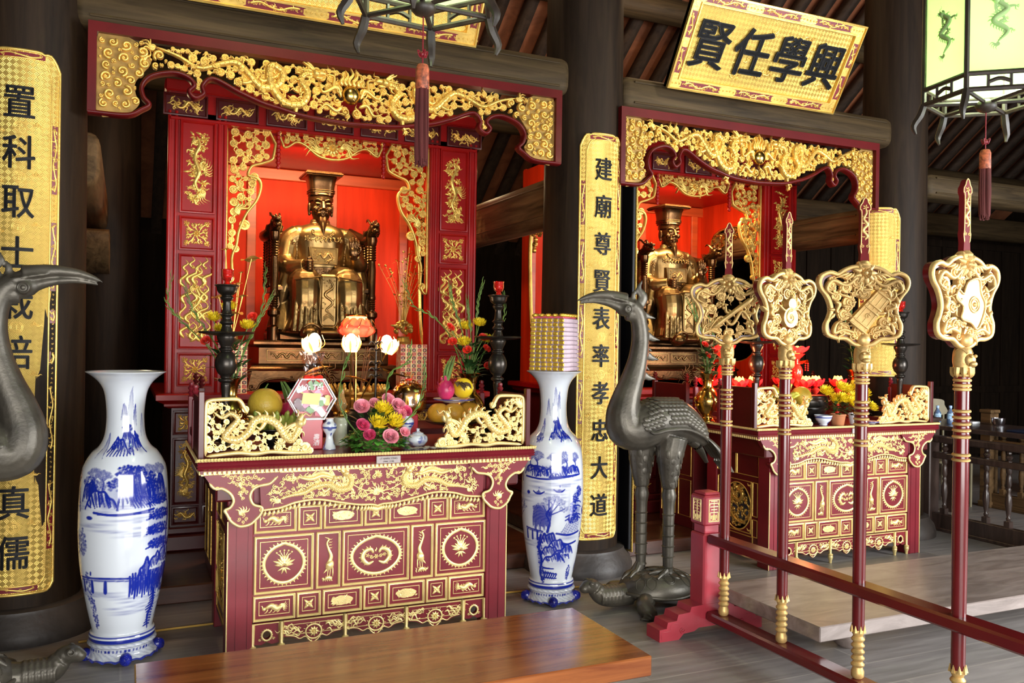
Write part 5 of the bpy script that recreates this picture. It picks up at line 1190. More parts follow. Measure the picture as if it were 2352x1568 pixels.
    for s in (-1, 1):
        for (px, py, pz) in ((s*.165, -.402, 1.91), (s*.12, -.396, 1.83), (s*.215, -.392, 1.80), (s*.235, -.10, 2.36), (s*.165, -.398, 1.74), (s*.13, -.157, 2.39)):
            d.tf = plane((px, py, Z(pz)), (1, 0, 0) if abs(px) < .22 else (.8, s*.6, 0), (0, .05, 1), (0, -1, 0)); o = Orn(d, -.004, .004, rng, .6); o.flower((0, 0), .026, 5); o.spiral((.014, -.014), .012); o.spiral((-.014, .012), .012)
        d.tf = None; d.tube(catmull([(s*.07, -.40, Z(2.075)), (s*.165, -.405, Z(2.06)), (s*.26, -.36, Z(2.05))], 14), .007, 6)
    d.tf = plane((0, -.150, Z(2.41)), (1, 0, 0), (0, .35, .93)); o = Orn(d, .004, .012, rng, .7)
    for i in range(9): a = PI+PI*i/8; o.spiral((.085*math.cos(a), .05+.055*math.sin(a)), .017, i, 1, 1.3)
    for i in range(6): o.wisp((-.07+.028*i, -.005), .05, -PI/2+.3*(i-2.5), .008, .4)
    absorb(body, d.build('chased_ornament', bz, **kw))
    return t
plinth(1.43, 7.02, 'dark bronze two-tier plinth under the left statue')
statue(1.43, 7.02, 'bronze statue with raised palm seated in the left shrine, wearing a flat-topped crown', 'dragon-armed bronze throne behind the left statue')
plinth(4.80, 7.02, 'dark bronze two-tier plinth under the second statue, behind the right crane')
statue(4.80, 7.02, 'bronze statue seated in the second shrine, seen between crane and poles', 'dragon-armed bronze throne of the second statue')
# ------------------------------------------------------------------ things on and around the altars
TZ = 1.009
M['redglass'] = glass('red_candle_glass', (.75, .03, .02), .08, .7)
M['pomelo'] = mat('pomelo_skin', (.62, .42, .045), .42, 0, .14, 6, .25, 90)
M['mango'] = mat('orange_yellow_fruit', (.72, .36, .03), .4, 0, .18, 7, .2, 80)
M['ripe'] = mat('bright_yellow_fruit', (.80, .56, .02), .35, 0, .12, 7, .1, 60)
M['banana'] = mat('green_banana_skin', (.22, .30, .045), .45, 0, .3, 14, c2=(.42, .42, .07))
M['dragonfruit'] = mat('dragonfruit_skin', (.60, .03, .14), .35, 0, .2, 10)
M['drybrown'] = mat('dried_leaf', (.16, .10, .045), .7, 0, .35, 20)
def candlestick(x, y, label):
    t = thing('candlestick', label, 'candlestick', (x, y, TZ)); s = MB(); Z = lambda z: z-1.009
    s.lathe([(.098, 0), (.102, .006), (.100, .016), (.075, .024), (.05, .034), (.040, .06), (.030, .09), (.022, .13), (.019, .20), (.021, .28), (.026, .33), (.024, .345), (.036, .352), (.040, .36), (.036, .368), (.026, .374), (.030, .385), (.044, .40), (.056, .43), (.058, .455), (.053, .48), (.040, .505), (.030, .515), (.036, .522), (.038, .53), (.030, .537), (.033, .548), (.046, .575), (.050, .592), (.048, .598)], 40, m=150)
    s.build('stem', M['iron'], t, world=False)
    p = MB(); p.lathe([(.04, .597), (.10, .603), (.142, .612), (.146, .618), (.142, .622), (.10, .617), (.03, .614)], 44); p.build('drip_pan', M['iron'], t, world=False)
    u = MB(); u.lathe([(.036, .614), (.030, .63), (.024, .655), (.033, .665), (.036, .672), (.030, .68), (.024, .69), (.028, .705), (.038, .712), (.028, .722), (.023, .74), (.021, .78), (.030, .795), (.034, .805), (.028, .815), (.040, .825), (.050, .838), (.056, .862), (.064, .868), (.064, .872), (.052, .873), (.048, .85), (.01, .84)], 40, m=140); u.build('upper_stem', M['iron'], t, world=False)
    return t
def votive(x, y, z, label):
    t = thing('votive_glass', label, 'candle glass', (x, y, z)); g = MB(); g.lathe([(.0, 0), (.022, .001), (.016, .012), (.014, .02), (.028, .032), (.033, .05), (.032, .078), (.036, .085), (.033, .084), (.029, .05), (.0, .038)], 24); g.build('glass_cup', M['redglass'], t, world=False)
    w = MB(); w.lathe([(0, .040), (.027, .041), (.028, .060), (0, .061)], 20); w.build('red_wax', mat('red_wax', (.6, .02, .015), .4), t, world=False); return t
for x, y, l in ((.497, 4.86, 'left altar, in front of the left yellow bouquet'), (2.09, 4.86, 'left altar, at its right end beside the porcelain vase')):
    candlestick(x, y, 'black bronze candlestick on the '+l); votive(x, y, TZ+.872, 'red glass candle cup, '+l)
for x, y, l in ((4.43, 5.26, 'second altar, between the first two poles'), (5.655, 5.0, 'second altar, right end, behind the third pole')):
    candlestick(x, y, 'black bronze candlestick on the '+l); votive(x, y, TZ+.872, 'red glass candle cup of the '+l)

def brass_vase(x, y, z, h, label, m='brass'):
    t = thing('brass_vase', label, 'vase', (x, y, z)); s = MB(); k = h/.39
    s.lathe([(.062*k, 0), (.066*k, .01*k), (.05*k, .03*k), (.045*k, .05*k), (.075*k, .09*k), (.098*k, .15*k), (.095*k, .20*k), (.07*k, .245*k), (.045*k, .275*k), (.040*k, .31*k), (.048*k, .35*k), (.068*k, .385*k), (.070*k, .39*k), (.060*k, .386*k), (.038*k, .33*k), (.02*k, .2*k)], 36, m=90); r = s; th = np.linspace(0, 2*PI, 40, endpoint=False); rng = random.Random(int(x*100))
    for i in range(26):
        a = i*.4; c = arr(.098*k*math.cos(a), .098*k*math.sin(a), .165*k+.03*k*math.sin(i*2.1)); r.ball(c, (.012*k, .012*k, .012*k), 6, 4)
    for zz, rr in ((.265, .052), (.335, .047), (.055, .05)): r.lathe([((rr-.004)*k, zz*k-.005*k), (rr*k, zz*k), ((rr-.004)*k, zz*k+.005*k)], 30, cap=False)
    s.build('body', M[m], t, world=False); return t
def leaf_mesh(mb, p, d, L, w, up=(0, 0, 1), droop=.2, fold=.15):
    """a single curved, folded leaf from p along d"""
    d = np.asarray(d, float); d = d/np.linalg.norm(d); s = np.cross(d, up); s /= np.linalg.norm(s)+1e-9; n = np.cross(s, d)
    t = np.linspace(0, 1, 6); wd = w*np.sin(PI*np.clip(t*.92+.06, 0, 1))**.8
    G = np.array([[np.asarray(p)+d*L*a-arr(0, 0, 1)*droop*L*a*a+s*wd[i]*q+n*abs(q)*fold*wd[i] for q in (-1, 0, 1)] for i, a in enumerate(t)]); mb.grid(G)
def mum(mb, c, r, nrm=(0, -.5, 1), rng=random):
    """chrysanthemum: rings of strap petals curling inward"""
    n = np.asarray(nrm, float); n /= np.linalg.norm(n); a = np.cross(n, (.3, .2, .9)); a /= np.linalg.norm(a); b = np.cross(n, a)
    for ring, (k, L, el) in enumerate(((20, 1., .12), (18, .92, .40), (15, .78, .72), (12, .60, 1.05), (8, .42, 1.35))):
        for i in range(k):
            th = 2*PI*(i+.5*(ring % 2))/k+rng.uniform(-.1, .1); d = (a*math.cos(th)+b*math.sin(th)); e = el+rng.uniform(-.1, .1); s = np.cross(n, d)
            P = [np.asarray(c)+d*r*.08, np.asarray(c)+(d*math.cos(e)+n*math.sin(e))*r*L*.6, np.asarray(c)+(d*math.cos(e+.35)+n*math.sin(e+.35))*r*L]
            P = catmull(P, 4); wd = r*.085*np.array([.6, 1, 1, .35]); mb.grid(np.stack([P-s*wd[:, None], P+n*r*.02, P+s*wd[:, None]], 1))
    mb.ball(np.asarray(c)+n*r*.1, r*.3, 8, 6)
def rose(mb, c, r, nrm=(0, -.7, .7), rng=random):
    n = np.asarray(nrm, float); n /= np.linalg.norm(n); a = np.cross(n, (.2, .9, .3)); a /= np.linalg.norm(a); b = np.cross(n, a); B = np.array([a, b, n])
    for ring, (k, rr, h, fl) in enumerate(((3, .22, .62, .1), (4, .40, .58, .12), (5, .60, .48, .2), (6, .82, .34, .38))):
        for i in range(k):
            a0 = 2*PI*i/k+ring*.7; th = np.linspace(a0, a0+2*PI/k*1.35, 7); G = []
            for q, v in enumerate(np.linspace(0, 1, 5)):
                R = r*(rr*(.55+.45*v)+fl*v**2*.6); G.append(np.stack([R*np.cos(th), R*np.sin(th), np.full(7, r*(h*v*1.2-.25))-r*.16*v*((np.arange(7)-3)/3.)**2], -1))
            mb.grid(np.array(G)@B+np.asarray(c))
    mb.ball(np.asarray(c)-n*r*.15, r*.35, 8, 6)
def bouquet(x, y, z, label, seed, glads, mums, reds, leafn=46, H=.34):
    """loose arrangement: sword leaves, gladiolus spikes with buds, chrysanthemums, red blooms, dark foliage"""
    t = thing('flower_bouquet', label, 'flowers', (x, y, z)); rng = random.Random(seed); kw = dict(parent=t, world=False)
    for P in glads:
        s = MB(); C = catmull([(0, 0, -.1)]+list(P), 24); s.tube(C, [.004, .0035, .0015], 6)
        for i in range(10, 24):
            d = C[i]-C[i-1]; d /= np.linalg.norm(d); q = np.cross(d, (0, 1, 0)); q /= np.linalg.norm(q)+1e-9; sg = 1 if i % 2 else -1
            s.tube([C[i], C[i]+d*.02+q*.008*sg, C[i]+d*.045+q*.006*sg], [.002, .0052*(1.2-i/30), .001], 6, m=5)
        s.build('gladiolus_stem', M['stem'], ang=60, **kw)
    f = MB()
    for i in range(leafn):
        a = rng.uniform(0, 2*PI); q = rng.uniform(.02, .11); zz = rng.uniform(-.02, H*.62); d = arr(math.cos(a), math.sin(a), rng.uniform(.2, 1.1)); leaf_mesh(f, (q*.7*math.cos(a), q*.7*math.sin(a), zz), d, rng.uniform(.06, .10), rng.uniform(.016, .026), droop=.3)
    f.build('foliage', M['leaf_dark'], ang=60, **kw)
    s = MB()
    for p in list(mums)+list(reds): s.tube([(0, 0, -.08), (p[0]*.4, p[1]*.4, p[2]*.5), tuple(np.array(p)-arr(0, 0, .01))], [.004, .0035, .003], 5, m=8)
    s.build('stems', M['stem'], ang=60, **kw)
    for p in mums:
        m = MB(); mum(m, p, .052, (rng.uniform(-.3, .3), -.6, 1), rng); m.build('chrysanthemum', M['yellow'], ang=0, **kw)
    for p in reds:
        m = MB(); rose(m, p, .028, (rng.uniform(-.5, .5), -.8, .6), rng); m.build('red_bloom', M['scarlet'], ang=60, **kw)
    return t
brass_vase(.545, 5.07, TZ, .36, 'brass vase behind the left candlestick of the left altar')
brass_vase(1.985, 5.06, TZ, .385, 'brass vase of flowers behind the fruit dish, right end of the left altar')
brass_vase(4.05, 5.36, TZ, .37, 'brass vase on the second altar below its statue, left of the first pole')
brass_vase(5.53, 5.34, TZ, .40, 'engraved brass vase on the second altar behind the yellow flower pots')
bouquet(.545, 5.07, 1.36, 'bouquet of yellow chrysanthemums and tall green spikes behind the left candlestick', 3,
        [[(-.10, 0, .15), (-.26, -.02, .32), (-.335, -.02, .42), (-.32, -.02, .56)], [(.08, 0, .2), (.17, 0, .38), (.22, .0, .48)], [(.07, 0, .15), (.16, -.02, .4), (.18, -.02, .63)], [(-.06, 0, .15), (-.2, .02, .38), (-.25, .0, .52)]],
        [(-.10, -.04, .34), (-.02, -.06, .40), (-.06, -.08, .28), (.08, -.04, .30)], [(.11, -.02, .36), (-.14, -.03, .22)])
bouquet(1.985, 5.06, 1.385, 'bouquet with red gladioli and yellow chrysanthemums behind the fruit dish of the left altar', 4,
        [[(-.13, -.02, .22), (-.26, -.03, .36), (-.38, -.03, .42), (-.44, -.03, .55)], [(-.05, 0, .25), (-.12, 0, .45), (-.14, 0, .56)], [(.04, 0, .25), (.05, 0, .45), (.08, 0, .58)], [(.12, 0, .2), (.24, .03, .36), (.24, .03, .52)], [(0, -.02, .2), (-.02, -.02, .38), (-.03, -.02, .47)]],
        [(.035, -.06, .32), (-.07, -.08, .20), (.10, -.02, .22), (-.02, .02, .30)], [(-.15, -.05, .30), (-.14, -.06, .21), (.09, -.06, .17), (-.05, -.08, .16), (.06, -.07, .24), (.11, -.04, .06)], 70)
bouquet(4.05, 5.36, 1.38, 'bouquet with red gladiolus in front of the second statue, left of the first pole', 5,
        [[(-.03, 0, .2), (-.09, 0, .38), (-.14, 0, .52)], [(.05, 0, .2), (.03, 0, .36), (0, 0, .42)], [(-.05, 0, .15), (-.12, 0, .4), (-.2, 0, .55)]], [(.10, -.05, .22)], [(-.06, -.04, .22), (-.04, -.05, .14), (.03, -.05, .17)], 70)
bouquet(5.53, 5.34, 1.41, 'bouquet with an orange chrysanthemum and a gladiolus beside the third pole', 6,
        [[(-.06, 0, .2), (-.12, 0, .4), (-.13, 0, .58)], [(.0, 0, .2), (-.05, 0, .45), (-.06, 0, .55)]], [(-.07, -.06, .26)], [(.05, -.05, .24), (-.02, -.06, .22)], 60)

# fruit
def fruit_stand(x, y, h, r, label):
    t = thing('offering_stand', label, 'stand', (x, y, TZ)); s = MB(); s.lathe([(.07, 0), (.072, .008), (.045, .02), (.03, .04), (.028, h-.05), (.05, h-.03), (r*.8, h-.018), (r, h-.004), (r, h), (r*.8, h-.008), (.02, h-.012)], 40); s.build('bowl', M['iron'], t, world=False); return t
def ball_fruit(name, cat, c, r, m, label, squash=.92, stem=True, tilt=0.):
    t = thing(name, label, cat, (c[0], c[1], c[2]-r*squash)); s = MB(); z = np.linspace(0, PI, 18); prof = np.stack([r*np.sin(z)*(1+.03*np.cos(z)), r*squash*(1-np.cos(z))-r*.04*np.exp(-((PI-z)/.25)**2)], -1); s.lathe(prof, 32, cap=False); s.build('fruit', M[m], t, world=False)
    if stem: s = MB(); s.tube([(0, 0, r*squash*1.92), (.004, 0, r*squash*2.05), (.015, 0, r*squash*2.25)], [.006, .004, .003], 6, m=6); s.lathe([(.016, r*squash*1.95), (.010, r*squash*1.99), (.0, r*squash*2.0)], 10); s.build('stem', M['stem'], t, world=False)
    return t
fruit_stand(.735, 4.80, .105, .15, 'dark footed dish under the pomelo and bananas, left side of the left altar')
ball_fruit('pomelo', 'fruit', (.70, 4.83, 1.236), .093, 'pomelo', 'large yellow pomelo resting above the green bananas on the left altar', .98)
def bananas(x, y, z, label, seed, n=9):
    t = thing('banana_bunch', label, 'bananas', (x, y, z)); rng = random.Random(seed)
    for i in range(n):
        a = -.95+1.9*i/(n-1); rr = .125; s = MB(); d = arr(math.sin(a), -math.cos(a), 0); lo = (i % 2)*.022
        C = catmull([d*.02+arr(0, 0, .0+lo), d*rr*.55+arr(0, 0, -.012+lo), d*rr+arr(0, 0, .010+lo), d*(rr*1.22)+arr(0, 0, .055+lo), d*(rr*1.22)+arr(0, 0, .066+lo)], 12)
        s.tube(C, [.010, .017, .019, .013, .004], 7); bn = s.build('banana', M['banana'], t, world=False, ang=50)
        s = MB(); s.ball(C[-1], .005, 6, 4); s.build('tip', M['drybrown'], bn, world=False)
    return t
bananas(.735, 4.80, 1.125, 'bunch of green bananas below the pomelo on the left altar', 2, 11)
def dragonfruit(c, label, rx=.05, lean=.3, tall=.12):
    t = thing('dragon_fruit', label, 'fruit', c); s = MB(); s.ball((0, 0, .06), (rx, rx, .062), 22, 14); fr = s.build('fruit', M['dragonfruit'], t, world=False)
    for i in range(9):
        a = i*2.4; zz = .03+.012*i; q = rx*math.sqrt(max(.05, 1-((zz-.06)/.062)**2)); l = MB(); leaf_mesh(l, (q*.92*math.cos(a), q*.92*math.sin(a), zz), (math.cos(a)*.5, math.sin(a)*.5, 1), .035, .010, droop=-.1); l.build('scale', M['rose'], fr, world=False)
    l = MB()
    for i in range(6): a = i*1.05; l.tube([(.012*math.cos(a), .012*math.sin(a), .115), (.02*math.cos(a)+lean*.04, .02*math.sin(a), .115+tall*.5), (.012*math.cos(a)+lean*.13, .012*math.sin(a), .115+tall)], [.008, .007, .001], 6, m=7)
    l.build('crown', M['stem'], t, world=False); return t
dragonfruit((.855, 4.98, 1.12), 'pink dragon fruit half hidden behind the pomelo, left altar', .048, -.3)
fruit_stand(1.80, 4.86, .11, .16, 'dark footed dish under the pile of round orange fruit, right side of the left altar')
for i, (c, l) in enumerate((((1.70, 4.82, 1.170), 'left'), ((1.775, 4.775, 1.172), 'front'), ((1.895, 4.83, 1.172), 'right'))):
    ball_fruit('orange_fruit', 'fruit', c, .070, 'mango', 'round orange-yellow fruit under the white plate, %s one of three' % ('leftmost' if i == 0 else 'middle' if i == 1 else 'rightmost'), .86, False)
def plate(x, y, z, r, label, m='white'):
    t = thing('plate', label, 'plate', (x, y, z)); s = MB(); s.lathe([(r*.5, 0), (r*.55, .004), (r*.9, .012), (r, .018), (r, .021), (r*.88, .016), (.01, .006)], 40); s.build('dish', M[m], t, world=False)
    s = MB(); s.lathe([(r*1.002, .017), (r*1.004, .0195), (r*1.0, .0215)], 40, cap=False); s.lathe([(r*.93, .0118), (r*.955, .0142)], 40, cap=False); s.build('blue_rim', M['cobalt'], t, world=False); return t
plate(1.80, 4.84, 1.232, .125, 'white blue-rimmed plate lying on three orange fruits, left altar')
dragonfruit((1.745, 4.83, 1.245), 'pink dragon fruit with a tall green crown on the white plate, left altar', .052, .35, .15)
ball_fruit('yellow_fruit', 'fruit', (1.862, 4.85, 1.315), .060, 'ripe', 'bright yellow fruit with a withered leaf on the white plate, beside the dragon fruit', 1.05, False)
def withered(x, y, z):
    t = thing('withered_leaves', 'withered brown leaves lying on the yellow fruit of the white plate', 'leaves', (x, y, z)); s = MB(); rng = random.Random(3)
    for i in range(7): leaf_mesh(s, (rng.uniform(-.02, .02), rng.uniform(-.02, .02), 0), (rng.uniform(-1, .6), -.9, rng.uniform(-.5, .8)), rng.uniform(.05, .09), .018, droop=.5, fold=.5)
    s.build('leaves', M['drybrown'], t, world=False)
withered(1.82, 4.795, 1.345)

# wrapped gifts and tins
def candy_box(x, y, z):
    t = thing('candy_gift_box', 'six-sided clear gift box of sweets with a red bow, on the left altar', 'gift box', (x, y, z)); kw = dict(parent=t, world=False); R = .122; c0 = arr(0, 0, R*.87)
    hx = lambda r: [(r*math.cos(PI/3*i), c0[2]+r*math.sin(PI/3*i)) for i in range(6)]
    F = plane((0, 0, 0)); f = MB(); f.tf = F
    for d in (-.03, .04):
        o = hx(R); f.tf = F; P = np.array(hx(R)); f.mi = 0
        for i in range(6): a, b = P[i], P[(i+1) % 6]; f.tube([(a[0], a[1], d), (b[0], b[1], d)], .004, 6)
    for a in hx(R): f.tube([(a[0], a[1], -.03), (a[0], a[1], .04)], .004, 6)
    f.build('rim', M['white'], **kw)
    b = MB(); b.tf = F; b.poly(hx(R*.985), -.032, -.026); b.build('back_card', mat('crimson_card', (.55, .03, .05), .5), **kw)
    cols = [(.70, .03, .12), (.10, .30, .05), (.75, .65, .12), (.85, .82, .8), (.12, .03, .06), (.75, .2, .35), (.60, .05, .05), (.80, .70, .60)]
    rng = random.Random(5); k = 0
    for i in range(26):
        u, v = rng.uniform(-.085, .085), rng.uniform(-.085, .085)
        if abs(v) > .10 or abs(u)+abs(v)*.57 > .108: continue
        s = MB(); s.tf = F; a = rng.uniform(0, 3); w, h = rng.uniform(.014, .028), rng.uniform(.010, .018); ca, sa = math.cos(a), math.sin(a)
        s.poly([(u+ca*x-sa*y2, c0[2]+v+sa*x+ca*y2) for x, y2 in ((-w, -h), (w, -h), (w*1.2, 0), (w, h), (-w, h), (-w*1.2, 0))], -.02+.015*rng.random(), .012+.012*rng.random()); s.build('wrapped_sweet', mat('sweet_wrapper', cols[i % 8], .3, 0, .2, 40), **kw)
    s = MB(); s.tf = F; s.poly([(-.058, c0[2]-.022), (.03, c0[2]-.030), (.045, c0[2]+.03), (-.05, c0[2]+.034)], .026, .032); cd = s.build('gold_card', mat('gold_card', (.62, .50, .12), .4, .3), **kw)
    s = MB(); s.tf = F; glyph(s, 'Mứt Tết', (-.012, c0[2]+.068), .040, .034, 0, 1, .001, .2); s.build('lettering', M['white'], **kw)
    g = MB(); g.tf = F; g.poly(hx(R*1.0), .041, .042); g.build('clear_window', cellophane('clear_film', (.98, .98, .98), .994), **kw)
    b = MB()
    for s_ in (-1, 1):
        b.tube([(0, -.02, c0[2]+R*.93), (s_*.035, -.035, c0[2]+R*1.02), (s_*.045, -.03, c0[2]+R*.93), (0, -.02, c0[2]+R*.92)], [.006, .012, .012, .006], 6, m=14, flat=.5)
        b.tube([(0, -.02, c0[2]+R*.93), (s_*.02, -.04, c0[2]+R*.84), (s_*.035, -.045, c0[2]+R*.72)], [.006, .009, .004], 6, m=8, flat=.4)
    b.ball((0, -.02, c0[2]+R*.94), .013, 8, 6); b.build('bow', M['scarlet'], **kw)
    w = MB(); th = np.linspace(0, 2*PI, 36, endpoint=False); zz = np.linspace(0, 1, 8); rr = np.random.RandomState(3)
    G = np.stack([np.outer(.012+.055*zz**.7, np.cos(th))+rr.normal(0, .004, (8, 36)), np.outer(.010+.035*zz**.7, np.sin(th))+rr.normal(0, .004, (8, 36)), np.repeat((c0[2]+R*.95+.135*zz)[:, None], 36, 1)+rr.normal(0, .004, (8, 36))], -1)
    w.grid(G, False, True); w.build('cellophane_ruff', cellophane('pink_cellophane', (.99, .84, .78), .88), **kw)
    return t
candy_box(.910, 4.62, 1.172)
def red_tin(x, y, z, h, w, label, text):
    t = thing('red_gift_carton', label, 'box', (x, y, z)); s = MB(); s.box(-w/2, w/2, -w*.4, w*.4, 0, h, .004); s.build('carton', mat('crimson_carton', (.50, .010, .03), .3, 0, .05, coat=.3), t, world=False)
    if text:
        g = MB(); g.tf = plane((0, -w*.4-.0005, 0)); 
        for i, ch in enumerate(text): glyph(g, ch, (w*.2, h*(.42-.20*i)), .034, .0006, 0, 1, .0008, .15)
        g.build('lettering', M['white'], t, world=False, ang=0)
    return t
red_tin(.915, 4.66, TZ, .160, .115, 'crimson gift carton with white characters under the candy box', '壽酒')
red_tin(1.535, 4.90, TZ, .150, .10, 'plain crimson carton under the gold tin, behind the flower basket', '')
def gold_tin(x, y, z):
    t = thing('gold_tin', 'round gold tin in cellophane with a red tie, right of the bulbs', 'tin', (x, y, z)); s = MB(); s.lathe([(.03, 0), (.075, .012), (.092, .05), (.094, .10), (.082, .15), (.05, .18), (.0, .188)], 40, m=40); tn = s.build('tin', M['brass'], t, world=False)
    l = MB(); l.tf = lambda P: np.stack([.096*np.sin(P[:, 0]/.096), -.096*np.cos(P[:, 0]/.096)-P[:, 2], P[:, 1]], -1); l.poly([(-.045, .05), (.045, .05), (.045, .115), (-.045, .115)], 0, .001)
    l.mi = 1; o = Orn(l, .001, 0, random.Random(2), .3); o.flower((0, .085), .018, 6); [o.stroke([(-.03, .06+.006*i), (.03, .06+.006*i)], .001, n=6) for i in range(2)]
    l.build('label', [M['gold_pale'], M['drybrown']], tn, world=False)
    c = MB(); rr = np.random.RandomState(5); th = np.linspace(0, 2*PI, 40, endpoint=False); prof = catmull([(.05, -.0), (.10, .03), (.106, .09), (.095, .15), (.05, .19), (.014, .205), (.035, .245)], 20)
    G = np.stack([np.outer(prof[:, 0], np.cos(th)), np.outer(prof[:, 0], np.sin(th)), np.repeat(prof[:, 1][:, None], 40, 1)], -1)+rr.normal(0, .0025, (20, 40, 3)); c.grid(G, False, True); c.build('cellophane', cellophane('orange_cellophane', (.98, .84, .62), .85), t, world=False)
    b = MB(); b.tube([(.016*math.cos(a), .016*math.sin(a), .205) for a in np.linspace(0, 2*PI, 12, endpoint=False)], .006, 6, closed=True); b.build('tie', M['scarlet'], t, world=False)
gold_tin(1.535, 4.90, 1.161)

# small porcelain
M['blueware'] = paint_mat('blue_and_white_glaze', (.74, .80, .86), (.01, .03, .30))
def painted_pot(name, x, y, z, prof, label, cat, seed, n=80, mm=60, m='blueware'):
    t = thing(name, label, cat, (x, y, z)); p = catmull(prof, mm); rng = np.random.RandomState(seed); th = np.linspace(0, 2*PI, n, endpoint=False)
    A = np.zeros((mm, n)); hh = np.arange(mm)[:, None]/mm
    for i in range(26):
        a0, h0 = rng.uniform(0, 2*PI), rng.uniform(.05, .95); ra, rh = rng.uniform(.1, .45), rng.uniform(.02, .08); d = ((np.angle(np.exp(1j*(th-a0)))/ra)**2)[None]+((hh-h0)/rh)**2; A = np.maximum(A, np.clip(1.4-d, 0, 1)*rng.uniform(.4, 1))
    for h0 in (.03, .5, .97): A = np.maximum(A, (np.abs(hh-h0) < .018)*.9)
    s = MB(); s.lathe(p, n, a=A); s.build('body', M[m], t, world=False, attr='paint'); return t
painted_pot('small_blue_vase', 1.004, 4.60, TZ, [(.036, 0), (.034, .01), (.022, .045), (.019, .075), (.030, .095), (.038, .115), (.036, .135), (.022, .150), (.020, .158), (.024, .166), (.018, .164)], 'small blue and white gourd-shaped vase at the centre left of the left altar', 'vase', 3)
painted_pot('small_blue_vase', 1.475, 4.72, TZ, [(.036, 0), (.034, .01), (.022, .045), (.019, .075), (.030, .095), (.038, .115), (.036, .135), (.022, .150), (.020, .158), (.024, .166), (.018, .164)], 'small blue and white vase partly hidden right behind the flower basket', 'vase', 4)
painted_pot('teapot', 1.50, 4.60, TZ, [(.03, 0), (.04, .008), (.055, .03), (.05, .055), (.03, .068), (.032, .072), (.012, .080), (.008, .088), (.011, .095), (.001, .10)], 'blue and white lidded teapot right of the flower basket', 'teapot', 6)
def celadon(x, y):
    t = thing('celadon_jar', 'pale celadon jar with an oil-lamp glass, behind the small blue vase', 'jar', (x, y, TZ)); s = MB(); s.lathe([(.042, 0), (.045, .008), (.042, .03), (.048, .09), (.050, .12), (.042, .145), (.044, .155), (.036, .156)], 36, m=50); s.build('jar', mat('celadon_glaze', (.50, .52, .40), .25, 0, .1, 20, coat=.4), t, world=False)
    s = MB(); s.lathe([(.012, .155), (.02, .165), (.018, .18), (.012, .19)], 20); s.build('burner', M['brass'], t, world=False); s = MB(); s.lathe([(.016, .19), (.032, .215), (.030, .24), (.018, .27), (.016, .31)], 24, cap=False); s.build('glass_chimney', glass('amber_glass', (.85, .62, .25), .05, .8), t, world=False)
celadon(1.102, 4.76)
def dark_jar():
    t = thing('dark_jar', 'round dark jar right behind the roses of the flower basket', 'jar', (1.215, 4.76, TZ)); s = MB(); s.lathe([(.05, 0), (.085, .04), (.098, .10), (.085, .16), (.06, .19), (.065, .20), (.055, .20)], 36, m=40); s.build('body', M['iron'], t, world=False)
dark_jar()
def napkin():
    t = thing('folded_paper', 'crumpled folded paper lying on the altar edge beside the teapot', 'paper', (1.50, 4.42, TZ)); rr = np.random.RandomState(2); u, v = np.meshgrid(np.linspace(-.12, .10, 16), np.linspace(-.035, .035, 8), indexing='ij')
    z = .006+.010*np.abs(np.sin(u*60+v*40))*(1-np.abs(u)/.2)+rr.uniform(0, .003, u.shape); s = MB(); G = np.stack([u, v, z], -1); s.grid(G); s.grid(G[::-1]-arr(0, 0, .003)); s.build('sheet', M['paper'], t, world=False, ang=20)
napkin()

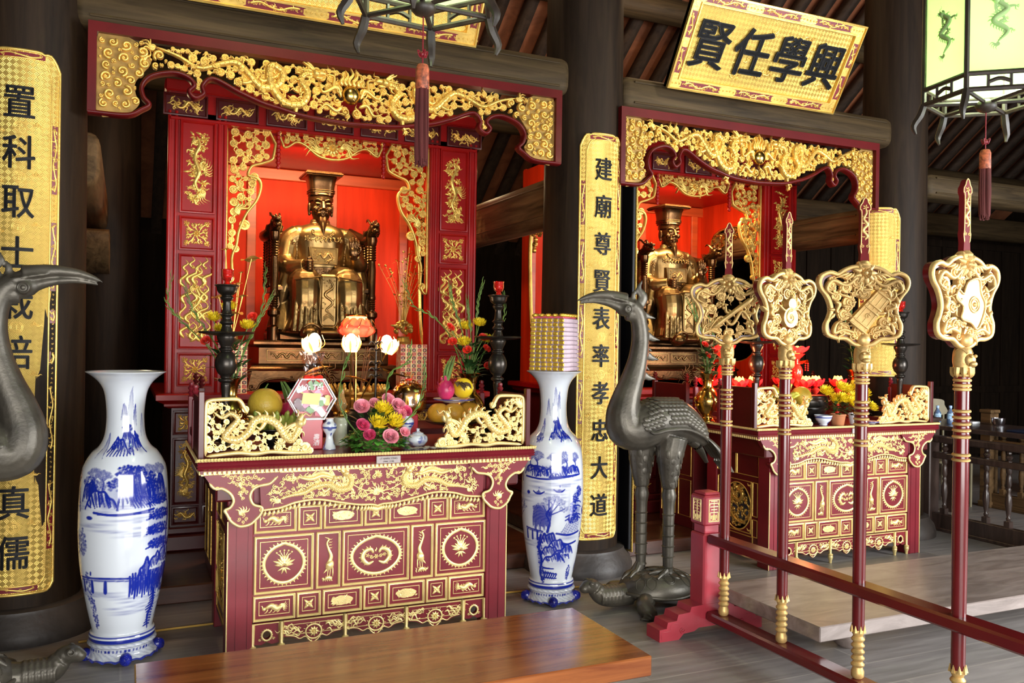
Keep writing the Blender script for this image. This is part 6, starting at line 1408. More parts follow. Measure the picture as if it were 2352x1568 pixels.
# flower basket
def basket(x, y, label):
    t = thing('flower_basket', label, 'flowers', (x, y, TZ)); rng = random.Random(12); kw = dict(parent=t, world=False)
    b = MB(); b.lathe([(.07, 0), (.085, .03), (.09, .07), (.08, .07), (.06, .02)], 24); b.build('pot', M['drybrown'], **kw)
    f = MB()
    for i in range(420):
        a = rng.uniform(0, 2*PI); q = rng.uniform(.08, .165); zz = rng.uniform(.008, .11)*(1.4-q*4); leaf_mesh(f, (q*math.cos(a), q*.75*math.sin(a), zz), (math.cos(a), math.sin(a), rng.uniform(-.2, .9)), rng.uniform(.028, .044), rng.uniform(.013, .019), droop=.3)
    f.build('foliage', M['leaf'], ang=60, **kw)
    f = MB()
    for i in range(26):
        a = rng.uniform(0, 2*PI); q = rng.uniform(.02, .12); leaf_mesh(f, (q*math.cos(a), q*.7*math.sin(a), rng.uniform(.08, .2)), (math.cos(a), math.sin(a), .8), rng.uniform(.06, .10), .016, droop=.2)
    f.build('sword_leaves', M['leaf_dark'], ang=60, **kw)
    s = MB()
    for P in ([(-.11, -.05, .1), (-.20, -.03, .25), (-.185, -.02, .42), (-.165, -.02, .50)], [(.05, 0, .2), (.07, 0, .40), (.16, -.02, .47), (.175, -.02, .56)], [(.12, -.02, .12), (.22, -.02, .22), (.26, -.02, .36), (.255, -.02, .46)]):
        C = catmull([(0, 0, .05)]+P, 22); s.tube(C, [.004, .0038, .0015], 6)
        for i in range(8, 21, 2): d = C[i+1]-C[i]; d /= np.linalg.norm(d); s.tube([C[i], C[i]+d*.025+arr(.012*(-1)**i, 0, 0), C[i]+d*.055+arr(.010*(-1)**i, 0, 0)], [.002, .0048, .001], 5, m=5)
    s.build('gladiolus_stems', M['stem'], ang=60, **kw)
    for p, r in (((-.01, -.075, .148), .062), ((.085, -.06, .15), .062), ((.03, -.03, .215), .058), ((.06, -.01, .205), .045)):
        m = MB(); mum(m, p, r, (rng.uniform(-.2, .2), -.75, .8), rng); m.build('chrysanthemum', M['yellow'], ang=0, **kw)
    for p, r, mm in (((.048, -.13, .085), .042, 'pink'), ((-.09, -.085, .145), .036, 'rose'), ((-.06, -.11, .095), .032, 'rose'), ((.14, -.08, .10), .028, 'pink'), ((.07, .0, .27), .036, 'pink'), ((.12, -.02, .24), .040, 'pink'), ((.16, -.03, .21), .034, 'rose'), ((-.075, .0, .235), .042, 'pink'), ((.125, -.04, .195), .034, 'pink'), ((.0, .02, .25), .03, 'pink')):
        m = MB(); rose(m, p, r, (rng.uniform(-.3, .3), -.8, .55), rng); m.build('rose', M[mm], ang=60, **kw)
    return t
basket(1.225, 4.49, 'basket of yellow chrysanthemums and pink roses at the front centre of the left altar')

# lamps in lotus shape
M['bulbglow'] = glow('bulb_glow', (1, .86, .58), 40)
def petal_cup(mb, c, r, n, h, ax=(0, 0, 1), open_=.35, a0=0.):
    ax = np.asarray(ax, float); ax /= np.linalg.norm(ax); a = np.cross(ax, (.31, .9, .2)); a /= np.linalg.norm(a); b = np.cross(ax, a)
    for i in range(n):
        th = a0+2*PI*i/n; d = a*math.cos(th)+b*math.sin(th); s = np.cross(ax, d); G = []
        for v in np.linspace(0, 1, 7):
            R = r*(.35+.75*math.sin(min(1, v*.75+.15)*PI*.62)-(.0 if open_ > .3 else .35*v*v)+open_*v*v*.4); w = r*.62*math.sin(PI*min(.97, v*.85+.12))**.8
            G.append([np.asarray(c)+d*R*(1-.10*q*q)+s*w*q+ax*h*v for q in (-1, -.5, 0, .5, 1)])
        mb.grid(np.array(G))
def lotus_lamp():
    t = thing('lotus_wire_lamp', 'brass wire lamp with three glowing lotus bulbs before the left statue', 'lamp', (1.27, 5.24, TZ)); kw = dict(parent=t, world=False)
    b = MB(); b.lathe([(.08, 0), (.082, .01), (.05, .02), (.02, .03), (.012, .05)], 28); b.build('foot', M['brass'], **kw)
    sh = translucent('silk_petal', (.92, .50, .28), .5)
    for (x, z), lean in (((-.225, .565), -.35), ((.0, .565), 0.), ((.225, .560), .35)):
        s = MB(); s.tube([(0, 0, .04), (x*.35, 0, .25), (x*.9, 0, z-.09), (x, 0, z-.055)], .005, 6, m=16)
        for k in range(14): q = .05+(z-.14)*k/14; 
        s.build('stem', M['brass'], **kw)
        l = MB(); l.ball((x, 0, z+.008), (.038, .038, .052), 18, 12); bl = l.build('bulb', M['bulbglow'], **kw)
        p = MB(); petal_cup(p, arr(x, 0, z-.055), .062, 6, .10, (lean, 0, 1), .05); p.build('petals', sh, ang=60, **kw)
        w = MB()
        for i in range(5): a = i*1.256; w.tube([arr(x, 0, z-.055), arr(x+.062*math.cos(a), .062*math.sin(a), z-.01), arr(x+.045*math.cos(a), .045*math.sin(a), z+.05)], .002, 5, m=8)
        w.build('wire_petals', M['brass'], **kw)
        light('POINT', 'lotus_bulb', (1.27+x, 5.24, TZ+z+.01), 7.5, (1, .72, .38), .03)
    f = MB()
    for x, z, dx in ((-.12, .42, -1), (-.05, .36, 1), (.12, .41, 1), (.22, .38, 1), (-.16, .38, -1)): leaf_mesh(f, (x, -.01, z), (dx, -.2, -.1), .17, .04, droop=.15, fold=.3)
    f.build('gilt_leaf', M['gold_old'], ang=60, **kw)
lotus_lamp()
def lotus_lantern():
    t = thing('lotus_lantern', 'lit red and white lotus lantern above the bulbs, before the left statue', 'lamp', (1.345, 5.42, TZ)); kw = dict(parent=t, world=False)
    b = MB(); b.lathe([(.07, 0), (.07, .012), (.02, .03), (.009, .06), (.008, .62)], 20); b.build('stand', M['brass'], **kw)
    sh = translucent('coral_silk', (.90, .22, .14), .55)
    p = MB(); petal_cup(p, (0, 0, .615), .098, 9, .11, (0, 0, 1), .0); petal_cup(p, (0, 0, .605), .118, 7, .075, (0, 0, 1), .22, .3); p.build('petals', sh, ang=60, **kw)
    c = MB(); c.lathe([(.06, .655), (.066, .66), (.066, .735), (.062, .742), (.058, .74), (.05, .66)], 30); c.build('shade', translucent('white_shade', (.95, .85, .62), .6), **kw)
    r = MB(); r.lathe([(.066, .735), (.071, .742), (.068, .75), (.062, .745)], 30, cap=False)
    for i in range(10): a = i*.628; r.tube([(.07*math.cos(a), .07*math.sin(a), .63), (.125*math.cos(a+.2), .125*math.sin(a+.2), .665), (.10*math.cos(a+.4), .10*math.sin(a+.4), .715)], .002, 5, m=8)
    r.build('wires', M['brass'], **kw); l = MB(); l.ball((0, 0, .69), .025, 14, 10); l.build('bulb', M['bulbglow'], **kw); light('POINT', 'lotus_lantern_bulb', (1.345, 5.42, TZ+.70), 7, (1, .68, .36), .03)
lotus_lantern()
def rod_stand():
    t = thing('incense_rod_stand', 'slim black wrought-iron stand right of the middle glowing bulb', 'stand', (1.40, 5.14, TZ)); s = MB(); s.lathe([(.05, 0), (.05, .008), (.008, .02), (.006, .55), (.004, .62), (.001, .63)], 14)
    for z in (.36, .40, .44, .52, .56): 
        for i in range(6): a = i*1.047; s.tube([(0, 0, z), (.03*math.cos(a), .03*math.sin(a), z+.018), (.045*math.cos(a), .045*math.sin(a), z)], [.004, .004, .002], 5, m=7)
    s.build('stand', M['iron'], t, world=False)
rod_stand()
def censer():
    t = thing('gilt_censer', 'large gilt incense burner with a crown of petals below the left statue', 'incense burner', (1.44, 5.76, 1.011)); kw = dict(parent=t, world=False); s = MB(); s.lathe([(.10, 0), (.12, .02), (.15, .08), (.175, .15), (.18, .20), (.165, .215), (.19, .225), (.19, .24), (.15, .24), (.14, .15)], 44); o = s; o.mi = 1; rng = random.Random(3)
    for i in range(28): a = i*2*PI/28; o.ball((.19*math.cos(a), .19*math.sin(a), .258), (.014, .014, .026), 7, 5)
    for i in range(60): a = rng.uniform(0, 6.28); z = rng.uniform(.09, .2); q = .155+.13*(z-.09); o.ball((q*1.05*math.cos(a), q*1.05*math.sin(a), z), (.016, .016, .012), 6, 4)
    o.build('bowl', [M['gold_old'], M['gold']], **kw)
censer()
def incense_sticks(x, y, z, label, n, seed):
    t = thing('incense_sticks', label, 'incense', (x, y, z)); s = MB(); rng = random.Random(seed)
    for i in range(n): a = rng.uniform(0, 6.28); q = rng.uniform(.02, .09); s.tube([(q*.4*math.cos(a), q*.4*math.sin(a), 0), (q*math.cos(a), q*math.sin(a), rng.uniform(.25, .34))], .0022, 5)
    s.build('sticks', mat('burnt_incense', (.25, .11, .05), .8), t, world=False)
incense_sticks(1.44, 5.76, 1.23, 'thin brown incense sticks standing in the gilt burner of the left altar', 14, 2)
# stacked-tin towers on the shrine ledge, dried gold arrangements on them
def tower(x, y, w, h, label):
    t = thing('offering_tower', label, 'stack of tins', (x, y, 1.201)); kw = dict(parent=t, world=False); s = MB(); s.box(-w/2, w/2, -.06, .06, 0, h, .003); s.build('stack', mat('cream_red_tins', (.62, .50, .36), .4, 0, .1, 30, c2=(.55, .05, .03)), **kw)
    nc = max(1, int(w/.036)); nr = int(h/.029)
    a = MB(); b = MB(); r = MB()
    for i in range(nc):
        for j in range(nr):
            m = (a, b)[(i+j) % 2]; c = (-w/2+w*(i+.5)/nc, -.0605, h*(j+.5)/nr); m.tube([(c[0]+.0115*math.cos(q), c[1], c[2]+.0115*math.sin(q)) for q in np.linspace(0, 2*PI, 14, endpoint=False)], .0028, 5, closed=True)
        if i: r.box(-w/2+w*i/nc-.003, -w/2+w*i/nc+.003, -.065, -.058, 0, h)
    for j in range(nr): r.box(-w/2, w/2, -.0625, -.058, h*j/nr, h*j/nr+.003)
    a.build('dark_ring_pulls', M['ink'], **kw); b.build('red_ring_pulls', M['scarlet'], **kw); r.build('gold_trim', M['gold_pale'], **kw)
    return t
tower(2.045, 6.46, .215, .365, 'tower of patterned red and gold tins on the shrine ledge right of the left statue')
tower(.74, 6.46, .12, .365, 'narrow tower of patterned tins on the shrine ledge behind the left bouquet')
def gold_dry(x, y, z):
    t = thing('dried_gold_arrangement', 'spray of dried gilded twigs and pods on the right-hand tower of tins', 'dried flowers', (x, y, z)); kw = dict(parent=t, world=False); rng = random.Random(8); b = MB()
    b.lathe([(.05, 0), (.06, .02), (.045, .05), (.05, .06), (.03, .06)], 20); b.build('pot', M['gold_old'], **kw)
    b = MB()
    for i in range(38): a = rng.uniform(0, 6.28); el = rng.uniform(-.4, 1.3); q = .062; b.ball((q*math.cos(a)*math.cos(el), q*math.sin(a)*math.cos(el), .11+q*math.sin(el)), .019, 7, 5)
    b.build('pods', M['gold_old'], **kw)
    s = MB(); l = MB()
    for i in range(26):
        a = rng.uniform(0, 6.28); L = rng.uniform(.25, .66); q = rng.uniform(.05, .30)*(1.1-L); C = catmull([(0, 0, .1), (q*.4*math.cos(a), q*.3*math.sin(a), .1+L*.5), (q*math.cos(a)*1.2, q*math.sin(a)*.6, .1+L)], 12); s.tube(C, [.003, .002, .001], 5)
        for k in range(6): d = arr(rng.uniform(-1, 1), rng.uniform(-1, .2), rng.uniform(-.2, 1)); leaf_mesh(l, C[rng.randrange(5, 12)], d, rng.uniform(.02, .05), .008, droop=.4)
        if i % 3 == 0: l.ball(C[-1], .010, 6, 4)
    s.build('twigs', M['gold_old'], ang=60, **kw); l.build('gilt_leaves', M['gold_old'], ang=60, **kw)
    f = MB(); f.tube([(-.02, -.03, .12), (-.08, -.05, .14)], .006, 6); f.lathe([(0, 0), (.03, .01), (.028, .02), (0, .016)], 16, (-.09, -.06, .13)); f.build('lotus_pod', M['gold'], **kw)
gold_dry(1.975, 6.46, 1.566)
def gold_lotus(x, y, z):
    t = thing('gilt_lotus_spray', 'gilt lotus leaves on thin stalks left of the left statue', 'dried flowers', (x, y, z)); kw = dict(parent=t, world=False); s = MB(); l = MB()
    b = MB(); b.lathe([(.03, 0), (.038, .03), (.03, .06), (.02, .06)], 16); b.build('pot', M['gold_old'], **kw)
    for px, pz, r, d in ((.12, .60, .075, .5), (-.02, .20, .09, .3), (.05, .50, .02, .6), (-.06, .66, .03, .4), (-.1, .32, .05, .4), (.06, .33, .04, .5), (.03, .42, .03, .4)):
        C = catmull([(0, 0, .04), (px*.5, 0, pz*.5), (px, -.02, pz)], 12); s.tube(C, .003, 5); th = np.linspace(0, 2*PI, 18, endpoint=False); G = []
        for q in np.linspace(.05, 1, 5): G.append([(px+r*q*math.cos(a), -.02+r*q*math.sin(a)*.7, pz+.35*r*q*q*math.sin(3*a)*.5+d*r*q*math.cos(a+.6)*.35) for a in th])
        l.grid(np.array(G), False, True)
    s.build('stalks', M['gold_old'], ang=60, **kw); l.build('leaves', M['gold'], ang=60, **kw)
gold_lotus(.70, 6.44, 1.566)
# votive paper bundles on the right-hand porcelain vase
def bundles():
    grp = 'gold paper bundles on the porcelain vase'
    w, n = .235, 12; gm = mat('gold_foil_paper', (.80, .52, .06), .3, .55, .2, 30, .5, 70); wm = mat('pale_lilac_paper', (.62, .50, .58), .7, 0, .15, 20)
    for i in range(n):
        h = .0268; t = thing('paper_bundle', 'gold-faced votive paper bundle in the stack on the porcelain vase', 'paper bundle', (2.43, 4.76, 1.424+h*i), -.89+.02*math.sin(i*2.3), grp); k = 1-.004*i
        s = MB(); s.box(-w/2*k, w/2*k, -w/2*k, w/2*k, 0, h*.93, .004); s.build('paper_block', wm, t, world=False)
        g = MB(); rr = np.random.RandomState(i); 
        for q in range(6):
            u0 = -w/2*k+w*k*q/6; g.box(u0+.002, u0+w*k/6-.002, -w/2*k-.007-rr.uniform(0, .004), -w/2*k+.004, .002, h*.9, .006)
        g.build('foil_tabs', gm, t, world=False)
        for q in range(5):
            pass
    t = thing('gold_tray_top', 'gold and pink paper tray lying on top of the stack of paper bundles', 'paper tray', (2.43, 4.76, 1.424+.0268*n), -.89); s = MB(); s.box(-.10, .10, -.10, .10, 0, .012, .003); s.build('tray', mat('pink_paper', (.65, .10, .2), .5), t, world=False); g = MB()
    for a in range(4):
        for q in range(5): x = -.09+.045*q; c, s_ = math.cos(a*PI/2), math.sin(a*PI/2); g.ball((c*x-s_*(-.095), s_*x+c*(-.095), .018), (.021, .021, .012), 8, 5)
    g.build('foil_edge', gm, t, world=False)
bundles()

# second altar: red lotus lamps, fruit, potted chrysanthemums
M['lotusglow'] = glow('lit_lotus_core', (1, .50, .10), 3)
def red_lotus(x, y, z, r, label, k=1):
    t = thing('red_lotus_lamp', label, 'lamp', (x, y, z)); kw = dict(parent=t, world=False); sh = M.setdefault('redsilk', translucent('red_silk_petal', (.85, .06, .08), .5)); p = MB(); petal_cup(p, (0, 0, 0), r, 8, r*1.1, (0, 0, 1), .6); p.build('petals', sh, ang=60, **kw)
    l = MB(); petal_cup(l, (0, 0, r*.45), r*.62, 6, r*1.05, (0, 0, 1), .25, .2); l.ball((0, 0, r*.6), r*.3, 10, 8); l.build('glowing_core', M['lotusglow'], ang=60, **kw)
    b = MB(); b.lathe([(r*.4, -r*.35), (r*.42, -r*.25), (r*.2, -.1*r), (r*.5, 0)], 16); b.build('base', M['scarlet'], **kw)
    return t
def lotus_tree(x, y, label, seed, pw):
    t = thing('lotus_lamp_tree', label, 'lamp', (x, y, TZ)); kw = dict(parent=t, world=False); rg = M.setdefault('redlac', mat('glossy_red_plastic', (.65, .02, .02), .15, 0, .1, coat=.6)); s = MB()
    s.lathe([(.10, 0), (.10, .015), (.03, .03), (.02, .08), (.03, .10), (.055, .13), (.06, .18), (.05, .22), (.025, .25), (.02, .29), (.03, .30), (.045, .33), (.047, .39), (.035, .42), (.018, .44), (.02, .48), (.06, .52), (.065, .525), (.03, .53)], 30); s.build('stem', rg, **kw)
    for z, n, R in ((.26, 8, .15), (.46, 6, .09)):
        b = MB(); th = np.linspace(0, 2*PI, 30, endpoint=False); b.grid(np.array([[(q*math.cos(a)*(1+.06*math.sin(8*a)), q*math.sin(a), z+.02*math.sin(4*a)*q/R) for a in th] for q in (.02, R*.6, R)]), False, True); b.build('filigree_tray', M['brass'], ang=60, **kw)
        for i in range(n):
            a = i*2*PI/n; d = MB()
            for k in range(4): d.ball((R*math.cos(a), R*math.sin(a), z-.015-.018*k), .007, 6, 4)
            d.build('bead_string', rg, **kw)
    for i in range(6):
        a = i*1.047+.3; p = MB(); petal_cup(p, (.14*math.cos(a), .14*math.sin(a), .27), .045, 6, .055, (0, 0, 1), .5); p.build('lotus_cup', M['redsilk'], ang=60, **kw)
    p = MB(); petal_cup(p, (0, 0, .53), .075, 8, .06, (0, 0, 1), .8); p.build('top_lotus', M['redsilk'], ang=60, **kw); l = MB(); petal_cup(l, (0, 0, .54), .045, 6, .05, (0, 0, 1), .3); l.ball((0, 0, .56), .02, 10, 8); l.build('lit_core', M['lotusglow'], ang=60, **kw)
    light('POINT', 'lotus_tree_lamp', (x-.05, y-.16, TZ+.42), pw, (1, .25, .10), .04)
# these lotus lamps stand in a row before the trees
xs = [(4.46, 5.24, 'far left of the second altar'), (4.60, 5.42, 'behind the left candlestick of the second altar')]
for i, (x, y) in enumerate(((4.30, 5.30), (4.52, 5.40), (4.86, 5.42), (5.02, 5.36), (5.16, 5.40), (5.36, 5.36))):
    b = thing('lamp_stand', 'small red stand under a lit lotus on the second altar', 'stand', (x, y, TZ), group='stands of the lotus lamps'); s = MB(); s.lathe([(.05, 0), (.05, .01), (.015, .03), (.012, .20), (.04, .235), (.04, .242)], 18); s.build('stand', M['scarlet'], b, world=False)
    red_lotus(x, y, TZ+.262, .058, ('leftmost', 'second from left', 'third from left', 'fourth from left', 'fifth from left', 'rightmost')[i]+' of the lit red lotus lamps in the row on the second altar')
lotus_tree(5.07, 5.52, 'tall red lotus lamp tree with a lit lotus on top, between second and third poles', 3, 9)
lotus_tree(4.30, 5.50, 'red lotus lamp tree between the first pole and the black candlestick', 4, 9)
fruit_stand(4.70, 5.06, .13, .15, 'footed dish under the knobbly citron on the second altar')
def buddha_hand(x, y, z):
    t = thing('fingered_citron', 'knobbly yellow-green fingered citron on the second altar, left of the second pole', 'fruit', (x, y, z)); s = MB(); rng = random.Random(4); s.ball((0, 0, .04), (.06, .05, .045), 16, 10)
    for i in range(16): a = rng.uniform(0, 6.28); e = rng.uniform(.1, 1.3); d = arr(math.cos(a)*math.cos(e), math.sin(a)*math.cos(e), math.sin(e)); s.tube([arr(0, 0, .04)+d*.02, arr(0, 0, .045)+d*.07, arr(0, 0, .05)+d*.11+arr(-d[1], d[0], 0)*.02], [.022, .02, .010], 8, m=8); s.ball(arr(0, 0, .05)+d*.11+arr(-d[1], d[0], 0)*.02, .012, 8, 6)
    sculpt('fruit', s, mat('citron_skin', (.52, .50, .06), .45, 0, .15, 10, .2, 60), t, .005, 2, False); s = MB(); s.tube([(0, 0, .1), (.01, 0, .16), (.03, 0, .2)], [.008, .007, .004], 6, m=6); s.build('stem', M['stem'], t, world=False)
buddha_hand(4.52, 5.06, 1.16)
fruit_stand(4.52, 5.06, .145, .11, 'dark footed dish under the fingered citron')
ball_fruit('pomelo', 'fruit', (4.70, 5.07, 1.215), .078, 'pomelo', 'yellow pomelo beside the second pole on the second altar', .98, False)
def potted_mums(x, y, label, potm, seed, hs, W=.09):
    t = thing('potted_chrysanthemum', label, 'potted flowers', (x, y, TZ)); kw = dict(parent=t, world=False); rng = random.Random(seed); s = MB(); s.lathe([(.042, 0), (.045, .005), (.055, .07), (.060, .072), (.060, .085), (.052, .085), (.048, .06)], 26); s.build('pot', potm, **kw)
    f = MB()
    for i in range(90): a = rng.uniform(0, 6.28); q = rng.uniform(.01, W); leaf_mesh(f, (q*math.cos(a), q*math.sin(a), rng.uniform(.08, .20)), (math.cos(a), math.sin(a), rng.uniform(-.2, .9)), rng.uniform(.04, .06), .014, droop=.3)
    f.build('foliage', M['leaf_dark'], ang=60, **kw)
    for p in hs: m = MB(); mum(m, p, .06, (p[0]*3, -.8, .8), rng); m.build('chrysanthemum', M['yellow'], ang=0, **kw)
potted_mums(4.885, 4.88, 'yellow chrysanthemums in a terracotta pot on the second altar', mat('terracotta_pot', (.45, .16, .06), .7), 2, [(-.02, -.06, .20), (-.12, 0, .25), (.05, -.08, .17), (-.05, -.02, .19), (.02, .0, .28)])
potted_mums(5.085, 4.90, 'yellow chrysanthemums in a white pot on the second altar', M['white'], 3, [(0, -.06, .19), (-.08, -.05, .20), (.05, -.03, .24), (.08, -.07, .13), (-.07, .02, .26), (.02, .03, .28)])
plate(5.235, 4.90, TZ, .07, 'small blue-rimmed white saucer right of the white flower pot')
painted_pot('rice_bowl', 4.78, 4.92, TZ, [(.03, 0), (.032, .01), (.055, .04), (.065, .07), (.062, .07), (.03, .02)], 'white and blue bowl left of the terracotta flower pot', 'bowl', 8)
def dark_pot():
    t = thing('dark_jar', 'dark round jar behind the yellow flowers of the second altar', 'jar', (4.86, 5.16, TZ)); s = MB(); s.lathe([(.08, 0), (.13, .08), (.15, .16), (.14, .20), (.15, .21), (.13, .21)], 36, m=40); s.build('body', M['iron'], t, world=False)
dark_pot()
# ------------------------------------------------------------------ tall porcelain vases, painted in cobalt
class Canvas:
    """paint strokes on an unrolled pot: u = metres round from the front, v = height"""
    def __init__(s, u, v, seed): s.u = u; s.v = v; s.A = np.zeros((len(v), len(u))); s.r = np.random.RandomState(seed)
    def win(s, u0, u1, v0, v1):
        i = np.where((s.v >= v0) & (s.v <= v1))[0]; j = np.where((s.u >= u0) & (s.u <= u1))[0]
        if len(i) == 0 or len(j) == 0: return None
        a = slice(i[0], i[-1]+1); b = slice(j[0], j[-1]+1); return a, b, s.u[b][None, :], s.v[a][:, None]
    def put(s, a, b, val, mode='max'):
        if mode == 'max': s.A[a, b] = np.maximum(s.A[a, b], val)
        else: s.A[a, b] = val
    def blob(s, u, v, ru, rv, val=1., soft=.35):
        w = s.win(u-ru, u+ru, v-rv, v+rv)
        if w: a, b, U, V = w; d = np.sqrt(((U-u)/ru)**2+((V-v)/rv)**2); s.put(a, b, val*np.clip((1-d)/soft, 0, 1))
    def line(s, P, w, val=1., n=24):
        P = np.asarray(P, float); n = max(n, int(np.sum(np.linalg.norm(np.diff(P, axis=0), axis=1))/max(.0012, .45*float(np.mean(w))))); P = catmull(P, n); ww = spread_w(w, len(P))
        for (x, y), q in zip(P, ww): s.blob(x, y, q, q, val, .5)
    def clear(s, P, val=.0):
        P = np.asarray(P, float); w = s.win(P[:, 0].min(), P[:, 0].max(), P[:, 1].min(), P[:, 1].max())
        if not w: return
        a, b, U, V = w; x1, y1 = P[:, 0], P[:, 1]; x2, y2 = np.roll(x1, -1), np.roll(y1, -1); ins = np.zeros(np.broadcast(U, V).shape, bool)
        for q in range(len(P)):
            if y1[q] == y2[q]: continue
            c = (y1[q] > V) != (y2[q] > V); ins ^= c & (U < (x2[q]-x1[q])*(V-y1[q])/(y2[q]-y1[q])+x1[q])
        s.A[a, b][ins] = val
    def wash(s, u, v, ru, rv, val): s.blob(u, v, ru, rv, val, 1.)
    def peak(s, u, v, w, h, val):
        k = 14; x = np.linspace(-1, 1, k); top = h*(1-np.abs(x)**1.8)*(1+s.r.uniform(-.12, .12, k)); W = s.win(u-w, u+w, v, v+h*1.2)
        if W:
            a, b, U, V = W; T = np.interp((U-u)/w, x, top); f = (V-v)/np.maximum(T, 1e-3); s.put(a, b, np.where((f < 1) & (f > 0), val*np.clip(f, 0, 1)**1.2*(.8+.2*np.sin(U*260+V*90)), 0))
    def rock(s, u, v, w, h, val=.95, n=9):
        k = 9; x = np.linspace(-1, 1, k); top = h*(1-np.abs(x)**2)**.7*(1+s.r.uniform(-.22, .22, k)); P = [(u+w*a, v+t) for a, t in zip(x, top)]
        s.clear(np.vstack([P, [(u+w, v), (u-w, v)]]), .05); s.line(P, [.003, .0055, .004, .006, .003], val, 40)
        for i in range(n):
            a = -.8+1.6*(i+s.r.uniform(-.3, .3))/n; t = np.interp(a, x, top); s.line([(u+w*a, v+t*.93), (u+w*(a+.08), v+t*.6), (u+w*(a+.22*s.r.uniform(.3, 1.4)), v+t*s.r.uniform(.05, .35))], [.003, .0058, .001], val*s.r.uniform(.55, 1), 14)
        s.wash(u+w*.35, v+h*.3, w*.5, h*.45, .4)
    def leaves(s, u, v, w, h, val=.95, n=60):
        for i in range(n):
            a, q = s.r.uniform(0, 6.28), math.sqrt(s.r.rand()); s.blob(u+w*q*math.cos(a), v+h*q*math.sin(a), s.r.uniform(.005, .010), s.r.uniform(.004, .007), val*s.r.uniform(.5, 1), .6)
    def pine(s, u, v, w, h, n=4):
        for i in range(n): y = v+h*i/n; q = w*(1-.45*i/n); s.leaves(u+s.r.uniform(-.02, .02), y, q, h/n*.36, 1, 70)
    def tree(s, u, v, h, val=.9):
        s.line([(u, v), (u+h*.06, v+h*.35), (u-h*.05, v+h*.6)], [.004, .003, .0015], val)
        for i in range(7): a = .5+.35*i; s.line([(u, v+h*.45), (u+h*.35*math.cos(a), v+h*(.55+.3*math.sin(a)))], [.0018, .001], val*.8, 10); s.leaves(u+h*.36*math.cos(a), v+h*(.6+.32*math.sin(a)), h*.14, h*.09, .55, 12)
    def water(s, u0, u1, v, n=6, val=.28):
        for i in range(n): a = s.r.uniform(u0, u1); L = s.r.uniform(.05, .14); s.wash(a, v-.006*i, L, .006, val)
    def boat(s, u, v, k=1): s.line([(u-.03*k, v+.012), (u-.012*k, v), (u+.012*k, v), (u+.03*k, v+.012)], [.0018, .0045, .0045, .0018], .9); s.blob(u, v+.008, .012*k, .006, .6); s.line([(u, v), (u+.004, v+.036)], .0012, .7, 10)
    def roof(s, u, v, w, h):
        for k in range(2): s.line([(u-w, v+h*k), (u-w*.6, v+.010+h*k), (u, v+.014+h*k), (u+w*.6, v+.010+h*k), (u+w, v+h*k)], .0028, .95); s.blob(u, v-.012+h*k, w*.6, .012, .35)
        for k in range(4): s.line([(u-w*.6+w*.4*k, v), (u-w*.6+w*.4*k, v-.028)], .0014, .8, 8)

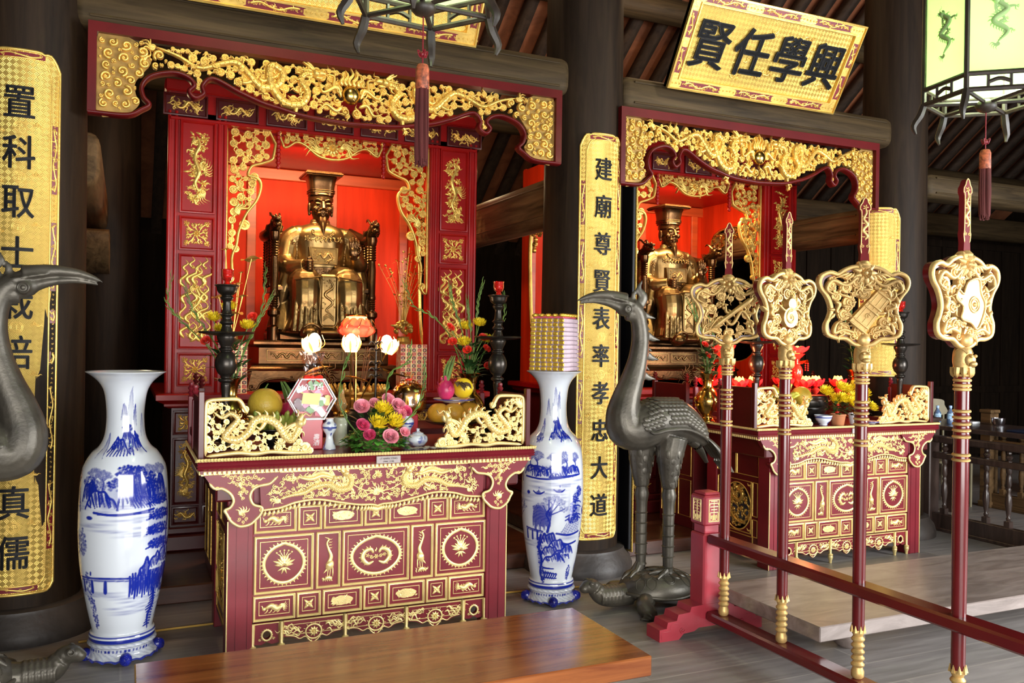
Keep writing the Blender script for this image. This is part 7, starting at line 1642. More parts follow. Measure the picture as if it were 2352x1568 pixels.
VASE = [(.128, .100), (.150, .104), (.153, .125), (.148, .140), (.140, .150), (.150, .20), (.165, .27), (.182, .363), (.198, .47), (.207, .60), (.208, .70), (.204, .83), (.195, .93), (.180, .975), (.152, 1.022), (.118, 1.055), (.096, 1.105), (.088, 1.18), (.090, 1.25), (.100, 1.32), (.122, 1.365), (.155, 1.398), (.182, 1.416), (.187, 1.419), (.183, 1.421), (.150, 1.403), (.112, 1.36), (.09, 1.30), (.06, 1.15)]
def porcelain(x, y, label, k, front, paint):
    t = thing('porcelain_floor_vase', label, 'vase', (x, y, 0)); kw = dict(parent=t, world=False)
    P = catmull(VASE, 900); L = np.concatenate([[0], np.cumsum(np.linalg.norm(np.diff(P, axis=0), axis=1))]); q = np.linspace(0, L[-1], 640); P = np.stack([np.interp(q, L, P[:, 0]), np.interp(q, L, P[:, 1])], -1)
    n = 440; th = np.linspace(0, 2*PI, n, endpoint=False); u = np.linspace(-PI, PI, n, endpoint=False)*.2
    top = int(np.argmax(P[:, 1])); cv = Canvas(u, P[:top, 1], 7); paint(cv); D = cv.A
    for ax in (0, 1):
        for q in (-1, 1): D = np.maximum(D, np.roll(cv.A, q, ax)*.8)
    A = np.zeros((640, n)); A[:top] = np.clip(D*1.45, 0, 1)
    for z, w, val in ((.118, .005, 1), (.135, .004, .9), (.108, .003, 1)): A[:top] = np.maximum(A[:top], (np.abs(P[:top, 1]-z) < w)[:, None]*val)
    sh = int(round((front-PI-0)/(2*PI)*n)); A = np.roll(A, sh, axis=1)
    P = P*arr(k, 1); b = MB(); b.lathe(P, n, a=A, cap=False); b.build('body', M['bigvase'], attr='paint', **kw)
    s = MB(); z = [(.155, .100), (.160, .088), (.150, .080), (.146, .060), (.150, .040), (.165, .022), (.172, .014)]; p = catmull(np.array(z)[::-1], 30); m = 160; th2 = np.linspace(0, 2*PI, m, endpoint=False)
    G = []; AA = []
    for i, (r, zz) in enumerate(p):
        f = max(0, 1-i/12.); wv = .010*f*np.abs(np.sin(th2*9)); G.append(np.stack([r*k*np.cos(th2), r*k*np.sin(th2), zz+wv], -1)); a = np.where(f > .55, .95, .25*(np.sin(th2*27+zz*300) > .3)); AA.append(np.where((abs(zz-.068) < .006) & (np.sin(th2*50) > .2), 1, a))
    s.grid(np.array(G), False, True, np.array(AA)); s.ring_cap(G[0], True); s.ring_cap(G[-1]); s.build('stand', M['bigvase'], attr='paint', **kw)
    for i in range(4):
        a = front+PI+.1+i*PI/2; f = MB(); c = arr(.165*k*math.cos(a), .165*k*math.sin(a), .032); f.ball(c, (.030, .030, .032), 16, 12)
        for j in range(6): f.tube([c+.031*arr(math.cos(a)*math.cos(w)-math.sin(a)*math.sin(w)*math.cos(j), math.sin(a)*math.cos(w)+math.cos(a)*math.sin(w)*math.cos(j), math.sin(w)*math.sin(j)) for w in np.linspace(-.6, .9, 6)], .003, 5)
        f.build('ball_foot', M['cobalt'], **kw)
    return t
M['bigvase'] = paint_mat('white_porcelain_with_cobalt', (.66, .70, .76), (.008, .022, .30), .1, .8)
def paintA(c):
    for u, v, a, b, w in ((.02, .84, .17, .09, .34), (-.12, .81, .12, .07, .3), (.17, .65, .10, .16, .3), (.12, .42, .14, .09, .36), (.03, 1.08, .09, .06, .3), (.18, .25, .06, .12, .25)): c.wash(u, v, a, b, w)
    c.peak(-.012, 1.185, .035, .085, .62); c.peak(.055, 1.22, .03, .12, .35); c.peak(.10, 1.15, .022, .11, .8); c.peak(-.16, 1.0, .03, .12, .6); c.peak(.2, 1.1, .03, .12, .5)
    c.rock(.02, 1.075, .05, .075); c.rock(-.05, 1.035, .07, .065); c.rock(.085, 1.03, .06, .085); c.leaves(.02, 1.145, .05, .018, 1, 60); c.leaves(-.06, 1.07, .04, .02, .9, 40); c.leaves(.10, 1.10, .03, .02, 1, 40)
    for i in range(9): c.line([(-.09+.018*i, 1.05+.01*math.sin(i*2)), (-.11+.02*i, 1.015)], [.004, .001], .8, 8)
    # central band of rocks and trees
    c.rock(-.17, .80, .05, .10); c.rock(-.11, .765, .085, .085, .95, 12); c.rock(.045, .765, .075, .175, .95, 14); c.rock(.13, .79, .06, .10, .9); c.rock(.18, .80, .05, .11)
    c.leaves(.03, .945, .075, .028, 1, 120); c.leaves(.11, .905, .05, .035, 1, 80); c.leaves(-.04, .885, .04, .03, .9, 60); c.leaves(.16, .87, .04, .03, .95, 60); c.leaves(-.17, .89, .05, .03, .8, 60); c.leaves(-.11, .88, .03, .02, .6, 30)
    for u, h in ((-.10, .09), (.125, .11), (.07, .10), (.19, .11), (-.15, .10)): c.tree(u, .86, h, .7)
    for i in range(8): c.line([(.02+.01*i, .90-.004*i), (.028+.011*i, .82), (.05+.014*i, .768)], [.002, .005, .001], .75, 14)
    c.line([(-.14, .752), (-.05, .742), (.05, .744), (.14, .755)], .0045, .95, 60); c.line([(-.12, .745), (.12, .742)], .003, .7, 50); c.blob(-.165, .725, .02, .008, .9); c.water(-.25, .2, .72, 16, .3); c.water(-.28, .0, .80, 8, .3)
    # pines, cliff and bridge on the right
    for y, w in ((.80, .055), (.725, .07), (.655, .075), (.585, .06)): c.leaves(.185-.012*(y < .7), y, w, .026, 1, 150); c.line([(.10, y-.02), (.17, y-.005), (.25, y-.02)], [.002, .004, .003], .9)
    c.line([(.26, .50), (.235, .62), (.255, .72), (.24, .84)], [.010, .008, .006, .003], .9, 50)
    for i in range(4): c.rock(.11+.045*i, .385-.012*i, .045, .125, .95, 9)
    for i in range(3): c.rock(.17+.05*i, .455+.02*i, .05, .08, .85, 7)
    for i in range(16): c.line([(.03+.013*i, .44+.015*math.sin(i)), (.034+.013*i, .39), (.03+.014*i, .335+.012*math.sin(i*2.1))], [.003, .007, .002], .85, 16)
    c.leaves(.19, .50, .07, .02, .7, 60); c.water(-.05, .22, .33, 14, .3); c.line([(-.26, .430), (-.08, .436), (.06, .428)], .003, .8, 60); c.line([(-.26, .418), (-.08, .424), (.06, .416)], .002, .6, 60); c.wash(-.1, .428, .2, .012, .35)
    for u in (-.155, -.08, -.22): c.line([(u-.004, .42), (u-.008, .365)], [.007, .010], .9, 16); c.water(u-.04, u+.04, .362, 4, .3)
    c.line([(-.165, .45), (-.163, .462)], .004, .8, 6)
    c.line([(.165, .36), (.185, .28), (.16, .22), (.18, .155)], [.010, .012, .009, .004], .95, 40)
    for i in range(12): c.line([(.17, .33-.014*i), (.145+.01*math.sin(i), .322-.014*i)], [.005, .001], .85, 8); c.line([(.18, .33-.014*i), (.20, .325-.014*i)], [.004, .001], .8, 8)
    c.leaves(-.17, .25, .02, .08, .8, 60); c.leaves(-.19, .36, .02, .1, .8, 50); c.leaves(-.21, .6, .025, .07, .7, 60)
    for u in np.arange(.30, .62, .08): c.pine(u, .35, .05, .3); c.rock(u, .2, .05, .1); c.rock(-u, .75, .06, .15); c.leaves(-u, .92, .05, .03); c.tree(-u, .4, .25)
def paintB(c):
    for u, v, a, b, w in ((0, .82, .2, .06, .34), (.06, 1.05, .10, .08, .3), (-.06, .58, .12, .10, .3), (.16, .58, .09, .16, .36), (.05, .31, .15, .09, .34), (-.09, .28, .05, .14, .3)): c.wash(u, v, a, b, w)
    c.peak(.03, 1.19, .03, .14, .5); c.peak(.085, 1.17, .028, .12, .7); c.peak(-.075, 1.15, .03, .10, .7); c.peak(-.13, 1.03, .03, .10, .85); c.peak(-.01, 1.18, .02, .05, .3)
    c.rock(.06, 1.03, .06, .10, .95, 12); c.rock(.02, 1.01, .05, .05); c.rock(.115, 1.0, .05, .06); c.leaves(.03, 1.115, .03, .012, .9, 30); c.leaves(-.12, 1.02, .03, .03, .8, 40)
    for u, h in ((-.11, .11), (.01, .10), (.09, .11), (.16, .10), (-.17, .11), (.05, .07)): c.tree(u, .83, h, .8)
    c.rock(-.14, .80, .07, .06); c.rock(-.04, .79, .07, .05); c.rock(.06, .79, .08, .05); c.rock(.15, .80, .06, .05); c.leaves(0, .845, .16, .010, .8, 90); c.roof(-.11, .82, .05, .02); c.line([(-.2, .785), (-.05, .778), (.08, .79), (.2, .80)], .004, .9, 60); c.line([(-.02, .79), (.18, .80)], .004, .9, 50)
    c.water(-.2, .2, .765, 14, .35); c.boat(-.09, .69, 1.3); c.boat(.045, .705, 1.2); c.water(-.2, .15, .68, 10, .25); c.blob(-.17, .69, .015, .012, .8)
    c.line([(-.03, .46), (-.015, .52), (-.035, .57), (.0, .62), (-.01, .645)], [.008, .007, .005, .002], .9, 40)
    for a in ((-.06, .62), (.05, .64), (.08, .60), (.02, .66), (-.02, .655)): c.line([(-.02, .56), a], [.003, .001], .8, 14); c.leaves(a[0], a[1], .035, .018, .5, 30)
    for i in range(16): u = -.13+.008*i; c.line([(u+.01, .60+.018*math.sin(i*.4)), (u, .54), (u-.003, .475+.02*math.sin(i*1.7))], [.003, .004, .001], .7, 14)
    c.leaves(-.085, .60, .05, .02, .7, 50)
    for u, v in ((.15, .60), (.18, .54), (.17, .66), (.20, .70), (.14, .54)): c.leaves(u, v, .028, .03, 1, 60)
    c.roof(.175, .60, .05, .028); c.roof(.16, .53, .07, .02); c.clear([(.05, .445), (.20, .455), (.22, .52), (.12, .505)], .06); 
    for i in range(6): c.line([(.05+.012*i, .45+.011*i), (.21, .465+.010*i)], .0012, .45, 30)
    for i in range(9): c.line([(.06+.018*i, .45), (.10+.015*i, .51)], .001, .4, 14)
    c.line([(.03, .452), (.12, .440), (.22, .452)], [.005, .006, .005], .95, 50); c.line([(.05, .400), (.12, .382), (.2, .392)], .005, .9, 40); c.wash(.12, .42, .12, .02, .3)
    c.line([(-.2, .475), (-.06, .462)], .0025, .8, 30); c.line([(-.2, .466), (-.06, .453)], .0018, .6, 30)
    for u in (-.14, -.19, -.10): c.line([(u, .46), (u-.003, .41)], [.006, .008], .85, 12)
    c.water(-.2, -.02, .41, 10, .3)
    for u, v, w, h in ((-.02, .38, .06, .075), (.04, .345, .08, .06), (-.01, .31, .07, .06), (.07, .29, .08, .065), (.12, .32, .06, .05), (.02, .27, .09, .05)): c.rock(u, v, w, h, .95, 10)
    c.line([(-.075, .44), (-.095, .36), (-.08, .28), (-.10, .20), (-.085, .15)], [.008, .012, .012, .010, .005], .9, 50); c.leaves(-.09, .3, .02, .12, .95, 90); c.leaves(-.08, .18, .018, .04, 1, 40)
    for i in range(6): c.line([(-.07+.02*i, .22-.004*i), (-.055+.02*i, .195), (-.075+.02*i, .165)], [.002, .006, .001], .95, 12); c.line([(-.07, .235-.03*(i % 3)), (.0+.01*i, .23-.03*(i % 3))], [.005, .001], .9, 16)
    c.leaves(.16, .2, .02, .05, .9, 50)
    for u in np.arange(.30, .62, .08): c.pine(u, .35, .05, .3); c.rock(u, .2, .05, .1); c.rock(-u, .75, .06, .15); c.leaves(-u, .92, .05, .03); c.tree(-u, .4, .25)
porcelain(.006, 4.72, 'tall blue and white porcelain floor vase on the far left, empty, between crane and altar', 1.0, math.radians(270), paintA)
porcelain(2.43, 4.76, 'tall blue and white porcelain floor vase right of the left altar, topped by paper bundles', .92, math.radians(243), paintB)

# ------------------------------------------------------------------ bronze cranes standing on turtles
def crane(x, y, rz, label):
    """local: +x is where the beak points"""
    t = thing('crane_statue', label, 'crane statue', (x, y, 0), rz); kw = dict(parent=t, world=False); cr = M['crane']; m = MB()
    # body, neck, head
    m.tube([(-.36, 0, .98), (-.28, 0, 1.055), (-.14, 0, 1.125), (.02, 0, 1.12), (.13, 0, 1.085), (.20, 0, 1.09), (.225, 0, 1.17), (.205, 0, 1.27), (.165, 0, 1.38), (.130, 0, 1.50), (.115, 0, 1.62), (.125, 0, 1.72), (.150, 0, 1.79), (.19, 0, 1.825)], [.03, .09, .135, .145, .135, .125, .105, .086, .072, .060, .053, .050, .052, .05], 20, m=70)
    m.ball((.215, 0, 1.815), (.075, .048, .055)); m.ball((.23, 0, 1.845), (.06, .035, .04)); m.tube([(.21, 0, 1.775), (.16, 0, 1.77), (.13, 0, 1.78)], [.04, .045, .03], 10)
    m.tube([(.22, 0, 1.865), (.33, 0, 1.885), (.43, 0, 1.882), (.505, 0, 1.862), (.545, 0, 1.842)], [.042, .030, .021, .012, .003], 12, m=20); m.tube([(.22, 0, 1.80), (.32, 0, 1.835), (.42, 0, 1.848), (.50, 0, 1.838), (.525, 0, 1.830)], [.035, .022, .014, .008, .003], 12, m=18)
    for s in (-1, 1):
        m.ball((.225, s*.040, 1.805), (.030, .014, .030), 16, 10); m.tube([(.18, s*.04, 1.84), (.25, s*.040, 1.855), (.32, s*.028, 1.87)], .008, 6, m=8)
        # thighs and legs
        fx = -.065 if s > 0 else .055
        m.tube([(fx-.02, s*.06, 1.03), (fx, s*.065, .93), (fx+.005, s*.065, .82), (fx, s*.06, .72)], [.095, .085, .062, .043], 14, m=12)
    m.tube([(.13, 0, 1.82), (.10, 0, 1.88), (.13, 0, 1.93), (.105, 0, 1.985)], [.035, .035, .022, .004], 8, m=14, flat=.45, up=(0, 1, 0)); m.tube([(.17, 0, 1.855), (.165, 0, 1.90), (.15, 0, 1.925)], [.02, .016, .003], 8, m=8, flat=.5, up=(0, 1, 0))
    for z, xx, L in ((1.775, .11, .10), (1.70, .075, .03), (1.64, .065, .09), (1.57, .06, .03), (1.52, .065, .085), (1.455, .075, .03), (1.40, .09, .09), (1.735, .09, .03)):
        m.tube([(xx+.03, 0, z+.03), (xx-L*.3, 0, z-.005), (xx-L, 0, z-.02)], [.028 if L > .05 else .018, .022 if L > .05 else .01, .003], 8, m=8, flat=.35, up=(0, 1, 0))
    sculpt('body', m, cr, t, .006, 3, False)
    for s in (-1, 1):
        e = MB(); e.tube([(.225+.022*math.cos(a), s*.052, 1.805+.022*math.sin(a)) for a in np.linspace(0, 2*PI, 18, endpoint=False)], .004, 6, closed=True); e.ball((.225, s*.050, 1.805), (.012, .007, .012), 10, 8); e.build('eye', cr, **kw)
    # folded wings with scale feathers, tail
    for s in (-1, 1):
        w = MB(); 
        for i in range(15):
            for j in range(8):
                f = (i+.5*(j % 2))/15; ang = .10+.205*j; cx_ = .09-.42*f+.05*(j > 4)*(f < .3); xs_ = (-.36, -.28, -.14, .02, .13); cz = np.interp(cx_, xs_, (1.0, 1.075, 1.145, 1.14, 1.105)); R = np.interp(cx_, xs_, (.04, .095, .138, .147, .138))
                if R < .03: continue
                n = arr(0, s*math.sin(ang), math.cos(ang)); c = arr(cx_, 0, cz-.02)+n*(R+.002)
                tx = arr(-1, 0, -.25); tx = tx-n*(tx@n); tx /= np.linalg.norm(tx); b2 = np.cross(n, tx); w.ball(c, (.026, .0165, .0065), 8, 4, np.array([tx, b2, n]).T)
        w.build('wing_feathers', cr, **kw)
        p = MB(); p.tube([(.12, s*.10, 1.14), (.10, s*.142, 1.07), (.0, s*.148, 1.085), (-.14, s*.140, 1.085), (-.28, s*.10, 1.035), (-.36, s*.04, .985)], [.006, .012, .013, .012, .010, .004], 8, m=24); p.build('wing_edge', cr, **kw)
    tl = MB()
    for i in range(7):
        yy = -.06+.02*i; C = catmull([(-.28, yy*.6, 1.06), (-.38, yy, .985), (-.46, yy*1.2, .89), (-.525, yy*1.1, .80)], 14); tl.tube(C, [.012, .018, .016, .006], 8, flat=.45, up=(.6, 0, .8))
    tl.build('tail_feathers', cr, **kw)
    u = MB(); u.tube([(-.24, 0, 1.0), (-.31, 0, .95), (-.37, 0, .86)], [.05, .045, .02], 10, m=10, flat=.5, up=(.8, 0, .6)); u.build('under_tail', cr, **kw)
    for s in (-1, 1):
        fx = -.065 if s > 0 else .055; L = MB(); zb = .205 if s > 0 else .235; prof = []
        z = .74
        pts = [(.043, .74), (.034, .72), (.040, .70), (.046, .675), (.040, .645)]
        while z > zb+.05:
            z -= .0 if z == .74 else 0
            break
        zz = .62; prof = list(pts)
        k = 0
        while zz > zb+.03: prof += [(.036-.004*(k > 4), zz), (.034-.004*(k > 4), zz-.055), (.041-.004*(k > 4), zz-.06)]; zz -= .064; k += 1
        prof += [(.030, zb+.02), (.028, zb-.03)]
        L.lathe(np.array(prof)[::-1], 22, (fx, s*.06, 0)); L.build('leg', cr, **kw)
        for i in range(3): pass
        f = MB()
        for a in (-.55, 0, .55): f.tube([(fx, s*.06, zb+.03)]+[(fx+q*math.cos(a), s*.06+q*math.sin(a), .100+.120*math.sqrt(max(0, 1-min(1, math.hypot((fx+.03+q*math.cos(a))/.25, (s*.06+q*math.sin(a))/.2))**2.5))) for q in (.05, .09, .13)], [.022, .015, .013, .006], 8, m=10)
        f.build('toes', cr, **kw)
    ft = MB()
    for s in (-1, 1):
        fx = -.065 if s > 0 else .055
        for j in range(6):
            for i in range(7):
                a = i*2*PI/7+.45*(j % 2); zz = .935-.036*j; r = .083-.0078*j; n = arr(math.cos(a), math.sin(a), 0); ft.ball(arr(fx, s*.064, zz)+n*r, (.006, .016, .028), 6, 4, np.array([n, np.cross((0, 0, 1), n), (0, 0, 1)]).T)
    ft.build('thigh_feathers', cr, **kw)
    # turtle
    q = MB(); q.ball((-.02, 0, .085), (.235, .185, .045)); q.tube([(.16, 0, .085), (.27, 0, .075), (.35, 0, .085), (.395, 0, .13)], [.07, .062, .055, .05], 14, m=16); q.ball((.425, 0, .150), (.062, .045, .043)); q.ball((.465, 0, .138), (.035, .033, .028))
    for s in (-1, 1):
        q.ball((.43, s*.036, .170), (.018, .014, .018)); q.tube([(.12, s*.13, .07), (.17, s*.20, .055), (.16, s*.25, .03), (.19, s*.275, .018)], [.055, .052, .042, .03], 12, m=14); q.tube([(-.17, s*.12, .07), (-.24, s*.18, .05), (-.27, s*.20, .02)], [.05, .048, .03], 12, m=10)
        for i in range(4): q.tube([(.17+.012*i, s*.27, .018), (.20+.013*i, s*(.295-.01*i), .010)], [.012, .006], 6)
    for i in range(6): a = .25+.024*i; q.tube([(a, .062*math.sin(w), .083+.06*math.cos(w)) for w in np.linspace(-2.2, 2.2, 12)], .0075, 6)
    q.tube([(-.22, 0, .07), (-.29, 0, .05), (-.33, .02, .04)], [.03, .018, .004], 8, m=8); sculpt('turtle', q, cr, t, .006, 2, False)
    s = MB(); th = np.linspace(0, 2*PI, 60, endpoint=False); G = []
    for v in np.linspace(0, 1, 16): r = math.cos(v*PI/2)**.8 if v < 1 else 0; G.append(np.stack([-.03+.250*r*np.cos(th), .200*r*np.sin(th), np.full(60, .095+.120*math.sin(v*PI/2))], -1))
    s.grid(np.array(G), False, True); s.tube([(-.03+.255*math.cos(a), .205*math.sin(a), .095+.008*math.sin(3*a)) for a in th], .010, 8, closed=True); s.build('shell', cr, **kw)
    h = MB()
    def onshell(a, b): rr = min(.98, math.hypot(a/.25, b/.20)); v = math.acos(rr**1.25)/(PI/2); return (-.03+a, b, .0965+.120*math.sin(v*PI/2))
    R = .033
    for i in range(-8, 9):
        for j in range(-7, 8):
            cx_, cy_ = R*1.75*i, R*2.02*(j+.5*(i % 2))
            for k in (1., .80):
                pts = [(cx_+R*1.12*k*math.cos(PI/3*w), cy_+R*1.12*k*math.sin(PI/3*w)) for w in range(7)]
                if all(math.hypot(a/.25, b/.20) < .985 for a, b in pts): h.tube([onshell(a, b) for a, b in catmull(pts, 19)], .0022, 4)
    h.build('shell_pattern', M['crane'], **kw)
    for s2 in (-1, 1): ey = MB(); ey.tube([(.435+.013*math.cos(a), s2*.047, .170+.013*math.sin(a)) for a in np.linspace(0, 2*PI, 14, endpoint=False)], .003, 5, closed=True); ey.build('turtle_eye', cr, **kw)
    return t
crane(2.975, 4.45, PI-.06, 'bronze crane on a turtle in front of the middle column, beak to the left')
crane(-.64, 4.36, .05, 'bronze crane on a turtle at the left edge, cut off by the photo')
# ------------------------------------------------------------------ rack of ceremonial poles
def rack():
    t = thing('pole_rack', 'red lacquered rack with two rails that holds the ceremonial poles', 'rack', (2.975, 2.3, 0)); kw = dict(parent=t); red = M['postred']
    for y in (3.93, .75):
        p = MB(); p.box(2.912, 3.038, y-.063, y+.063, .14, .555, .008); p.build('post', red, **kw)
        p = MB(); p.box(2.926, 3.024, y-.049, y+.049, .555, .605, .004); p.box(2.910, 3.040, y-.065, y+.065, .60, .765, .010); p.box(2.922, 3.028, y-.053, y+.053, .765, .782, .008); cap = p.build('post_cap', red, **kw)
        for D, U in (((0, -1, 0), (1, 0, 0)), ((-1, 0, 0), (0, -1, 0)), ((1, 0, 0), (0, 1, 0))):
            g = MB(); g.tf = plane(arr(2.975, y, .683)+arr(*D)*.065, U, (0, 0, 1), D); o = Orn(g, 0, 0, random.Random(1), .8); g.moulding(-.036, -.062, .036, .062, [(0, 0), (.001, .002), (.004, .002), (.005, 0)])
            w = .0026; L = lambda *P: o.stroke(P, w, n=0, rnd=False)
            L((-.028, .040), (.028, .040)); L((-.022, .052), (.022, .052)); L((0, .056), (0, -.02)); L((-.028, .022), (.028, .022)); L((-.028, .040), (-.028, .030)); L((.028, .040), (.028, .030)); L((-.020, .006), (.020, .006)); L((-.026, -.010), (.026, -.010))
            for s in (-1, 1): L((s*.026, -.010), (s*.026, -.054), (s*.010, -.054), (s*.010, -.026), (s*.018, -.026), (s*.018, -.044)); L((s*.003, -.02), (s*.003, -.054))
            g.build('gilt_seal', M['gold_pale'], cap)
        b = MB(); b.tf = plane((0, y+.06, 0), (1, 0, 0), (0, 0, 1), (0, -1, 0)); half = [(-.345, 0), (-.345, .065), (-.30, .068), (-.292, .10), (-.235, .103), (-.225, .135), (-.15, .14), (-.14, .168), (-.06, .172)]
        P = [(2.975+u, v) for u, v in half]+[(2.975-u, v) for u, v in half[::-1]]; q = [(2.975+u, v) for u, v in ((.345, 0), (.22, 0), (.19, .028), (.12, .034), (.09, .05), (-.09, .05), (-.12, .034), (-.19, .028), (-.22, 0), (-.345, 0))]
        b.poly(P+q[1:-1], 0, .125); b.tf = plane((0, y-.066, 0)); o = Orn(b, 0, 0, random.Random(1), .5)
        for s in (-1, 1): o.stroke([(2.975+s*.33, .012), (2.975+s*.33, .05), (2.975+s*.28, .052), (2.975+s*.27, .085), (2.975+s*.22, .088)], .0018, n=24); o.spiral((2.975+s*.20, .05), .022, 0, s)
        b.build('sledge_foot', red, **kw)
    r = MB(); r.box(2.925, 3.025, .70, 3.86, .505, .56, .010); r.build('upper_rail', M['rackred'], **kw)
    r = MB(); r.box(2.925, 3.025, .70, 3.86, .085, .135, .010); r.build('lower_rail', M['rackred'], **kw)
rack()
HEAD = [(0, .350), (.045, .352), (.085, .338), (.115, .318), (.150, .326), (.185, .312), (.196, .285), (.188, .255), (.165, .225), (.150, .195), (.143, .160), (.152, .125), (.165, .095), (.158, .055), (.120, .038), (.075, .035), (.040, .012), (0, .004)]
def pole(y, rz, emblem, label):
    t = thing('ceremonial_pole', label, 'ceremonial pole', (2.975, y, .136), rz); kw = dict(parent=t, world=False); red, gold = M['rackred'], M['gold_pole']; Z = lambda z: z-.136
    s = MB(); s.lathe([(.026, Z(.335)), (.027, Z(.6)), (.029, Z(1.0)), (.029, Z(1.15)), (.027, Z(1.2)), (.027, Z(1.5))], 28)
    f = MB(); prof = [(.020, 0), (.027, .008), (.028, .03), (.022, .045)]
    for i in range(5): z = .05+.028*i; prof += [(.021, z), (.028, z+.006), (.029, z+.012), (.023, z+.02), (.020, z+.024)]
    prof += [(.024, .195), (.029, .205), (.027, .215)]; f.lathe(prof, 26)
    for i in range(8): a = i*PI/4; f.tube([(.027*math.cos(a), .027*math.sin(a), .205), (.0285*math.cos(a), .0285*math.sin(a), .235)], [.010, .001], 5)
    f.build('gilt_ferrule', gold, **kw)
    r = s; r.mi = 1
    for z in (1.165, 1.185, 1.255, 1.28, 1.305, 1.33, 1.355, 1.44, 1.455, 1.475, 1.495): r.lathe([(.0275, Z(z)-.006), (.033, Z(z)-.003), (.034, Z(z)+.002), (.031, Z(z)+.006), (.0275, Z(z)+.007)], 26, cap=False)
    b = s; s.mi = 0
    for z in (1.268, 1.292, 1.318, 1.343, 1.465, 1.485): b.lathe([(.0275, Z(z)-.008), (.030, Z(z)), (.0275, Z(z)+.008)], 26, cap=False)
    s.build('shaft', [red, gold], **kw)
    c = MB(); c.lathe([(.030, Z(1.505)), (.034, Z(1.515)), (.033, Z(1.53)), (.036, Z(1.55)), (.034, Z(1.585)), (.025, Z(1.605))], 28, m=24)
    for i in range(8): a = i*PI/4; c.tube([(.032*math.cos(a), .032*math.sin(a), Z(1.525)), (.034*math.cos(a), .034*math.sin(a), Z(1.50)), (.030*math.cos(a), .030*math.sin(a), Z(1.485))], [.013, .011, .001], 6, m=6)
    c.ball((0, -.030, Z(1.555)), (.026, .020, .026)); c.ball((0, -.045, Z(1.54)), (.018, .014, .012))
    for k in (-1, 1): c.ball((k*.012, -.046, Z(1.57)), .007, 8, 6); c.tube([(k*.014, -.03, Z(1.58)), (k*.028, -.01, Z(1.60)), (k*.03, .01, Z(1.59))], [.006, .005, .001], 6, m=8)
    c.build('dragon_collar', gold, **kw)
    # openwork head
    zt = Z(1.60); half = catmull(HEAD, 60); P = np.vstack([half, (half*arr(-1, 1))[::-1][1:-1]]); F = plane((0, -.012, zt), (1, 0, 0), (0, 0, 1), (0, -1, 0))
    h = MB(); h.tf = F; o = Orn(h, 0, .012, random.Random(len(label)), .9); o.stroke(P, .0095, n=0, closed=True, h=.006); h.build('head_rim', [gold], **kw)
    k = MB(); k.tf = F; inn = (P-arr(0, .18))*.90+arr(0, .18); out = (P-arr(0, .18))*1.035+arr(0, .18); k.poly(out, -.040, -.012, [inn]); k.build('red_edge', red, **kw)
    g = MB(); g.tf = F; o = Orn(g, .004, .022, random.Random(len(label)*7+int(y*10)), .9); rng = o.rng; em = {0: (.02, .17), 1: (.0, .15), 2: (.02, .15), 3: (.01, .17)}[emblem]
    o.fill(inn, .010, .030, 1100, 1.0, True, True, .9, lambda p, r: np.hypot(p[0]-em[0], (p[1]-em[1])*.9) > .062+r*.5)
    for sx in (-1, 1):
        for i in range(5): o.leaf((sx*(.02+.012*i), .325), .05, -PI/2+sx*(.35+.22*i), .008)
        o.stroke([(sx*.03, .31), (sx*.08, .27), (sx*.14, .29), (sx*.165, .25), (sx*.12, .22)], [.009, .008, .010, .008, .003], n=30); o.wisp((sx*.13, .20), .07, -PI/2-sx*.4, .010, .4); o.stroke([(sx*.04, .06), (sx*.09, .075), (sx*.13, .06), (sx*.12, .10), (sx*.08, .12)], [.009, .008, .009, .006, .003], n=24)
        o.stroke([(sx*.10, .14), (sx*.105, .10)], .003, n=8); o.bead((sx*.105, .10), .011)
        for i in range(5): o.stroke([(sx*.105, .095), (sx*.105+.009*(i-2), .055)], [.004, .003], n=6)
    for i in range(26):
        a = rng.uniform(0, 6.28); q = arr(*em)+arr(math.cos(a)*rng.uniform(.06, .15), math.sin(a)*rng.uniform(.06, .13)); o.leaf(q, rng.uniform(.03, .055), rng.uniform(0, 6.28), .0085)
    o.flower((0, .325), .055, 9); o.bead((0, .03), .03, .02)
    for sx in (-1, 1): o.spiral((sx*.05, .045), .020, 0, sx); o.bead((sx*.012, .045), .007)
    g.build('openwork', gold, **kw)
    e = MB(); e.tf = F; o = Orn(e, .014, .026, random.Random(3), .9); c0 = arr(*em)
    if emblem == 0:
        o.stroke([c0+arr(-.105, -.085), c0+arr(.11, .085)], .014, n=12, h=.016); o.stroke([c0+arr(-.12, -.09), c0+arr(-.06, -.02), c0+arr(0, -.06), c0+arr(.05, .01), c0+arr(.09, -.03)], [.005, .008, .009, .006], n=30)
        for q in (-.5, 0, .5): o.stroke([c0+arr(-.018, .022)+arr(.11, .085)*q, c0+arr(.018, -.022)+arr(.11, .085)*q], .006, n=6)
        o.flower(c0+arr(-.05, .045), .03, 5); o.wisp(c0, .09, 2.4, .008)
    elif emblem == 1:
        o.disc(c0+arr(0, -.012), .050, .006, 20); o.disc(c0+arr(.01, .055), .028, .006, 16); o.spiral(c0+arr(0, -.012), .048, 1, 1); o.spiral(c0+arr(0, -.012), .026, 0, 1); o.bead(c0+arr(.015, .09), .012)
        o.stroke([c0+arr(-.08, .05), c0+arr(-.03, .02), c0+arr(.05, .03), c0+arr(.09, .0)], [.005, .008, .005], n=20)
    elif emblem == 2:
        d = arr(.62, .78); n_ = arr(.78, -.62); a, b = c0-d*.085, c0+d*.105
        e.poly([a-n_*.048, a+n_*.040, b+n_*.034, b-n_*.034], -.02, .020); o.d0 = .02; o.th = 0
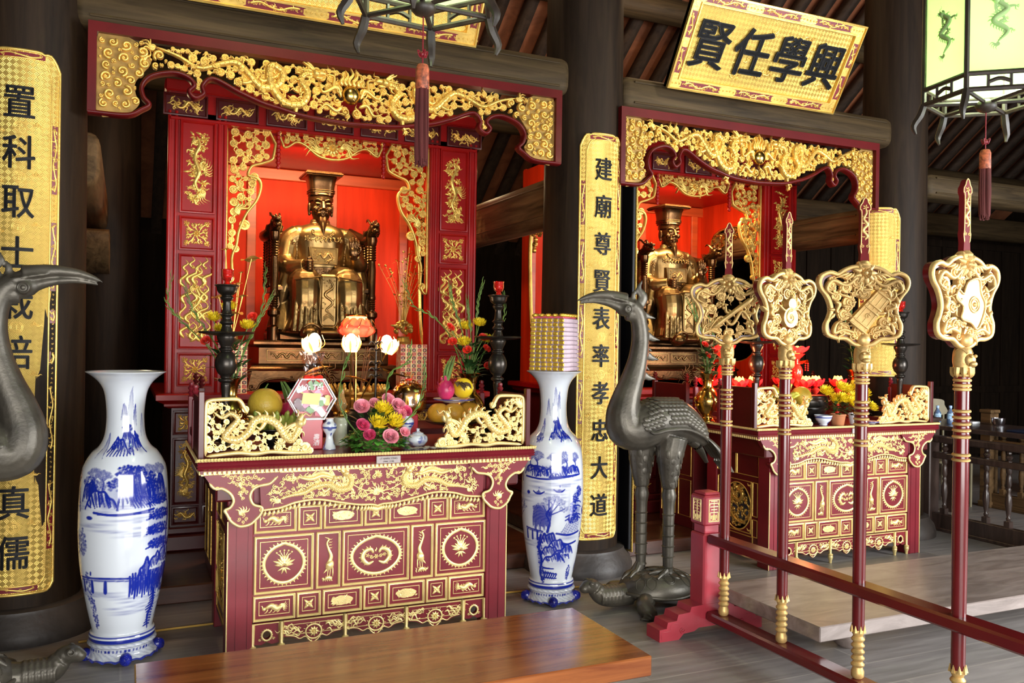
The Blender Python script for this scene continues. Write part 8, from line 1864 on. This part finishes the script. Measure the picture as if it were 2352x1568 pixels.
        for q in (0, .12, .5, .62, .95): m_ = a+(b-a)*q; o.stroke([m_-n_*(.05-.014*q), m_+n_*(.044-.010*q)], .005, n=8)
        for q in (-.03, 0, .028): o.stroke([a+n_*q, b+n_*q*.8], .002, n=8)
        o.spiral(c0-d*.02, .016); o.stroke([b-n_*.03, b+d*.02, b+n_*.03], .008, n=10)
    else:
        S = catmull([(-.075, .055), (-.045, .04), (-.02, .085), (.045, .10), (.06, .045), (.085, .0), (.065, -.06), (.035, -.095), (.0, -.07), (-.055, -.055), (-.045, -.01), (-.085, .02)], 50, True)+c0; e.poly(S, -.015, .014); o.d0 = .014; o.th = 0; o.stroke(S, .005, n=0, closed=True)
        for rr in (.030, .020): o.stroke([c0+arr(.02+rr*math.cos(w), .0+rr*math.sin(w)) for w in np.linspace(0, 2*PI, 24, endpoint=False)], .004, n=0, closed=True)
        o.bead(c0+arr(.02, 0), .010); o.wisp(c0+arr(-.05, .02), .06, 2.9, .006)
    e.build('emblem', gold, **kw)
    # slender blade above the head
    p = MB(); p.lathe([(.030, Z(1.945)), (.034, Z(1.95)), (.030, Z(1.958)), (.033, Z(1.965)), (.024, Z(1.975)), (.018, Z(1.98))], 22); p.build('gilt_collar', gold, **kw)
    O = [(-.020, 1.975), (-.018, 2.01), (-.024, 2.045), (-.020, 2.058), (-.019, 2.19), (-.027, 2.205), (-.026, 2.222), (-.016, 2.235), (-.010, 2.25), (0, 2.258)]; O = np.array([(a, Z(b)) for a, b in O]); O = np.vstack([O, (O*arr(-1, 1))[::-1][1:]])
    b = MB(); b.tf = plane((0, 0, 0)); b.poly(O, -.012, .012); b.mi = 1; o = Orn(b, .012, 0, random.Random(4), .8); oo = O*arr(.84, 1); o.stroke(oo[1:-1], .0025, n=90)
    for sx in (-1, 1): o.spiral((sx*.010, Z(2.045)), .011, PI/2, -sx)
    o.stroke([(0, Z(2.07)), (.009, Z(2.09)), (-.009, Z(2.115)), (.009, Z(2.14)), (-.007, Z(2.165)), (.004, Z(2.19)), (0, Z(2.215))], [.002, .006, .0065, .007, .006, .005, .002], n=50)
    for i in range(9): o.wisp((0, Z(2.075+.015*i)), .02, (i % 2)*PI+.5, .003, .4, 6)
    o.flower((0, Z(2.215)), .014, 5); b.build('blade', [M['blade'], gold], **kw)
    return t
pole(3.77, -.62, 0, 'ceremonial pole farthest back, nearest the red post, with a flute on its gilt head')
pole(3.32, .12, 1, 'second ceremonial pole from the red post, its gilt head turned sideways, with a gourd')
pole(2.835, -.42, 2, 'third ceremonial pole from the red post, a book roll on its gilt openwork head')
pole(2.335, .05, 3, 'nearest and tallest ceremonial pole on the right, a leaf shield on its gilt head')
# ------------------------------------------------------------------ low benches
def bench(x0, x1, y0, y1, z, th, m, label, legs):
    t = thing('low_bench', label, 'bench', ((x0+x1)/2, (y0+y1)/2, 0)); s = MB(); s.box(x0, x1, y0, y1, z-th, z, .005); s.build('top', m, t)
    for x, y in legs: l = MB(); l.lathe([(.05, 0), (.075, .02), (.085, .06), (.07, .11), (.085, z-th)], 20, (x, y, 0)); l.build('foot', m, t)
    return t
bench(.05, 2.02, 3.02, 3.72, .30, .085, M['bench'], 'polished orange-brown wooden bench in the foreground before the left altar', [(.25, 3.2), (1.8, 3.2), (.25, 3.55), (1.8, 3.55)])
bench(3.06, 5.9, 3.15, 3.95, .25, .075, M['bench_dark'], 'worn greyish-brown low bench on the right, behind the pole rack', [(3.55, 3.45), (5.5, 3.3), (3.55, 3.8), (5.5, 3.8)])
# cord along the floor
s = MB(); s.tube([(-.2, 4.98, .008), (.5, 5.03, .008), (2.2, 4.98, .008), (2.9, 4.9, .008), (3.35, 4.88, .008), (3.8, 4.9, .008)], .006, 6, m=60); tag(s.build('floor_cable', mat('yellow_cord', (.55, .33, .06), .5), None), 'thin yellow cord lying on the floor planks behind the vases', 'cable')

# ------------------------------------------------------------------ balustraded counter, far right
def baluster_prof(z0, z1):
    h = z1-z0; return [(r, z0+h*q) for q, r in ((0, .024), (.10, .024), (.12, .014), (.15, .020), (.18, .013), (.24, .018), (.40, .028), (.52, .024), (.60, .014), (.64, .020), (.68, .013), (.72, .021), (.86, .020), (.90, .014), (.93, .022), (1, .022))]
def balustrade(x, y0, y1, label, z0=.15, z1=.63, n=14, m='balwood'):
    t = thing('balustrade', label, 'balustrade', (x, (y0+y1)/2, 0)); kw = dict(parent=t)
    s = MB(); s.box(x-.03, x+.03, y0, y1, 0, z0, .005); s.box(x-.045, x+.045, y0, y1, 0, .03, .005); s.build('base_board', M[m], **kw)
    s = MB(); s.box(x-.035, x+.035, y0, y1, z1, z1+.055, .008); s.build('middle_rail', M[m], **kw); s = MB(); s.box(x-.04, x+.04, y0, y1, z1+.14, z1+.20, .010); s.build('top_rail', M[m], **kw)
    for i in range(n):
        y = y0+(y1-y0)*(i+.5)/n; b = MB(); b.lathe(baluster_prof(z0, z1), 14, (x, y, 0)); b.box(x-.024, x+.024, y-.024, y+.024, z0, z0+.05); b.build('baluster', M[m], **kw)
        b = MB(); b.lathe(baluster_prof(z1+.05, z1+.145), 12, (x, y, 0)); b.build('short_baluster', M[m], **kw)
    p = MB(); p.box(x-.06, x+.06, y1, y1+.12, 0, .95, .008); p.box(x-.07, x+.07, y1-.01, y1+.13, .95, .985, .008); p.box(x-.07, x+.07, y1-.01, y1+.13, 0, .06, .006); p.build('newel_post', M[m], **kw)
    return t
balustrade(6.55, 2.6, 5.40, 'dark turned balustrade on the far right, nearer row')
balustrade(8.0, 2.8, 5.9, 'second row of turned balusters behind the dark counter on the far right', n=16, m='beam_y')
def counter():
    t = thing('dark_counter', 'dark wooden counter behind the balustrade on the far right', 'counter', (7.05, 4.4, 0)); s = MB(); s.box(6.72, 7.45, 3.0, 6.0, .86, .90, .006); s.build('top', M['balwood'], t)
    for y in (3.1, 5.9):
        for x in (6.78, 7.39): l = MB(); l.box(x-.03, x+.03, y-.03, y+.03, 0, .86); l.build('leg', M['balwood'], t)
counter()
def bottle(x, y, label):
    t = thing('water_bottle', label, 'bottle', (x, y, .901)); s = MB(); s.lathe([(.026, 0), (.030, .008), (.030, .06), (.027, .065), (.030, .075), (.030, .10), (.018, .125), (.012, .135), (.012, .15)], 20); bo = s.build('bottle', M.setdefault('bottle', mat('blue_tinted_bottle', (.10, .16, .28), .1, 0, .1, coat=.5)), t, world=False)
    l = MB(); l.lathe([(.0305, .045), (.031, .05), (.031, .09), (.0305, .095)], 20, cap=False); l.build('label_band', mat('bottle_label', (.35, .55, .75), .5, 0, .3, 60), bo, world=False)
    c = MB(); c.lathe([(.014, .148), (.014, .165), (.012, .168), (0, .168)], 14); c.build('cap', mat('blue_cap', (.35, .5, .8), .4), t, world=False)
bottle(6.84, 5.62, 'water bottle on the far right counter, left of the pair'); bottle(6.96, 5.58, 'water bottle on the far right counter, right of the pair')
def chair():
    t = thing('folding_chair', 'beige chair back behind the two water bottles on the far right', 'chair', (7.7, 6.45, 0)); m = mat('beige_chair_metal', (.26, .22, .13), .5)
    b = MB(); b.tf = plane((7.7, 6.5, .90), (.93, -.36, 0), (0, 0, 1), (-.36, -.93, 0)); b.poly(catmull([(-.22, 0), (.22, 0), (.22, .10), (.17, .16), (-.17, .16), (-.22, .10)], 40, True), 0, .02); b.build('backrest', m, t)
    for s in (-1, 1): l = MB(); l.tube([(7.7+s*.20, 6.5-s*.08, 1.0), (7.7+s*.20, 6.5-s*.08, 0)], .012, 8); l.build('leg', m, t); l = MB(); l.tube([(7.62+s*.20, 6.1-s*.08, 0), (7.62+s*.20, 6.1-s*.08, .45)], .012, 8); l.build('leg', m, t)
    s = MB(); s.box(7.45, 7.9, 6.08, 6.5, .44, .465, .01); s.build('seat', m, t)
chair()
def books():
    t = thing('dark_folder', 'dark blue folder lying open on the far right counter', 'folder', (6.95, 4.72, .901)); s = MB(); s.box(-.14, .14, -.2, .2, 0, .015, .004); s.build('cover', mat('navy_cover', (.012, .02, .05), .4), t, world=False); s = MB(); s.box(-.05, .04, -.06, .09, .0155, .022, .002); s.build('paper_slip', M['paper'], t, world=False)
    t = thing('steel_bowl', 'small shiny bowl standing on the far right counter', 'bowl', (7.30, 5.35, .901)); s = MB(); s.lathe([(.04, 0), (.055, .02), (.06, .065), (.056, .065), (.05, .02), (0, .01)], 26); s.build('bowl', mat('shiny_steel', (.7, .7, .75), .15, 1), t, world=False)
    t = thing('white_booklet', 'white booklet on the far right counter beside the bowl', 'booklet', (7.22, 5.65, .901)); s = MB(); s.box(-.05, .05, -.14, .14, 0, .02, .003); s.build('booklet', M['white'], t, world=False)
books()
# panelled partition at the far right back
p = MB(); p.box(7.35, 13, 8.75, 8.85, 0, 3.3)
for i in range(14): x = 7.35+.42*i; p.box(x-.03, x+.03, 8.72, 8.75, 0, 3.3, .004)
for z in (.1, 1.0, 3.1): p.box(7.35, 13, 8.715, 8.75, z-.05, z+.05, .004)
tag(p.build('wall_partition', M['backwall'], None), kind='structure')
